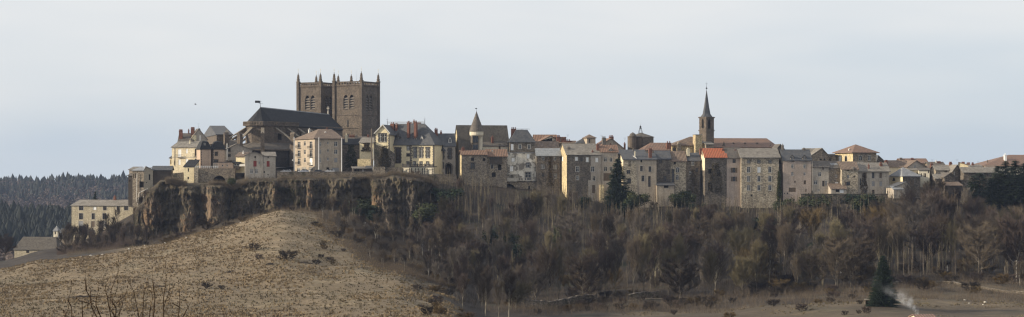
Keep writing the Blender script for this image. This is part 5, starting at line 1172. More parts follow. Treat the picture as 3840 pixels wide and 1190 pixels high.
def make_tower(label, key, xm, xr, xl, Y, ytop, ybase, pin, wins, dwins, rod):
    h = House(label, 'bell_tower', 'church tower')
    k_ = lambda L: [(x0, y0, x1, y1, 'oP') for x0, y0, x1, y1 in L]
    b = Block(h, key, (xm, xr), (ytop + 22, ybase), Y, 62.8, 'basalt', None, xl=xl, wins=())
    # rebuild the wall with deep pointed openings
    old = b.wall; bpy.data.objects.remove(old); mb = MB(); Z = Vector((0, 0, 1)); w, d, H_ = b.w, b.d, b.h
    for fc, L, wl in (('l', d, wins), ('f', w, dwins)):
        holes = []; O, a, nr = b.frame(fc)
        for x0, y0, x1, y1 in wl:
            p = b.lloc(x0, y0) if fc == 'l' else b.loc(x0, y0); q = b.lloc(x1, y1) if fc == 'l' else b.loc(x1, y1)
            u0, u1 = sorted((p[0], q[0])); z0, z1 = sorted((p[1], q[1])); pts = arch_pts(u0, z0, u1, z1, 'P'); holes.append(pts)
            for i in range(len(pts)):
                s, t = pts[i], pts[(i + 1) % len(pts)]; mb.poly([O + a * s[0] + Z * s[1], O + a * t[0] + Z * t[1], O + a * t[0] + Z * t[1] - nr * 1.1, O + a * s[0] + Z * s[1] - nr * 1.1])
            lancet(b, h.root, fc, u0, z0, u1, z1)
        mb.face([(0, 0), (L, 0), (L, H_), (0, H_)], holes, O, a, Z)
    mb.face([(0, 0), (d, 0), (d, H_), (0, H_)], [], Vector((w, 0, 0)), Vector((0, 1, 0)), Z); mb.face([(0, 0), (w, 0), (w, H_), (0, H_)], [], Vector((0, d, 0)), Vector((1, 0, 0)), Z)
    mb.box((0.2, 0.2, H_ - .3), (w - .2, d - .2, H_)); b.part('wall', mb, 'basalt')
    # corner piers, string courses, pierced parapet, pinnacles
    zt = b.loc(xm, ytop)[1]; k = MB(); e = .58
    C4 = [(0, 0), (w, 0), (w, d), (0, d)]
    for x, y in C4: k.box((x - e, y - e, 0), (x + e, y + e, zt + .25)); k.box((x - e - .15, y - e - .15, zt + .25), (x + e + .15, y + e + .15, zt + .6))
    b.part('corner_pier', k, 'basalt')
    for z, t in ((b.lloc(xm, 348)[1], .22), (H_ - .35, .3), (b.lloc(xm, 437)[1], .25)):
        k = MB()
        for x0, y0, x1, y1 in ((e, -t, w - e, 0), (e, d, w - e, d + t), (-t, e, 0, d - e), (w, e, w + t, d - e)): k.box((x0, y0, z), (x1, y1, z + .35))
        b.part('string_course', k, 'basalt')
    k = MB(); ph = zt - H_
    for fc, L, off in (('f', w, 0), ('l', d, 0), ('r', d, 0), ('b', w, 0)):
        if fc == 'b': O, a, nr = Vector((0, d, 0)), Vector((1, 0, 0)), Vector((0, 1, 0))
        else: O, a, nr = b.frame(fc)
        n_ = 9; holes = []; st = (L - 2 * e) / n_
        for i in range(n_):
            c = e + st * (i + .5); r = st * .33; zc = H_ + ph * .5
            holes.append([(c + r * math.cos(t * math.pi / 4), zc + min(r, ph * .34) * 1.1 * math.sin(t * math.pi / 4)) for t in range(8)])
        for q in (.0, -.4): k.face([(e, H_), (L - e, H_), (L - e, zt), (e, zt)], holes, O + nr * q, a, Vector((0, 0, 1)))
        for hl in holes:
            for i in range(8):
                s, t = hl[i], hl[(i + 1) % 8]; k.poly([O + a * s[0] + Z * s[1], O + a * t[0] + Z * t[1], O + a * t[0] + Z * t[1] - nr * .4, O + a * s[0] + Z * s[1] - nr * .4])
        face_box(k, O, a, nr, e, L - e, zt, zt + .22, -.5, .12)
    b.part('pierced_parapet', k, 'basalt')
    for (x, y), (px, py) in zip(C4, pin):
        k = MB(); y_ = b.Y + x * math.sin(b.th) + y * math.cos(b.th); zp = (HY - zy(key, py)) / F * y_ - b.zb; zb_ = zt + .6; L = zp - zb_
        k.lathe([(.66, zb_), (.66, zb_ + L * .22), (.8, zb_ + L * .24), (.46, zb_ + L * .32), (.36, zb_ + L * .5), (.2, zb_ + L * .75), (.08, zp - .5), (.18, zp - .4), (.0, zp)], (x, y, 0), 8)
        for j in range(8):   # crockets
            t = .36 + .05 * j; r = .45 - .38 * (t - .34) / .66
            for a in range(4): q = a * math.pi / 2 + math.pi / 4; k.box((x + r * math.cos(q) - .08, y + r * math.sin(q) - .1, zb_ + L * t), (x + r * math.cos(q) + .1, y + r * math.sin(q) + .1, zb_ + L * t + .2))
        pn = b.part('pinnacle', k, 'basalt'); g = MB(); g.tube([(x, y, zp - .2), (x, y, zp + 1.2)], [.06, .04], 5); g.box((x - .3, y - .04, zp + .55), (x + .3, y + .04, zp + .67)); g.lathe([(0, 0), (.2, .18), (0, .36)], (x, y, zp + 1.1), 8); g.build('cross', 'gilt', pn, b.M)
    k = MB(); x, y = w / 2, d / 2; zr = (HY - zy(key, rod)) / F * (b.Y + 8) - b.zb; k.tube([(x, y, H_), (x, y, zr)], [.05, .03], 5); b.part('lightning_rod', k, 'iron')
    return b
rt = make_tower('nearer dark stone cathedral bell tower with pinnacles, standing full height beside the nave gable', 'B', 825, 940, 640, 790, 120, 560,
    [(833, 48), (930, 60), (757, 68), (650, 55)], [(703, 212, 735, 310), (743, 210, 775, 308)], [(857, 213, 876, 318), (881, 213, 900, 318)], 28)
ltw = make_tower('farther dark stone cathedral bell tower rising from behind the nave roof', 'B', 547, 668, 396, 799, 127, 540,
    [(556, 58), (650, 70), (504, 72), (402, 58)], [(441, 216, 474, 315), (479, 215, 511, 314)], [(580, 220, 600, 320), (606, 220, 625, 320)], 30)
# small blind window and stair slit on the nearer tower
k = MB(); p = rt.lloc(728, 430); q = rt.lloc(740, 378); a, e = sorted((p[0], q[0])); pts = arch_pts(a, p[1], e, q[1], 'P'); k.poly([Vector((-.03, x, z)) for x, z in pts]); rt.part('blind_window', k, 'basalt_dark')

# nave: local x runs from apse towards the towers, y to the north side (away from us on the left)
ca, sa = math.cos(PHI), math.sin(PHI)
O3 = W(zx('B', 138), 0, 738); BZ = zz(735, zy('B', 700))
NM = TR(O3.x, O3.y, BZ, PHI)
nave = tag(empty('cathedral_nave', NM), 'long dark cathedral nave and apse with steep slate roof and flying buttresses', 'church')
rz0 = zz(738, zy('B', 296)) - BZ; rz1 = zz(782, zy('B', 344)) - BZ; ez = zz(733, zy('B', 411)) - BZ; Lr = 50.0; bw = 6.6
aps = [(0, -bw), (-4.3, -bw * .62), (-5.9, 0), (-4.3, bw * .62), (0, bw)]
def off_poly(pts, r):
    o = []
    for x, y in pts: L = math.hypot(x * .9, y) or 1; o.append((x + r * (x * 1.0) / L if x < 0 else x, y + r * y / L))
    return o
k = MB(); ra = off_poly(aps, .5)
T0, T1 = (0, 0, rz0), (Lr, 0, rz1); ee = ez - .1
rf = [[(ra[i][0], ra[i][1], ee), (ra[i + 1][0], ra[i + 1][1], ee), T0] for i in range(4)]
rf = [[f[1], f[0], f[2]] for f in rf]
rf += [[(ra[0][0], ra[0][1], ee), (Lr, ra[0][1], ee - 1.0), T1, T0], [(Lr, ra[4][1], ee - 1.0), (ra[4][0], ra[4][1], ee), T0, T1]]
k.slab(rf, .3); nroof = k.build('roof', 'slate_dark', nave, NM)
k = MB(); k.bar((0, 0, rz0), (Lr, 0, rz1), .35, .4); k.build('ridge_capping', 'zinc', nroof, NM)
k = MB(); ring = [(Lr, -bw)] + aps + [(Lr, bw)]
for (x0, y0), (x1, y1) in zip(ring, ring[1:]): k.poly([(x0, y0, 0), (x1, y1, 0), (x1, y1, ez), (x0, y0, ez)])
k.poly([(Lr, -bw, 0), (Lr, bw, 0), (Lr, bw, ez), (Lr, 0, rz1 - .4), (Lr, -bw, ez)])
nwall = k.build('wall', 'basalt', nave, NM)
k = MB(); rr_ = off_poly(aps, .75); rp = [(16, -bw - .75)] + rr_ + [(16, bw + .75)]
for (x0, y0), (x1, y1) in zip(rp, rp[1:]):
    for z0, z1, t in ((ez - .5, ez - .1, .5), (ez + .9, ez + 1.15, .3)):
        k.bar((x0, y0, (z0 + z1) / 2), (x1, y1, (z0 + z1) / 2), t, z1 - z0)
    n_ = max(2, int(math.hypot(x1 - x0, y1 - y0) / .6))
    for i in range(n_): t = i / n_; k.box((x0 + (x1 - x0) * t - .14, y0 + (y1 - y0) * t - .14, ez - .1), (x0 + (x1 - x0) * t + .14, y0 + (y1 - y0) * t + .14, ez + .9))
k.build('parapet', 'basalt', nave, NM)
# tall windows of the apse and nave
def on_wall(x0, y0, x1, y1, wdt, z0, z1, name='window'):
    m_ = Vector(((x0 + x1) / 2, (y0 + y1) / 2, 0)); a = Vector((x1 - x0, y1 - y0, 0)).normalized(); nr = Vector((a.y, -a.x, 0))
    k = MB(); k.poly([m_ + a * x + Vector((0, 0, z)) + nr * .04 for x, z in arch_pts(-wdt / 2, z0, wdt / 2, z1, 'P')]); wo = k.build(name, 'dark_hole', nave, NM)
    k = MB()
    for s in (-1, 0, 1): face_box(k, m_, a, nr, s * wdt / 3.1 - .06, s * wdt / 3.1 + .06, z0, z1 - (.9 if s == 0 else 1.6), .05, .2)
    k.build('mullion', 'basalt_dark', wo, NM)
for (x0, y0), (x1, y1) in zip(aps, aps[1:]): on_wall(x0, y0, x1, y1, 2.3, ez - 8.5, ez - 1.6)
for i in range(6): on_wall(8 * i + .6, -bw, 8 * i + 7, -bw, 2.6, ez - 6, ez - 1.6)
# ambulatory / aisle ring with its low roof
AR = 6.2; aisle = [(Lr - 1, -bw - AR)] + off_poly(aps, AR) + [(Lr - 1, bw + AR)]; az_ = ez - 10.0
k = MB()
for (x0, y0), (x1, y1) in zip(aisle, aisle[1:]): k.poly([(x0, y0, 0), (x1, y1, 0), (x1, y1, az_), (x0, y0, az_)])
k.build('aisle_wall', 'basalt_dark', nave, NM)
inner = [(Lr - 1, -bw)] + aps + [(Lr - 1, bw)]; ao = [(Lr - 1, -bw - AR - .4)] + off_poly(aps, AR + .4) + [(Lr - 1, bw + AR + .4)]
k = MB(); k.slab([[(ao[i][0], ao[i][1], az_ + .1), (inner[i][0], inner[i][1], az_ + 2.8), (inner[i + 1][0], inner[i + 1][1], az_ + 2.8), (ao[i + 1][0], ao[i + 1][1], az_ + .1)][::-1] for i in range(len(ao) - 1)], .25); k.build('aisle_roof', 'lauze_dark', nave, NM)
k = MB(); ab = [(Lr - 1, -bw - AR - .5)] + off_poly(aps, AR + .5) + [(Lr - 1, bw + AR + .5)]
for (x0, y0), (x1, y1) in zip(ab, ab[1:]): k.bar((x0, y0, az_ - .1), (x1, y1, az_ - .1), .4, .5)
k.build('aisle_cornice', 'basalt', nave, NM)
for i in range(5): on_wall(8 * i + 1, -bw - AR - .02, 8 * i + 7.4, -bw - AR - .02, 1.8, az_ - 7, az_ - 1.5)
# flying buttresses: a pier at the aisle wall, a sloping flyer with an arch under it
def flyer(px, py, dx, dy, reach, top):
    D = Vector((dx, dy, 0)).normalized(); S = Vector((-D.y, D.x, 0)); P = Vector((px, py, 0)); hw = .55
    k = MB()
    L = reach; z_in = ez - top; z_out = z_in - L * .62
    prof = [(0, z_in)] + [(L, z_out)] + [(L, z_out - 1.5)]
    n_ = 9
    for i in range(n_ + 1):      # quarter arch from pier to wall
        t = i / n_ * math.pi / 2; prof.append((L * math.cos(t), (z_out - 1.5) + ((z_in - 1.9) - (z_out - 1.5)) * math.sin(t) * .96))
    for s in (-hw, hw): k.face(prof, [], P + S * s, D, Vector((0, 0, 1)))
    for i in range(len(prof)):
        a, c = prof[i], prof[(i + 1) % len(prof)]; q = [P + D * a[0] + Vector((0, 0, a[1])), P + D * c[0] + Vector((0, 0, c[1]))]
        k.poly([q[0] + S * hw, q[1] + S * hw, q[1] - S * hw, q[0] - S * hw])
    fo = k.build('flying_buttress', 'basalt', nave, NM)
    k = MB(); q0 = P + Vector((0, 0, z_in + .12)); q1 = P + D * L + Vector((0, 0, z_out + .12)); k.bar(q0, q1, 1.35, .24); k.build('coping', 'wall_cap', fo, NM)
    k = MB(); Mx = Matrix.Translation(P + D * (L + .9)) @ Matrix.Rotation(math.atan2(D.y, D.x), 4, 'Z')
    k.box((-.95, -.8, 0), (1.5, .8, z_out - 2.2), 0, Mx); k.box((-.9, -.7, z_out - 2.2), (.9, .7, z_out + 1.6), 0, Mx)
    i = len(k.v); k.v.extend(tuple(Mx @ Vector(p)) for p in ((-1, -.8, z_out + 1.6), (1, -.8, z_out + 1.6), (1, .8, z_out + 1.6), (-1, .8, z_out + 1.6), (-1, 0, z_out + 2.6), (1, 0, z_out + 2.6)))
    for f in ((0, 1, 5, 4), (2, 3, 4, 5), (1, 2, 5), (3, 0, 4)): k.f.append(tuple(i + j for j in f)); k.m.append(0)
    k.build('pier', 'basalt', fo, NM)
for x in (1, 9, 17, 25, 33, 41): flyer(x, -bw, 0, -1, 7.2, 1.3)
for x in (1, 9, 17): flyer(x, bw, 0, 1, 9.5, 1.2)
for i in (1, 2, 3):
    x, y = aps[i]; flyer(x, y, x * 1.1, y * .8, 7.0, 1.4)
k = MB(); zt = zz(738, zy('B', 240)) - BZ; k.tube([(0, 0, rz0 - .3), (0, 0, zt)], [.12, .06], 6)
k.bar((-.9, 0, rz0 + (zt - rz0) * .45), (1.6, 0, rz0 + (zt - rz0) * .45), .1); k.bar((0, 0, rz0 + (zt - rz0) * .7), (.9, 0, rz0 + (zt - rz0) * .7), .08)
w0 = rz0 + (zt - rz0) * .55; k.poly([(-.2, .6, w0), (-.9, 1.9, w0), (-.9, 1.9, w0 + .9), (-.2, .6, w0 + .9)]); k.box((-1.7, -.05, w0 - .1), (-.1, .05, w0 + .8)); k.build('weathervane', 'iron', nroof, NM)
k = MB(); k.box((Lr - 1, -.2, rz1), (Lr - .6, .2, rz1 + 1.3)); k.bar((Lr - .8, 0, rz1 + 1.2), (Lr - .8, 0, rz1 + 3.4), .22); k.bar((Lr - .8, -.7, rz1 + 2.6), (Lr - .8, .7, rz1 + 2.6), .22); k.build('stone_cross', 'stone_pale', nroof, NM)
k = MB(); k.box((-3.6, -2.2, ez + 1.3), (-2.8, -1.4, ez + 2.1)); k.build('roof_vent', 'off_white', nroof, NM)

# ------------------------------------------------------------------ church with spire
h = House('church steeple, square stone belfry under a slender grey slate spire', 'church_steeple', 'steeple')
b = h.block('F', (413, 461), (229, 500), 745, 44, 'basalt', None, xl=369, wins=[(424, 244, 440, 304, 'oP'), (384, 244, 398, 302, 'oP', 'l')])
k = MB(); w, d = b.w, b.d; H_ = b.h; zt = b.loc(415, 56, d * .7)[1]
def sq(r, z): return [(w / 2 - r * w / 2, d / 2 - r * d / 2, z), (w / 2 + r * w / 2, d / 2 - r * d / 2, z), (w / 2 + r * w / 2, d / 2 + r * d / 2, z), (w / 2 - r * w / 2, d / 2 + r * d / 2, z)]
def octo(r, z): return [(w / 2 + r * w / 2 * math.cos(math.pi / 8 + i * math.pi / 4), d / 2 + r * d / 2 * math.sin(math.pi / 8 + i * math.pi / 4), z) for i in range(8)]
base = []; q = 1.16
for i in range(8):
    a = math.pi / 8 + i * math.pi / 4; c, s = math.cos(a), math.sin(a); m_ = max(abs(c), abs(s)); base.append((w / 2 + q * w / 2 * c / m_, d / 2 + q * d / 2 * s / m_, H_ - .1))
R1, R2 = octo(.80, H_ + (zt - H_) * .10), octo(.52, H_ + (zt - H_) * .36); tipp = (w / 2, d / 2, zt)
for A, B_ in ((base, R1), (R1, R2)):
    for i in range(8): k.poly([A[i], A[(i + 1) % 8], B_[(i + 1) % 8], B_[i]])
for i in range(8): k.poly([R2[i], R2[(i + 1) % 8], tipp])
k.poly(base[::-1]); b.part('spire', k, 'slate')
zc = b.loc(415, 318, 0)[1]
for z, t in ((zc, .25), (H_ - .5, .3)):
    k = MB(); k.box((-t, -t, z), (w + t, 0, z + .4)); k.box((-t, 0, z), (0, d + t, z + .4)); k.box((w, 0, z), (w + t, d + t, z + .4)); b.part('string_course', k, 'basalt')
k = MB(); zv = b.loc(415, 8, d * .7)[1]; k.lathe([(0, 0), (.45, .35), (0, .8)], (w / 2, d / 2, zt - .2), 8); k.tube([(w / 2, d / 2, zt), (w / 2, d / 2, zv)], [.09, .05], 5); zq = zt + (zv - zt) * .65; k.bar((w / 2 - .6, d / 2, zq), (w / 2 + .6, d / 2, zq), .09); b.part('spire_cross', k, 'iron')
h = House('long church nave with red-brown tiled roof running out behind the steeple', 'church_nave', 'church')
b = h.block('F', (440, 855), (420, 500), 748, 9, 'church_yellow', ('hip', 'old_pink_tile', 366, {'ridge': (445, 790)}), d=15, ov=.7)
for x in (583, 655, 730):
    b.dormer(x - 13, 408, x + 13, 420, 391, 'rubble_dark', 'lauze_dark', .16)
for a in ((510, 380, 535, 420), (800, 402, 824, 425)):
    k = MB(); s0, z0 = b.loc(a[0], a[3], .5); s1, z1 = b.loc(a[2], a[1], .5); k.face([(s0, z0 - 2), (s1, z0 - 2), (s1, z0), ((s0 + s1) / 2, z1), (s0, z0)], [], Vector((0, .4, 0)), Vector((1, 0, 0)), Vector((0, 0, 1))); k.box((s0, .45, z0 - 2), (s1, 2.2, z0)); b.part('roof_gablet', k, 'rubble_dark')
h = House('rounded church chancel in yellow stone with brown tiled half roof beside the steeple', 'church_chancel', 'church')
b = h.block('F', (200, 345), (408, 490), 742, 4, 'church_yellow', ('hip', 'brown_tile', 356, {'ridge': (312, 400)}), d=11, ov=.7, wins=[(206, 420, 226, 445, 'kA'), (300, 420, 312, 440, 'kA')])
k = MB(); s0, z0 = b.loc(232, 470, -1.2); s1, z1 = b.loc(257, 385, -1.2); k.box((s0, -1.2, z0), (s1, 1.5, z1 - 1.2)); k.poly([(s0, -1.2, z1 - 1.2), (s1, -1.2, z1 - 1.2), ((s0 + s1) / 2, -1.2, z1)]); k.poly([(s0, -1.2, z1 - 1.2), ((s0 + s1) / 2, -1.2, z1), ((s0 + s1) / 2, 1.5, z1), (s0, 1.5, z1 - 1.2)]); k.poly([(s1, -1.2, z1 - 1.2), (s1, 1.5, z1 - 1.2), ((s0 + s1) / 2, 1.5, z1), ((s0 + s1) / 2, -1.2, z1)]); b.part('gabled_buttress', k, 'rubble')
h = House('sunlit yellow stone stair buttress at the foot of the steeple', 'church_buttress', 'church')
b = h.block('F', (346, 386), (344, 480), 740, 10, 'church_yellow', ('flat', 'lauze', 338), d=4)
b2 = h.block('F', (386, 412), (392, 480), 741, 30, 'church_yellow', ('shed', 'lauze', 382), d=3)
b3 = h.block('F', (412, 458), (402, 480), 739, 12, 'rubble', ('shed', 'lauze', 388), d=4)

# ------------------------------------------------------------------ small things
def car(px, py, Y, mat, label, rz):
    p = W(px, py, Y); M = TR(p.x, p.y, p.z, rz); o = tag(empty('parked_car', M), label, 'car', 'cars parked along the cliff top wall')
    k = MB(); sec = [(-2.05, .45, .75, .72), (-1.95, .32, .9, .8), (-1.0, .28, .95, .84), (.9, .28, .98, .84), (1.9, .3, .82, .8), (2.1, .42, .7, .7)]
    for (x0, a0, t0, w0), (x1, a1, t1, w1) in zip(sec, sec[1:]):
        A = [(x0, -w0, a0), (x0, -w0, t0), (x0, w0, t0), (x0, w0, a0)]; B_ = [(x1, -w1, a1), (x1, -w1, t1), (x1, w1, t1), (x1, w1, a1)]
        for i in range(4): k.poly([A[i], A[(i + 1) % 4], B_[(i + 1) % 4], B_[i]])
    k.poly([(-2.05, -.72, .45), (-2.05, -.72, .75), (-2.05, .72, .75), (-2.05, .72, .45)]); k.poly([(2.1, -.7, .42), (2.1, -.7, .7), (2.1, .7, .7), (2.1, .7, .42)])
    k.poly([(-1.3, -.6, 1.42), (.3, -.6, 1.42), (.3, .6, 1.42), (-1.3, .6, 1.42)])
    for s in (-1, 1):
        for xa, xb in ((-1.85, -1.3), (.3, 1.0)): k.bar((xa, s * .76, .92), (xb, s * .62, 1.41), .07)
        k.bar((-.5, s * .76, .92), (-.5, s * .62, 1.41), .07)
    k.build('body', mat, o, M)
    k = MB(); a = [(-1.8, -.74, .93), (.95, -.74, .93), (.95, .74, .93), (-1.8, .74, .93)]; c = [(-1.28, -.6, 1.4), (.28, -.6, 1.4), (.28, .6, 1.4), (-1.28, .6, 1.4)]
    for i in range(4): k.poly([a[i], a[(i + 1) % 4], c[(i + 1) % 4], c[i]])
    k.build('windows', 'glass', o, M) if False else k.build('glazing', 'glass', o, M)
    for x in (-1.3, 1.35):
        for s in (-1, 1):
            k = MB(); Mw = M @ Matrix.Translation((x, s * .74, .31)) @ Matrix.Rotation(math.pi / 2, 4, 'X'); k.lathe([(0, -.1), (.26, -.1), (.31, -.07), (.31, .07), (.26, .1), (0, .1)], n=14); wo = k.build('wheel', 'tyre', o, Mw)
    for s in (-1, 1):
        k = MB(); k.box((2.02, s * .55 - .14, .58), (2.12, s * .55 + .14, .7)); k.build('headlight', 'curtain', o, M)
car(1138, 650, 695, 'car_white', 'white hatchback parked under the sunny side of the apartment block', R(200))
car(1072, 650, 694, 'car_silver', 'silver car parked at the foot of the dark cathedral wall', R(185))
car(1198, 651, 693, 'car_dark', 'dark car parked by the corner pole of the apartment block', R(10))
car(1236, 650, 694, 'car_silver', 'silver car parked by the shaded side of the apartment block', R(175))
p = W(1308, 669, 691); M = TR(p.x, p.y, p.z, R(6)); o = tag(empty('box_trailer', M), 'white box trailer with a little hatch parked beside the low shed', 'trailer')
k = MB(); k.box((-1.5, -1, .45), (1.5, 1, 2.35)); k.box((-1.4, -.9, 2.35), (1.4, .9, 2.42)); k.build('body', 'white', o, M)
k = MB(); k.box((-.2, -1.12, 1.2), (.75, -1.0, 2.0)); k.build('hatch', 'car_white', o, M)
for x in (-.8, .8):
    k = MB(); k.lathe([(0, -.1), (.3, -.1), (.3, .1), (0, .1)], n=12); k.build('wheel', 'tyre', o, M @ Matrix.Translation((x, -.95, .3)) @ Matrix.Rotation(math.pi / 2, 4, 'X'))
# street lamp by the cathedral wall
p = W(1098, 655, 694); M = TR(p.x, p.y, p.z); o = tag(empty('street_lamp', M), 'little white globed street lamp in front of the dark cathedral wall', 'lamp'); H_ = (655 - 604) * .099
k = MB(); k.tube([(0, 0, 0), (0, 0, H_)], [.07, .05], 6); k.build('post', 'iron', o, M); k = MB(); k.lathe([(.05, H_ - .05), (.25, H_ + .1), (.25, H_ + .35), (.08, H_ + .55), (0, H_ + .55)], n=10); k.build('globe', 'off_white', o, M)
# house whose roof peeks in at the bottom edge
h = House('near cottage below the field, only its red tiled roof and smoking chimney showing', 'cottage', 'house')
b = h.block('P', (3443, 3512), (1196, 1260), 405, 5, 'cream', ('gx', 'old_pink_tile', 1180), d=6, ov=.3)
k = MB(); s, z = b.loc(3438, 1180, 3); k.box((s - .45, 2.6, z - 3), (s + .45, 3.4, z)); k.box((s - .55, 2.5, z - .3), (s + .55, 3.5, z - .1)); b.part('chimney', k, 'brick') if False else k.build('chimney', 'brick', b.roof, b.M)
CHIM = b.M @ Vector((s, 3, z))
# small hut in the field
p = W(3264, 1163, 461); M = TR(p.x, p.y, ground(p.x, p.y), R(-8)); o = tag(empty('field_shelter', M), 'little open field shelter with pale flat roof edge beside the big fir', 'shelter')
k = MB(); k.slab([[(-1.5, -.9, 1.45), (1.5, -.9, 1.35), (1.5, .9, 1.45), (-1.5, .9, 1.55)]], .12); k.build('roof', 'wall_cap', o, M)
k = MB(); k.box((-1.3, .6, 0), (.6, .7, 1.35)); k.box((-1.3, -.6, 0), (-1.2, .6, 1.35)); k.build('wall', 'pole_wood', o, M)
k = MB(); k.box((.55, -.8, 0), (.72, -.64, 1.3)); k.build('post', 'off_white', o, M)
# ------------------------------------------------------------------ plants
def rv(rnd, s=1.0): return Vector((rnd.uniform(-s, s), rnd.uniform(-s, s), rnd.uniform(-s, s)))
def bare_tree(seed, h, width, nl, up, twigs, base=.25, tw=(.5, 1.3), tr=.018, sway=.03, kids=4):
    """A leafless tree: trunk and limbs in one mesh, branches and twigs in another."""
    rnd = random.Random(seed); T, C = MB(), MB(); r0 = h * .011 + .03
    pts = [Vector((0, 0, -.6))]; n = 7
    for i in range(1, n + 1):
        t = i / n; pts.append(Vector((rnd.gauss(0, sway) * h * t, rnd.gauss(0, sway) * h * t, h * .96 * t)))
    T.tube(pts, [r0 * (1 - .93 * i / n) for i in range(n + 1)], 6)
    def on(t):
        f = t * n; i = min(int(f), n - 1); return pts[i].lerp(pts[i + 1], f - i)
    ends = []
    for i in range(nl):
        t = base + (.95 - base) * ((i + rnd.random()) / nl); p = on(t); a = i * 2.4 + rnd.uniform(-.5, .5)
        hi = rnd.uniform(.45, .95) if up > 1.3 else rnd.uniform(.12, .62)
        zt = p.z + (h - p.z) * hi; u_ = (zt / h - .60) / .46
        rad = width * .5 * math.sqrt(max(.03, 1 - u_ * u_)) * rnd.uniform(.55, 1.12)
        tip = Vector((p.x + math.cos(a) * rad, p.y + math.sin(a) * rad, zt)); mid = p.lerp(tip, .5) + Vector((math.cos(a), math.sin(a), -.6)) * rad * .16
        m_ = 4; q = [((1 - f) ** 2) * p + 2 * f * (1 - f) * mid + f * f * tip + (rv(rnd, .05 * rad) if 0 < f < 1 else Vector()) for f in (0, .25, .5, .75, 1.0)]; L = (tip - p).length
        rr = max(.022, r0 * .45 * (1 - t * .6)); (T if up > 1.3 or i % 3 == 0 else C).tube(q, [rr * (1 - .8 * j / m_) for j in range(m_ + 1)], 4); ends.append((q, L, rr))
        for j in range(kids):
            f = .25 + .7 * (j + rnd.random()) / kids; f2 = f * m_; i2 = min(int(f2), m_ - 1); s = q[i2].lerp(q[i2 + 1], f2 - i2)
            dd = ((q[i2 + 1] - q[i2]).normalized() + rv(rnd, .7) + Vector((0, 0, .35))).normalized(); LL = L * rnd.uniform(.22, .45); e = s + dd * LL
            C.tube([s, s.lerp(e, .5) + rv(rnd, .06 * LL), e], [max(.016, rr * .4), max(.014, rr * .3), .005], 3); ends.append(([s, s.lerp(e, .5), e], LL, rr * .3))
    tot = sum(x[1] for x in ends)
    for q, L, rr in ends:
        for _ in range(max(1, int(twigs * L / tot))):
            f = rnd.uniform(.15, 1) * (len(q) - 1); i = min(int(f), len(q) - 2); s = q[i].lerp(q[i + 1], f - i)
            d = ((q[i + 1] - q[i]).normalized() * .8 + rv(rnd, .8) + Vector((0, 0, .45))).normalized(); LL = rnd.uniform(*tw); e = s + d * LL; k = len(C.v)
            t1 = d.orthogonal().normalized() * tr; t2 = d.cross(t1)
            C.v.extend((tuple(s + t1), tuple(s - t1 * .5 + t2 * .87), tuple(s - t1 * .5 - t2 * .87), tuple(e))); C.f.extend(((k, k + 1, k + 3), (k + 1, k + 2, k + 3), (k + 2, k, k + 3))); C.m.extend((0, 0, 0))
    return T, C
KIND = {}
def variant(kind, T, C, tm, cm):
    KIND.setdefault(kind, []).append((T.mesh('trunk', tm), C.mesh('crown', cm)))
for s in range(5): variant('ash', *bare_tree(100 + s, 15, 5.4, 26, 1.9, 3600, .24, (.6, 1.6), .025), ('bark_olive', 'bark_grey', 'bark_pale', 'bark_olive', 'bark_pale')[s], ('twig_brown', 'twig_olive', 'twig_brown', 'twig_grey', 'twig_red')[s])
for s in range(4): variant('round', *bare_tree(200 + s, 11, 8.0, 30, 1.0, 4600, .16, (.6, 1.5), .026), 'bark_grey', ('twig_red', 'twig_brown', 'twig_red', 'twig_grey')[s])
for s in range(3): variant('willow', *bare_tree(300 + s, 9, 8.0, 36, 1.5, 5000, .08, (.8, 1.7), .024), 'bark_grey', ('twig_olive', 'twig_olive', 'twig_orange')[s])
for s in range(4): variant('birch', *bare_tree(400 + s, 8, 3.0, 16, 2.0, 1300, .3, (.5, 1.1), .02, .035), ('bark_birch', 'bark_birch')[s % 2], ('twig_brown', 'twig_grey', 'twig_brown', 'twig_scrub')[s])
for s in range(4): variant('thin', *bare_tree(500 + s, 9, 2.6, 14, 2.4, 1400, .22, (.5, 1.2), .021, .03), ('bark_grey', 'bark_grey', 'bark_pale')[s % 3], ('twig_red', 'twig_scrub', 'twig_brown', 'twig_red')[s])
for s in range(4): variant('bush', *bare_tree(600 + s, 3.0, 4.4, 22, .9, 2600, .05, (.35, .9), .02, .03, 3), 'bark_dark', ('twig_scrub', 'twig_red', 'twig_scrub', 'twig_orange')[s])

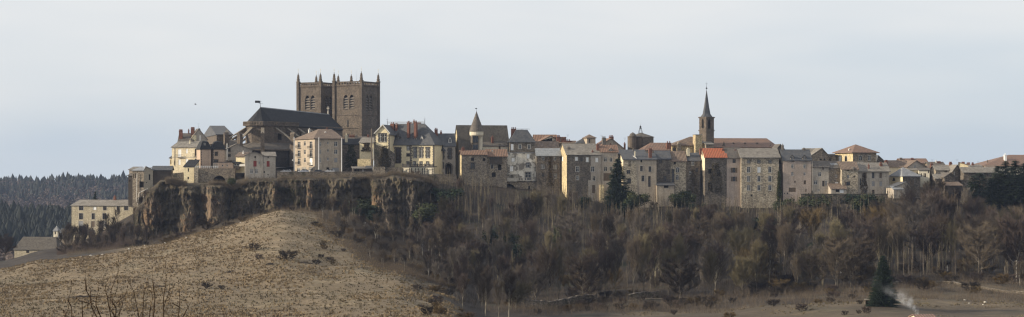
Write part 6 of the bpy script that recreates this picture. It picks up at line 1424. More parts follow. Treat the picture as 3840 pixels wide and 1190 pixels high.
def conifer(seed, h, wid, tiers, n_per, cone=.9, ragged=.2, sz=.5):
    """Spruce: whorls of drooping branches, each carrying flat needle sprays."""
    rnd = random.Random(seed); T, C = MB(), MB(); T.tube([(0, 0, -.5), (0, 0, h * .5), (0, 0, h * .98)], [h * .016 + .05, h * .01, .02], 6)
    for i in range(tiers):
        t = i / (tiers - 1); z = h * (.05 + .93 * t); L = wid * .5 * ((1 - t) ** cone * .97 + .03)
        for j in range(max(4, int(n_per * (1 - t * .6)))):
            a = rnd.uniform(0, 2 * math.pi); l = L * rnd.uniform(1 - ragged * 1.6, 1 + ragged); p = Vector((0, 0, z + rnd.uniform(-.5, .5) * h / tiers)); D = Vector((math.cos(a), math.sin(a), 0)); S = Vector((-D.y, D.x, 0)); m_ = max(2, int(l / (sz * .6)))
            for k in range(1, m_ + 1):
                f = k / m_; c = p + D * l * f + Vector((0, 0, -l * .28 * f + .18 * l * f * f)); w_ = sz * rnd.uniform(.6, 1.1) * (1.05 - .55 * f)
                for s in (-1, 1):
                    e = c + D * sz * .8 + S * s * w_ + Vector((0, 0, rnd.uniform(-.35, .05) * sz)); C.poly([c - D * sz * .35 + Vector((0, 0, rnd.uniform(-.05, .12))), c + D * sz * .3, e, c + S * s * w_ * .75 + Vector((0, 0, -.1 * sz))])
                C.poly([c + S * .12 * sz, c - S * .12 * sz, c + D * .1 - Vector((0, 0, sz * rnd.uniform(.4, .9)))])
    return T, C
for s in range(3): variant('spruce', *conifer(700 + s, 20, 8.8, 44, 22, .85, .3, .8), 'bark_dark', ('needles', 'needles', 'needles_pale')[s])  # one spruce variant has a paler needle tone
for s in range(2): variant('fir', *conifer(720 + s, 14, 7.8, 44, 34, .72, .28, .8), 'bark_dark', 'needles')
for s in range(2): variant('cypress', *conifer(740 + s, 10, 2.8, 34, 16, .35, .2, .5), 'bark_dark', 'needles')
def leaf_bush(seed, rx, rz, lobes, n, sz=.2):
    rnd = random.Random(seed); T, C = MB(), MB(); L = [(Vector((rnd.uniform(-.8, .8) * rx, rnd.uniform(-.7, .7) * rx, rz * rnd.uniform(.2, .78))), rnd.uniform(.2, .48)) for _ in range(lobes)]
    for c, s in L: T.tube([(0, 0, -.3), c * .6, c], [.1, .06, .02], 4)
    for i in range(n):
        c, s = rnd.choice(L); d = rv(rnd).normalized(); p = c + Vector((d.x * rx * s, d.y * rx * s, d.z * rz * s * .8)) * (rnd.uniform(.35, 1.0) + .5 * max(0, noise.noise(c + d * 2.2 + Vector((seed, 0, 0)))))
        if p.z < -.2: continue
        q = (d + rv(rnd, .8)).normalized(); t1 = q.orthogonal().normalized(); t2 = q.cross(t1); r = sz * rnd.uniform(.6, 1.3); C.poly([p + t1 * r, p + t2 * r * .6, p - t1 * r, p - t2 * r * .6])
    return T, C
for s in range(3): variant('laurel', *leaf_bush(800 + s, 3.2, 4.2, 15, 4200, .2), 'bark_dark', ('ivy', 'needles', 'ivy')[s])

def plant(kind, x, Y, h, name, label, cat, group=None, rnd=random, v=None, z=None, wide=1.0):
    vs_ = KIND[kind]; T, C = vs_[(v if v is not None else rnd.randrange(len(vs_))) % len(vs_)]
    zt = max(q.co.z for q in C.vertices) if 'top' not in C else C['top']; C['top'] = zt
    s = h / zt; M = TR(x, Y, (ground(x, Y) if z is None else z) - .1, rnd.uniform(0, 6.28)) @ Matrix.Diagonal((s * wide, s * wide, s, 1))
    o = empty(name, M); tag(o, label, cat, group)
    for nm, me in (('trunk', T), ('crown', C)):
        c = bpy.data.objects.new(nm, me); COL.objects.link(c); c.parent = o; WM[c] = M
    return o
def at_px(px, Y): return (px - HX) / F * Y
NT = [0]
# how high (photo row) tree tops may reach in front of the town, by bearing
TOPS = [(1400, 760), (1480, 690), (1560, 672), (1640, 655), (1720, 640), (1800, 655), (1850, 690), (1870, 735), (1960, 735), (2010, 690), (2090, 705), (2180, 708), (2260, 722), (2300, 770), (2420, 755), (2520, 742), (2560, 760), (2660, 752), (2730, 752), (2800, 765), (2900, 765), (3010, 738), (3100, 755), (3200, 750), (3290, 728), (3340, 708), (3400, 670), (3480, 660), (3560, 655), (3620, 690), (3700, 740), (3760, 770), (3840, 735), (3960, 720)]
def wood(n, px0, px1, Y0, Y1, kinds, h0, h1, name, label, group, seed, accept=None, minh=4.0, clear=True):
    rnd = random.Random(seed); c = 0; tries = 0; used = []
    while c < n and tries < n * 30:
        tries += 1; px = rnd.uniform(px0, px1); Y = rnd.uniform(Y0, Y1); x = at_px(px, Y)
        if accept and not accept(px, Y, rnd): continue
        if any((x - a) ** 2 + (Y - b_) ** 2 < 5.0 for a, b_ in used): continue
        z = ground(x, Y); h = rnd.uniform(h0, h1)
        if clear:
            top = lerp_tab(TOPS, px + rnd.uniform(-12, 12)) + rnd.expovariate(1 / 14.0); h = min(h, zz(Y, top) - z)
        if h < minh: continue
        k = rnd.choice(kinds); plant(k, x, Y, h, name, label, 'tree', group, rnd, wide=rnd.uniform(.85, 1.2)); used.append((x, Y)); c += 1
    NT[0] += c
# the big wood on the slope under the houses
wood(84, 1980, 2740, 505, 692, ['ash', 'ash', 'ash', 'ash', 'ash', 'round'], 12, 21, 'bare_tree', 'leafless tree in the dense wood filling the slope between great spruce and field', 'bare trees on the middle slope', 1)
wood(68, 2740, 3340, 522, 692, ['ash', 'ash', 'willow', 'ash', 'round'], 11, 20, 'bare_tree', 'leafless tree in the mixed wood on the slope below the right hand terrace'.replace('right hand terrace', 'tall beige house and pavilion'), 'bare trees below the pavilion', 2)
wood(58, 3340, 3940, 562, 705, ['ash', 'ash', 'ash', 'ash', 'round'], 15, 25, 'bare_tree', 'tall leafless tree in the wood behind the two power poles', 'bare trees behind the power poles', 3)
wood(44, 1600, 2000, 575, 692, ['ash', 'thin', 'round', 'thin'], 9, 16, 'bare_tree', 'leafless tree climbing the steep bank below the turret house and arch', 'bare trees below the turret house', 4)
wood(30, 1690, 2000, 455, 575, ['thin', 'thin', 'ash'], 8, 13, 'bare_tree', 'slender leafless tree in the hollow where meadow and wood meet', 'bare trees in the hollow', 5, clear=False)
SCRUB_LO = [(1190, 838), (1230, 880), (1290, 925), (1350, 975), (1420, 1012), (1500, 1040), (1600, 1062), (1720, 1085)]
def in_scrub(px, Y, r=None):
    py = HY - F * ground(at_px(px, Y), Y) / Y
    return 805 < py < lerp_tab(SCRUB_LO, px) + 8 * noise.noise(Vector((px * .03, Y * .1, 3)))
wood(74, 1200, 1720, 505, 640, ['birch', 'birch', 'birch', 'thin'], 4.5, 8.0, 'thin_birch', 'thin pale stemmed birch scattered over the brown scrub patch on the knoll', 'birches on the knoll', 6, accept=in_scrub, clear=False)
wood(62, 225, 600, 645, 698, ['thin', 'thin', 'birch', 'thin'], 6.5, 10, 'thicket_tree', 'thin leafless stem in the purple-brown thicket below the manor', 'thicket trees below the manor', 7, clear=False)
wood(14, 2000, 2600, 530, 572, ['willow', 'round', 'willow'], 5, 8, 'willow', 'rounded olive-brown willow along the stone wall at the foot of the wood', 'willows along the field wall', 8, clear=False)
wood(12, 2640, 3260, 545, 585, ['willow', 'bush', 'round'], 4, 7, 'willow', 'low rounded bare tree at the lane under the mixed wood', 'low trees along the lane', 9, clear=False)
# bushes
def bushes(n, px0, px1, Y0, Y1, h0, h1, label, group, seed, kind='bush', accept=None):
    rnd = random.Random(seed); c = 0; tr = 0
    while c < n and tr < n * 20:
        tr += 1; px = rnd.uniform(px0, px1); Y = rnd.uniform(Y0, Y1)
        if accept and not accept(px, Y): continue
        plant(kind, at_px(px, Y), Y, rnd.uniform(h0, h1), 'shrub', label, 'shrub', group, rnd, wide=rnd.uniform(.9, 1.4)); c += 1
bushes(34, 600, 1280, 596, 660, 1.2, 3.0, 'bare shrub in the dip between meadow crest and cliff', 'shrubs at the cliff foot', 16)
bushes(16, 240, 560, 630, 655, 2.5, 4.5, 'bare brown shrub along the lower edge of the manor thicket', 'shrubs under the manor thicket', 11)
bushes(60, 1150, 1740, 520, 650, 1.2, 2.6, 'low dark bare shrub on the brown scrub patch of the knoll', 'shrubs on the knoll scrub', 12, accept=lambda px, Y: litter(at_px(px, Y), Y) > .3)
bushes(64, 2650, 3840, 505, 590, 1.8, 4.2, 'bare brown shrub along the lane at the top of the field', 'shrubs along the lane', 13)
bushes(48, 1900, 2700, 480, 540, 1.5, 3.0, 'bare brown shrub at the foot of the middle wood', 'shrubs at the foot of the wood', 14)
bushes(30, 1560, 1790, 405, 560, .9, 2.6, 'bare shrub on the ragged edge between meadow and hollow', 'shrubs at the meadow edge', 17)
bushes(26, 1150, 1480, 500, 600, .7, 1.7, 'small dry shrub scattered on the upper flank of the meadow', 'shrubs on the meadow flank', 18)
bushes(22, 1850, 3300, 440, 510, 1.0, 2.4, 'small bare shrub scattered over the dull grass at the bottom of the slope', 'shrubs in the lower field', 15)
SINGLE = [('bush', 776, 600, 5.0, 'round bare bush on the shoulder of the meadow under the cliff', 0, 1.2), ('bush', 955, 520, 2.6, 'dark bare bush in the middle of the meadow slope', 0, 1.0), ('bush', 1076, 500, 3.3, 'largest dark bush low on the meadow, beside a black hollow', 2, 1.5), ('bush', 1188, 498, 1.8, 'small dark bush right of the black hollow on the meadow'.replace('right of', 'just past'), 2, 1.2),
 ('bush', 775, 455, 2.0, 'dark grassy bush low in the near meadow', 0, 1.2), ('bush', 832, 452, 1.3, 'tiny dark bush beside the low one in the near meadow', 2, 1.2), ('bush', 972, 505, 1.8, 'reddish dry bush on the meadow below the dark one', 1, 1.1), ('willow', 3620, 572, 6.0, 'yellow-brown rounded thicket by the concrete power pole', 2, 1.3), ('willow', 1935, 478, 9.0, 'big olive bare willow at the bottom near the wall end', 0, 1.5), ('willow', 2150, 610, 5.5, 'orange tinted bare bush in the lower middle of the wood', 2, 1.2),
 ('round', 18, 690, 11.0, 'broad bare tree with many fine branches in front of the farmhouse', 0, 1.15), ('birch', 3824, 535, 8.0, 'small pale trunked tree by the last power pole', 0, 1.3), ('ash', 1665, 640, 12.0, 'bare tree with a forked pale trunk at the foot of the cliff', 2, 1.2), ('ash', 3290, 600, 17.0, 'tall pale barked ash standing out behind the fir', 2, 1.0),
 ('round', 1555, 686, 6.5, 'bare yellowish tree on top of the rock pillar before the castle', 1, 1.3), ('round', 1500, 685, 5.0, 'small bare tree at the garden wall on top of the rock pillar', 1, 1.3), ('round', 700 - 15, 690, 3.8, 'bare shrub leaning out beside the small yellow house', 2, 1.2)]
for kd, px, Y, h_, lab, v, wd in SINGLE:
    nm = {'bush': 'shrub', 'willow': 'willow', 'round': 'bare_tree', 'birch': 'bare_tree', 'ash': 'bare_tree'}[kd]
    plant(kd, at_px(px, Y), Y, h_, nm, lab, 'shrub' if kd == 'bush' else 'tree', None, random.Random(int(px)), v, wide=wd, z=zz(Y, 712) if px == 685 else (zz(Y, 700) if px in (1555, 1500) else None))
CON = [('fir', 2317, 686, 594, 0, 'great dark spruce standing before the narrow pale house', .92), ('laurel', 2370, 684, 712, 0, 'dark evergreen mass at the foot of the great spruce', 1.4), ('laurel', 2345, 683, 740, 1, 'low evergreen skirt beside the great spruce trunk', 1.5),
 ('spruce', 3770, 690, 604, 1, 'tallest of the dark spruces at the end of the ridge', 1.8), ('spruce', 3808, 686, 602, 0, 'dense dark spruce nearest the picture edge but one'.replace('nearest the picture edge but one', 'joined to the tallest one'), 1.9), ('spruce', 3742, 688, 622, 2, 'lower dark spruce on the town side of the spruce clump', 1.8), ('spruce', 3838, 690, 612, 1, 'last dark spruce of the clump by the huge tiled roof', 1.9), ('spruce', 3880, 692, 620, 0, 'dark spruce beyond the last one of the clump', 1.2),
 ('spruce', 3715, 686, 668, 1, 'small dark spruce filling the clump towards the slim cypress', 1.9), ('cypress', 3652, 692, 658, 0, 'slim dark cypress before the long low stone house', 1.7), ('cypress', 3674, 690, 650, 1, 'broader dark cypress paired with the slim one', 2.2), ('fir', 3312, 458, 958, 0, 'big broad fir alone at the bottom beside the field shelter', .95),
 ('fir', 2078, 600, 920, 1, 'small dark fir inside the middle wood', .8), ('laurel', 2106, 640, 842, 0, 'dark ivy covered clump high in the middle wood', 1.0), ('laurel', 1890, 640, 850, 2, 'dark evergreen thicket under the arch house', 2.2), ('laurel', 1930, 620, 905, 1, 'lower dark evergreen thicket in the hollow', 1.6),
 ('laurel', 2560, 690, 712, 0, 'dark laurel below the ivy darkened house', 1.3), ('laurel', 2610, 684, 760, 1, 'evergreen thicket below the red roofed house', 1.3), ('laurel', 2690, 682, 770, 2, 'evergreen thicket below the pinkish house', 1.3), ('laurel', 2950, 690, 742, 0, 'dark evergreen below the tall beige house', 1.2), ('laurel', 3210, 688, 722, 1, 'wide dark green hedge below the long beige house', 1.9), ('laurel', 3250, 687, 726, 0, 'dark green bush at the end of the wide hedge', 1.6), ('laurel', 3060, 688, 718, 2, 'brown-green hedge clump below the narrow rubble house', 2.2),
 ('laurel', 2850, 660, 810, 1, 'bluish evergreen high in the mixed wood', 2.2), ('laurel', 2930, 650, 840, 2, 'dark evergreen in the gully of the mixed wood', 2.4), ('laurel', 2780, 650, 860, 0, 'dark evergreen half hidden by bare trees', 2.0), ('laurel', 3030, 625, 905, 1, 'small dark evergreen above the lane', 1.2), ('laurel', 1660, 680, 700, 1, 'dark evergreen under the castle retaining wall', 2.3), ('laurel', 1625, 672, 760, 0, 'dark ivy mass beside the rock pillar', 2.4), ('laurel', 1368, 676, 735, 2, 'dark ivy hanging in the cleft beside the rock pillar', 2.2), ('laurel', 1365, 672, 770, 1, 'lower dark ivy in the cleft beside the rock pillar', 1.8), ('laurel', 870, 682, 660, 2, 'dark ivy bush spilling over the terrace wall', 1.0), ('laurel', 2190, 690, 735, 1, 'ivy shadowed clump below the tall grey house', 1.4),
 ('spruce', 357, 745, 719, 1, 'conifer top showing over the manor roof', .7)]
for kd, px, Y, top, v, lab, wd in CON:
    x = at_px(px, Y); z = ground(x, Y)
    if kd == 'laurel': z = max(min(z, zz(Y, top) - 2.5), zz(Y, top) - 6.5) if px not in (1660, 1625, 1368, 1365, 870) else zz(Y, top) - (3.5 if px == 870 else 6.0)
    nm = {'spruce': 'spruce_tree', 'fir': 'fir_tree', 'cypress': 'cypress_tree', 'laurel': 'evergreen_bush'}[kd]
    plant(kd, x, Y, zz(Y, top) - z, nm, lab, 'shrub' if kd == 'laurel' else 'tree', None, random.Random(int(px)), v, z=z + .1, wide=wd * (1.0 if kd != 'laurel' else .75))

# undergrowth: nobody could count these stems
def stems(name, n, place_, h0, h1, r, mat, seed, lean=.5):
    rnd = random.Random(seed); k = MB()
    for _ in range(n):
        p = place_(rnd)
        if p is None: continue
        d = (Vector((0, 0, 1)) + rv(rnd, lean)).normalized(); h_ = rnd.uniform(h0, h1); t1 = d.orthogonal().normalized() * r; t2 = d.cross(t1); i = len(k.v); e = p + d * h_
        k.v.extend((tuple(p + t1), tuple(p - t1 * .5 + t2 * .87), tuple(p - t1 * .5 - t2 * .87), tuple(e))); k.f.extend(((i, i + 1, i + 3), (i + 1, i + 2, i + 3), (i + 2, i, i + 3))); k.m.extend((0, 0, 0))
    o = k.build(name, mat); tag(o, kind='stuff'); return o
def in_litter(px0, px1, Y0, Y1, lo=.5):
    def f(rnd):
        px, Y = rnd.uniform(px0, px1), rnd.uniform(Y0, Y1); x = at_px(px, Y)
        if litter(x, Y) < lo or noise.noise(Vector((x * .09, Y * .09, 5))) < -.25 + .4 * (lo < .3): return None
        return Vector((x, Y, ground(x, Y) - .1))
    return f
stems('field_edge_scrub', 16000, in_litter(1800, 3950, 470, 600), 1.0, 3.4, .03, 'twig_brown', 28)
stems('undergrowth', 60000, in_litter(1560, 3950, 470, 712), .6, 2.6, .03, 'twig_scrub', 21)
def thicket(name, n, place_, h0, h1, mats, seed, up=12):
    rnd = random.Random(seed); k = MB()
    for _ in range(n):
        p = place_(rnd)
        if p is None: continue
        h_ = rnd.uniform(h0, h1); top = lerp_tab(TOPS, HX + F * p.x / p.y) + up + rnd.expovariate(1 / 12.0); h_ = min(h_, zz(p.y, top) - p.z)
        if h_ < 1.5: continue
        m_ = rnd.choice((0, 0, 1, 1, 2)); e = p + Vector((rnd.uniform(-.08, .08) * h_, rnd.uniform(-.08, .08) * h_, h_)); k.tube([p, e], [.07, .02], 3, 3, tip=False)
        for j in range(34):
            t = rnd.uniform(.22, 1); s = p.lerp(e, t); d = Vector((rnd.uniform(-1, 1), rnd.uniform(-1, 1), rnd.uniform(.6, 2.2))).normalized(); L = h_ * rnd.uniform(.10, .26) * (1.25 - t); q = s + d * L; r = .026; t1 = d.orthogonal().normalized() * r; t2 = d.cross(t1); i = len(k.v)
            k.v.extend((tuple(s + t1), tuple(s - t1 * .5 + t2 * .87), tuple(s - t1 * .5 - t2 * .87), tuple(q))); k.f.extend(((i, i + 1, i + 3), (i + 1, i + 2, i + 3), (i + 2, i, i + 3))); k.m.extend((m_, m_, m_))
    o = k.build(name, mats); tag(o, kind='stuff'); return o
thicket('bare_wood', 1900, in_litter(1700, 3980, 560, 705, .7), 5, 11, ['twig_brown', 'twig_red', 'twig_olive', 'bark_grey'], 27)
thicket('bank_wood', 900, in_litter(1560, 3420, 664, 700, .6), 4, 11, ['twig_brown', 'twig_red', 'twig_grey', 'bark_olive'], 30, -22)
stems('knoll_scrub', 34000, lambda r: (lambda px, Y: Vector((at_px(px, Y), Y, ground(at_px(px, Y), Y) - .1)) if in_scrub(px, Y) else None)(r.uniform(1190, 1740), r.uniform(500, 650)), .4, 2.4, .028, 'twig_brown', 22)
stems('thicket_undergrowth', 22000, in_litter(215, 610, 625, 700, .2), .8, 4.5, .03, 'twig_red', 23)
def on_cliff(rnd):
    for _ in range(6):
        i, j = rnd.randrange(nx), rnd.randrange(nz_)
        v = Vector(CLIFF[i * nz_ + j])
        if ccol[i * nz_ + j] > .02 + rnd.uniform(-.25, .25): return v + Vector((rnd.uniform(-.4, .4), .2, -.2))
    return None
stems('cliff_foot_scrub', 16000, lambda r: (lambda px, Y: Vector((at_px(px, Y), Y, ground(at_px(px, Y), Y) - .1)))(r.uniform(250, 1300), r.uniform(596, 680)), .5, 2.2, .03, 'twig_brown', 29)
stems('cliff_top_scrub', 11000, lambda r: (lambda px: W(px, lerp_tab(C_TOP, px) + r.uniform(-2, 14), r.uniform(680.5, 684)))(r.choice((r.uniform(620, 700), r.uniform(780, 930), r.uniform(1040, 1700), r.uniform(1380, 1700)))), .5, 2.2, .03, 'twig_brown', 34)
stems('cliff_scrub', 46000, on_cliff, .5, 1.9, .03, 'twig_brown', 24, .9)
stems('cliff_ivy', 9000, lambda r: (lambda v: v + Vector((0, -.1, 0)) if v is not None and noise.noise(v * .09) > .05 else None)(on_cliff(r)), .3, .8, .14, 'ivy', 25, 1.6)
# dry grass tussocks on the meadow and the lower field
def on_meadow(px0, px1, Y0, Y1, dark=False):
    def f(rnd):
        px, Y = rnd.uniform(px0, px1), rnd.uniform(Y0, Y1); x = at_px(px, Y)
        if litter(x, Y) > .6: return None
        q = noise.fractal(Vector((x * .035, Y * .022, 3)), 1.0, 2.0, 3) * 1.3 + noise.fractal(Vector((x * .13, Y * .05, 3)), 1.0, 2.0, 3) * .6
        if dark: q = -q - .1
        if q < rnd.uniform(-.45, .55): return None
        return Vector((x, Y, ground(x, Y) - .05))
    return f
def tussocks(name, n, place_, mat, seed, h0=.25, h1=.7):
    rnd = random.Random(seed); k = MB()
    for _ in range(n):
        p = place_(rnd)
        if p is None: continue
        s = rnd.uniform(h0, h1)
        for j in range(3):
            a = rnd.uniform(0, 6.28); d = Vector((math.cos(a), math.sin(a), 0)); q = p + Vector((rnd.uniform(-.3, .3), rnd.uniform(-.3, .3), 0)); t = Vector((-d.y, d.x, 0)) * s * .35; i = len(k.v)
            k.v.extend((tuple(q + t), tuple(q - t), tuple(q + d * s * .55 + Vector((0, 0, s)) + t * .5), tuple(q + d * s * .7 + Vector((0, 0, s * .85)) - t * .6))); k.f.append((i, i + 1, i + 3, i + 2)); k.m.append(0)
    o = k.build(name, mat); tag(o, kind='stuff')
tussocks('meadow_grass', 52000, on_meadow(-300, 1800, 395, 605), 'grass_straw', 31, .15, .5)
tussocks('meadow_dark_grass', 24000, on_meadow(-300, 1800, 395, 605, True), 'grass_dark', 33, .12, .4)
tussocks('field_grass', 15000, on_meadow(1850, 4100, 425, 575), 'grass_dull', 32, .15, .4)

# saplings close to the camera, bottom of the picture
def sapling(label, Y, shoots, base_px, seed):
    rnd = random.Random(seed); bx = at_px(base_px, Y); bz = ground(bx, Y); M = TR(bx, Y, bz); o = tag(empty('sapling', M), label, 'sapling'); T, C = MB(), MB()
    root = Vector((0, 0, -.2)); fork = Vector((0, 0, zz(Y, 1420) - bz)); T.tube([root, fork * .5 + Vector((.05, 0, 0)), fork], [.09, .075, .06], 8, tip=False)
    for key, pts in shoots:
        q = []
        for i, (x, y) in enumerate(pts): v = W(zx(key, x), zy(key, y), Y); q.append(v - Vector((bx, Y, bz)) + Vector((0, rnd.uniform(-.3, .3), 0)))
        main = zy(key, pts[0][1]) > 1172
        if main: q = [fork, fork.lerp(q[0], .6) + Vector((0, rnd.uniform(-.1, .1), 0))] + q
        n_ = len(q); r0 = .021 if main else .012
        C.tube(q, [max(.008, r0 * (1 - .72 * i / (n_ - 1))) for i in range(n_)], 6)
        for a, c in zip(q, q[1:]):     # buds and nodes along the shoot
            L = (c - a).length; m_ = int(L / .17)
            for j in range(m_):
                if rnd.random() < .6: p = a.lerp(c, (j + rnd.random()) / max(m_, 1)); C.lathe([(.0, -.022), (.018, 0), (.0, .03)], p, 6)
        C.lathe([(0, -.03), (.015, 0), (0, .045)], q[-1], 6)
    T.build('trunk', 'bud_twig', o, M); C.build('branches', 'bud_twig', o, M)
sapling('budding sapling with a few straight shoots in the near foreground, left of the bushier one'.replace(', left of the bushier one', ', the sparser of the two'), 45, [('S', [(790, 798), (797, 700), (805, 600)]), ('S', [(780, 780), (740, 735), (712, 680)]), ('S', [(845, 798), (826, 690), (820, 600), (830, 470), (840, 376)]), ('S', [(982, 798), (990, 660), (1005, 540)]),
 ('S', [(1128, 798), (1080, 680), (1060, 570), (1025, 470), (1016, 340), (1024, 244)]), ('S', [(1060, 636), (1000, 600), (950, 562)]), ('S', [(1030, 480), (1042, 400), (1045, 340)]), ('S', [(1070, 600), (1086, 540), (1092, 456)]), ('S', [(1085, 640), (1110, 610), (1125, 578)]), ('S', [(1183, 798), (1178, 640), (1190, 540), (1204, 462)]), ('S', [(1062, 676), (1018, 662)]), ('S', [(1130, 798), (1118, 700), (1115, 610)]), ('S', [(880, 798), (908, 768)])], 310, 1)
sapling('bushier budding sapling with forked shoots in the near foreground', 45, [('S', [(1355, 798), (1362, 700), (1370, 600), (1362, 450), (1392, 260), (1403, 130)]), ('S', [(1368, 640), (1300, 590), (1262, 550), (1240, 480)]), ('S', [(1375, 640), (1440, 590), (1475, 540), (1500, 440)]), ('S', [(1378, 520), (1392, 450), (1415, 362)]), ('S', [(1300, 798), (1290, 680), (1286, 560), (1280, 430)]), ('S', [(1425, 798), (1420, 720), (1420, 648)]), ('S', [(1440, 798), (1455, 650), (1468, 540)]), ('S', [(1340, 770), (1300, 690), (1296, 510)]), ('S', [(1370, 798), (1372, 700)]),
 ('T', [(75, 798), (90, 690), (110, 590)]), ('T', [(140, 798), (146, 690), (145, 620), (142, 525)]), ('T', [(146, 700), (120, 660), (100, 640)]), ('T', [(185, 798), (190, 690), (196, 600), (200, 525)]), ('T', [(188, 760), (215, 660), (245, 528)]), ('T', [(192, 720), (230, 700), (255, 630)]), ('T', [(275, 798), (282, 700), (285, 600)]), ('T', [(290, 798), (320, 750), (352, 697)]), ('T', [(320, 748), (322, 702)]), ('T', [(48, 798), (20, 660), (15, 602)]), ('T', [(282, 745), (250, 715), (243, 720)]), ('T', [(110, 798), (125, 740), (130, 700)])], 520, 2)
sapling('single thin budding shoot standing alone at the bottom corner', 45, [('S', [(408, 798), (407, 740), (409, 680)])], 128, 3)

# far forests
def far_wood(name, spots, mat, seed, h0, h1):
    rnd = random.Random(seed); k = MB()
    for x, Y in spots(rnd):
        z = ground(x, Y); h_ = rnd.uniform(h0, h1); h_ *= 1 + .35 * noise.noise(Vector((x * .02, Y * .02, 3))); w_ = h_ * rnd.uniform(.2, .4); n_ = 6; a0 = rnd.random() * 6
        for t0, t1, f in ((.05, .55, 1.0), (.32, .8, .8), (.58, rnd.uniform(.88, 1.0), .55)):
            i = len(k.v)
            for j in range(n_): a = a0 + j * 2 * math.pi / n_; r = w_ * f * rnd.uniform(.6, 1.15); k.v.append((x + r * math.cos(a), Y + r * math.sin(a), z + h_ * (t0 + rnd.uniform(-.06, .06))))
            k.v.append((x + rnd.uniform(-.3, .3), Y, z + h_ * t1))
            for j in range(n_): k.f.append((i + j, i + (j + 1) % n_, i + n_)); k.m.append(0)
    o = k.build(name, mat); tag(o, kind='stuff')
def sp_mid(rnd):
    for _ in range(2600):
        px = rnd.uniform(-600, 700); Y = rnd.uniform(1210, 1480)
        yield at_px(px, Y), Y
def sp_far(rnd):
    for _ in range(5200):
        px = rnd.uniform(-900, 900); Y = rnd.uniform(2250, 2740); x = at_px(px, Y)
        if noise.noise(Vector((x * .006, Y * .006, 1))) > -.12 or Y > 2560: yield x, Y
far_wood('conifer_wood', sp_mid, 'needles_far', 41, 13, 21)
far_wood('ridge_forest', sp_far, 'needles_far', 42, 9, 21)
def rounded(name, spots, mat, seed, h0, h1):
    rnd = random.Random(seed); k = MB()
    for x, Y in spots(rnd):
        z = ground(x, Y); h_ = rnd.uniform(h0, h1)
        for _ in range(26):
            d = rv(rnd); p = Vector((x, Y, z + h_ * .55)) + Vector((d.x * h_ * .35, d.y * h_ * .35, d.z * h_ * .45)); a = rv(rnd).normalized(); b_ = a.orthogonal().normalized(); r = h_ * .13; k.poly([p + a * r, p + b_ * r * .8, p - a * r])
    o = k.build(name, mat); tag(o, kind='stuff')
def sp_dec(rnd):
    for _ in range(2600):
        px = rnd.uniform(-900, 900); Y = rnd.uniform(2150, 2620); x = at_px(px, Y); yield x, Y
rounded('bare_far_wood', sp_dec, 'wood_far', 43, 9, 15)
def sp_dec2(rnd):
    for _ in range(900):
        px = rnd.uniform(-400, 760); Y = rnd.uniform(860, 1230); yield at_px(px, Y), Y
rounded('valley_wood', sp_dec2, 'wood_far', 44, 8, 13)

# walls and lanes on the lower slope
def ribbon(name, pts, w, mat, lift=.06):
    k = MB(); P = []
    for (xa, Ya), (xb, Yb) in zip(pts, pts[1:]):
        n_ = max(2, int(math.hypot(xb - xa, Yb - Ya) / 2))
        P += [(xa + (xb - xa) * i / n_, Ya + (Yb - Ya) * i / n_) for i in range(n_)]
    P.append(pts[-1]); prev = None
    for i, (x, Y) in enumerate(P):
        a = P[max(i - 1, 0)]; c = P[min(i + 1, len(P) - 1)]; d = Vector((c[0] - a[0], c[1] - a[1], 0)).normalized(); s = Vector((-d.y, d.x, 0)) * w / 2
        cur = [(x + s.x * f, Y + s.y * f, max(ground(x + s.x * f, Y + s.y * f), ground(x, Y)) + lift) for f in (-1, 0, 1)]
        if prev:
            for j in range(2): k.poly([prev[j], cur[j], cur[j + 1], prev[j + 1]])
        prev = cur
    return k.build(name, mat)
def dry_wall(label, pts, h_, mat='retaining', t=.6):
    k = MB(); rnd = random.Random(len(label)); (x, Y) = pts[0]; M = TR(x, Y, ground(x, Y)); o = tag(empty('dry_stone_wall', M), label, 'wall'); c = MB()
    P = []
    for (xa, Ya), (xb, Yb) in zip(pts, pts[1:]):
        n_ = max(2, int(math.hypot(xb - xa, Yb - Ya) / 1.6)); P += [(xa + (xb - xa) * i / n_, Ya + (Yb - Ya) * i / n_) for i in range(n_)]
    P.append(pts[-1])
    for (xa, Ya), (xb, Yb) in zip(P, P[1:]):
        za, zb_ = ground(xa, Ya), ground(xb, Yb); ha = h_ * rnd.uniform(.9, 1.08); q = [Vector((xa, Ya, za - 1)), Vector((xb, Yb, zb_ - 1)), Vector((xb, Yb, zb_ + ha)), Vector((xa, Ya, za + ha))]; L = [p - Vector((x, Y, M.translation.z)) for p in q]; bk = [p + Vector((0, t, 0)) for p in L]
        k.poly(L); k.poly(bk[::-1]); k.poly([L[3], L[2], bk[2], bk[3]]); k.poly([L[0], L[3], bk[3], bk[0]]); k.poly([L[1], bk[1], bk[2], L[2]])
        c.bar(L[3] + Vector((0, t / 2, .06)), L[2] + Vector((0, t / 2, .06)), t + .1, .14)
    k.build('stones', mat, o, M); c.build('coping', 'wall_cap' if 'pale' in label else 'grey_chimney', o, M)
A = lambda px, Y: (at_px(px, Y), Y)
dry_wall('dark retaining wall with thin coping slanting up at the bottom of the wood', [A(1935, 500), A(2030, 505), A(2120, 518), A(2240, 530)], 2.6)
dry_wall('low dark wall beside the lane at the foot of the middle wood', [A(2360, 520), A(2470, 528)], 1.6)
dry_wall('long low pale wall crossing the top of the right field below the poles'.replace('right field', 'lower field'), [A(3280, 540), A(3420, 542), A(3530, 538), A(3600, 528), A(3720, 518), A(3860, 508)], .55)
lm, n, b = new_mat('lane_gravel'); v = coords(n, False)
n.links.new(nmix(n, nramp(n, nnoise(n, v, .5, 5, .7), .4, .6), (.16, .135, .105), (.09, .075, .055)), b.inputs['Base Color'])
tag(ribbon('lane', [A(1990, 490), A(2100, 500), A(2230, 512), A(2420, 518), A(2600, 524)], 3.0, lm), kind='structure')
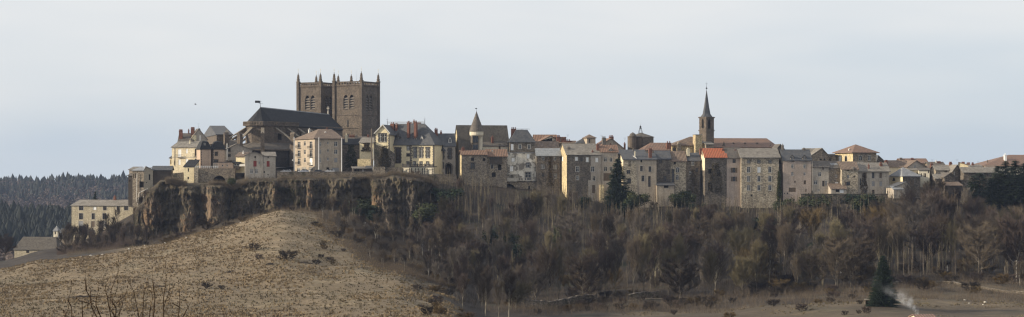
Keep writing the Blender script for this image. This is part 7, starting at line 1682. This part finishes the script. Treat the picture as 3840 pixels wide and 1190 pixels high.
tag(ribbon('upper_lane', [A(2940, 575), A(3020, 578), A(3120, 576), A(3200, 566), A(3330, 552), A(3480, 548), A(3540, 546)], 3.2, lm), kind='structure')
# fence posts along the upper field corner
for i in range(7):
    Y = 558 - i * 1.5; px = 3722 + i * 26; x = at_px(px, Y); k = MB(); k.tube([(0, 0, -.4), (0, 0, 1.3)], [.07, .06], 6, tip=False); k.box((-.05, -.05, 1.3), (.05, .05, 1.34)); o = k.build('fence_post', 'pole_wood', None, TR(x, Y, ground(x, Y))); tag(o, 'short wooden fence post along the small grass bank by the last pole', 'fence post', 'fence posts by the last pole')
o = None
# marker, stones, sheep-pale boulders
def boulder(px, Y, s, label, group=None, mat='stone_pale'):
    rnd = random.Random(int(px * 7 + Y)); bm = bmesh_ico(s, rnd); x = at_px(px, Y); ob = bm.build('boulder', mat, None, TR(x, Y, ground(x, Y) + s * .3, rnd.uniform(0, 6))); tag(ob, label, 'stone', group)
def bmesh_ico(s, rnd):
    k = MB(); pr = []; n_ = 9
    for i in range(6):
        t = -1 + 2 * i / 5; pr.append((max(.02, math.sqrt(max(0, 1 - t * t))) * s, t * s * .65))
    k.lathe(pr, n=n_); k.v = [tuple(Vector(v) * (1 + .22 * noise.noise(Vector(v) * 1.7 / s + Vector((s * 9, 0, 0))))) for v in k.v]; return k
for px, Y, s in ((303, 576, .35), (341, 577, .45), (384, 578, .45), (484, 585, .4), (544, 590, .45), (618, 592, .35), (850, 596, .35), (902, 596, .35), (700, 590, .35)): boulder(px, Y, s, 'small pale stone on the crest line of the meadow under the cliff', 'pale stones along the meadow crest')
boulder(1367, 612, .45, 'pale stone on the slope below the rock pillar'); boulder(1400, 606, .3, 'small pale stone beside the one below the rock pillar')
boulder(2056, 590, .55, 'pale rock showing among the bare trees of the middle wood')
for px, py, Y, s, lab in ((3617, 1133, 488, .55, 'long pale rock lying in the lower field'), (3634, 1146, 480, .35, 'small brownish rock in the lower field'), (3694, 1143, 483, .6, 'biggest pale rock in the lower field'), (3687, 1150, 478, .4, 'white stone beside the biggest rock in the lower field')): boulder(px, Y, s * .7, lab)
for px, Y, w_, lab in ((322, 462, 9.0, 'long dark ledge of bare earth across the near meadow'), (95, 455, 5.0, 'short dark ledge of bare earth at the meadow edge'), (1148, 498, 4.2, 'black earth hollow beside the largest dark bush'), (584, 470, 5.5, 'dark earth ledge behind the bushier sapling'), (1010, 493, 2.4, 'small dark ledge halfway between two meadow bushes'), (862, 490, 2.6, 'small dark ledge in the middle of the meadow')):
    k = MB(); rnd = random.Random(int(px)); x = at_px(px, Y); z = ground(x, Y); pr = []
    n_ = 14
    for i in range(n_ + 1):
        t = i / n_; hh = .5 * math.sin(math.pi * t) ** .5 * rnd.uniform(.7, 1.2); xx = (t - .5) * w_; gz = ground(x + xx, Y) - z; pr.append((xx, hh, gz))
    for (xa, ha, ga), (xb, hb, gb) in zip(pr, pr[1:]):
        k.poly([(xa, -.7, ga - .25), (xb, -.7, gb - .25), (xb, -.35, gb + hb), (xa, -.35, ga + ha)]); k.poly([(xa, -.35, ga + ha), (xb, -.35, gb + hb), (xb, 1.6, gb - .1 + hb * .35), (xa, 1.6, ga - .1 + ha * .35)])
    o = k.build('earth_ledge', 'bark_dark', None, TR(x, Y, z)); tag(o, lab, 'earth ledge')
p = W(3153, 1030, 575); k = MB(); k.tube([(0, 0, -.4), (0, 0, 1.5)], [.2, .2], 8, tip=False); k.lathe([(.2, 1.5), (0, 1.6)], n=8); tag(k.build('marker_post', 'white', None, TR(p.x, p.y, ground(p.x, p.y))), 'white marker post beside the upper lane', 'post')
p = W(733, 392, 500); k = MB(); k.lathe([(0, -.3), (.07, -.15), (.09, 0), (.06, .18), (.04, .25), (0, .33)], n=8)
wm_ = Matrix.Rotation(R(90), 4, 'Y'); k.v = [tuple(wm_ @ Vector(v)) for v in k.v]
body = k; k = body
for s in (-1, 1): k.poly([(.12, 0, .03), (-.12, 0, .03), (-.18, s * .45, .2), (.03, s * .45, .22)]); k.poly([(.03, s * .45, .22), (-.18, s * .45, .2), (-.2, s * .75, .12)])
tag(k.build('bird', 'iron', None, TR(p.x, p.y, p.z, R(20))), 'tiny dark bird gliding in the empty sky', 'bird')

# smoke from the near chimney
sm = bpy.data.materials.new('smoke'); sm.use_nodes = True; n = sm.node_tree; n.nodes.clear(); oo = n.nodes.new('ShaderNodeOutputMaterial'); pv_ = n.nodes.new('ShaderNodeVolumePrincipled'); n.links.new(pv_.outputs[0], oo.inputs['Volume'])
pv_.inputs['Color'].default_value = (.85, .87, .9, 1)
tco = n.nodes.new('ShaderNodeTexCoord'); v = tco.outputs['Object']
nn = nnoise(n, v, .55, 4, .6); sp = n.nodes.new('ShaderNodeSeparateXYZ'); n.links.new(v, sp.inputs[0])
# a plume drifting up and to -x: distance from a bent axis
ax_ = nmath(n, 'ADD', sp.outputs['X'], nmath(n, 'MULTIPLY', nmath(n, 'POWER', nmath(n, 'MAXIMUM', sp.outputs['Z'], 0.0), 1.25), .62))
rad = nmath(n, 'SQRT', nmath(n, 'ADD', nmath(n, 'POWER', ax_, 2.0), nmath(n, 'POWER', sp.outputs['Y'], 2.0)))
wid = nmath(n, 'ADD', nmath(n, 'MULTIPLY', sp.outputs['Z'], .65), .7)
core = nramp(n, nmath(n, 'DIVIDE', rad, wid), 1.0, .1)
fade = nramp(n, sp.outputs['Z'], 9.0, 0.0, 0.0, 1.0)
den = nmath(n, 'MULTIPLY', nmath(n, 'MULTIPLY', core, nramp(n, nn, .42, .68)), nmath(n, 'MULTIPLY', nmath(n, 'POWER', fade, 3.0), 1.3))
n.links.new(den, pv_.inputs['Density'])
k = MB(); k.box((-14, -6, -.2), (4, 6, 9.2)); so = k.build('chimney_smoke', sm, None, TR(CHIM.x, CHIM.y, CHIM.z)); tag(so, 'pale smoke drifting up from the near house chimney', 'smoke', kind='stuff')

# the winter air
hm = bpy.data.materials.new('haze'); hm.use_nodes = True; n = hm.node_tree; n.nodes.clear(); oo = n.nodes.new('ShaderNodeOutputMaterial'); pv_ = n.nodes.new('ShaderNodeVolumePrincipled'); n.links.new(pv_.outputs[0], oo.inputs['Volume'])
pv_.inputs['Color'].default_value = (.46, .58, .86, 1); pv_.inputs['Density'].default_value = HAZE_D = .00006; pv_.inputs['Anisotropy'].default_value = .1
k = MB(); zmin = min(p[2] for p in gv) - 1.0; k.box((-2700, -110, zmin), (2700, 3400, 62)); ho = k.build('haze', hm); tag(ho, kind='stuff')
print('trees', NT[0], 'objects', len(bpy.data.objects))
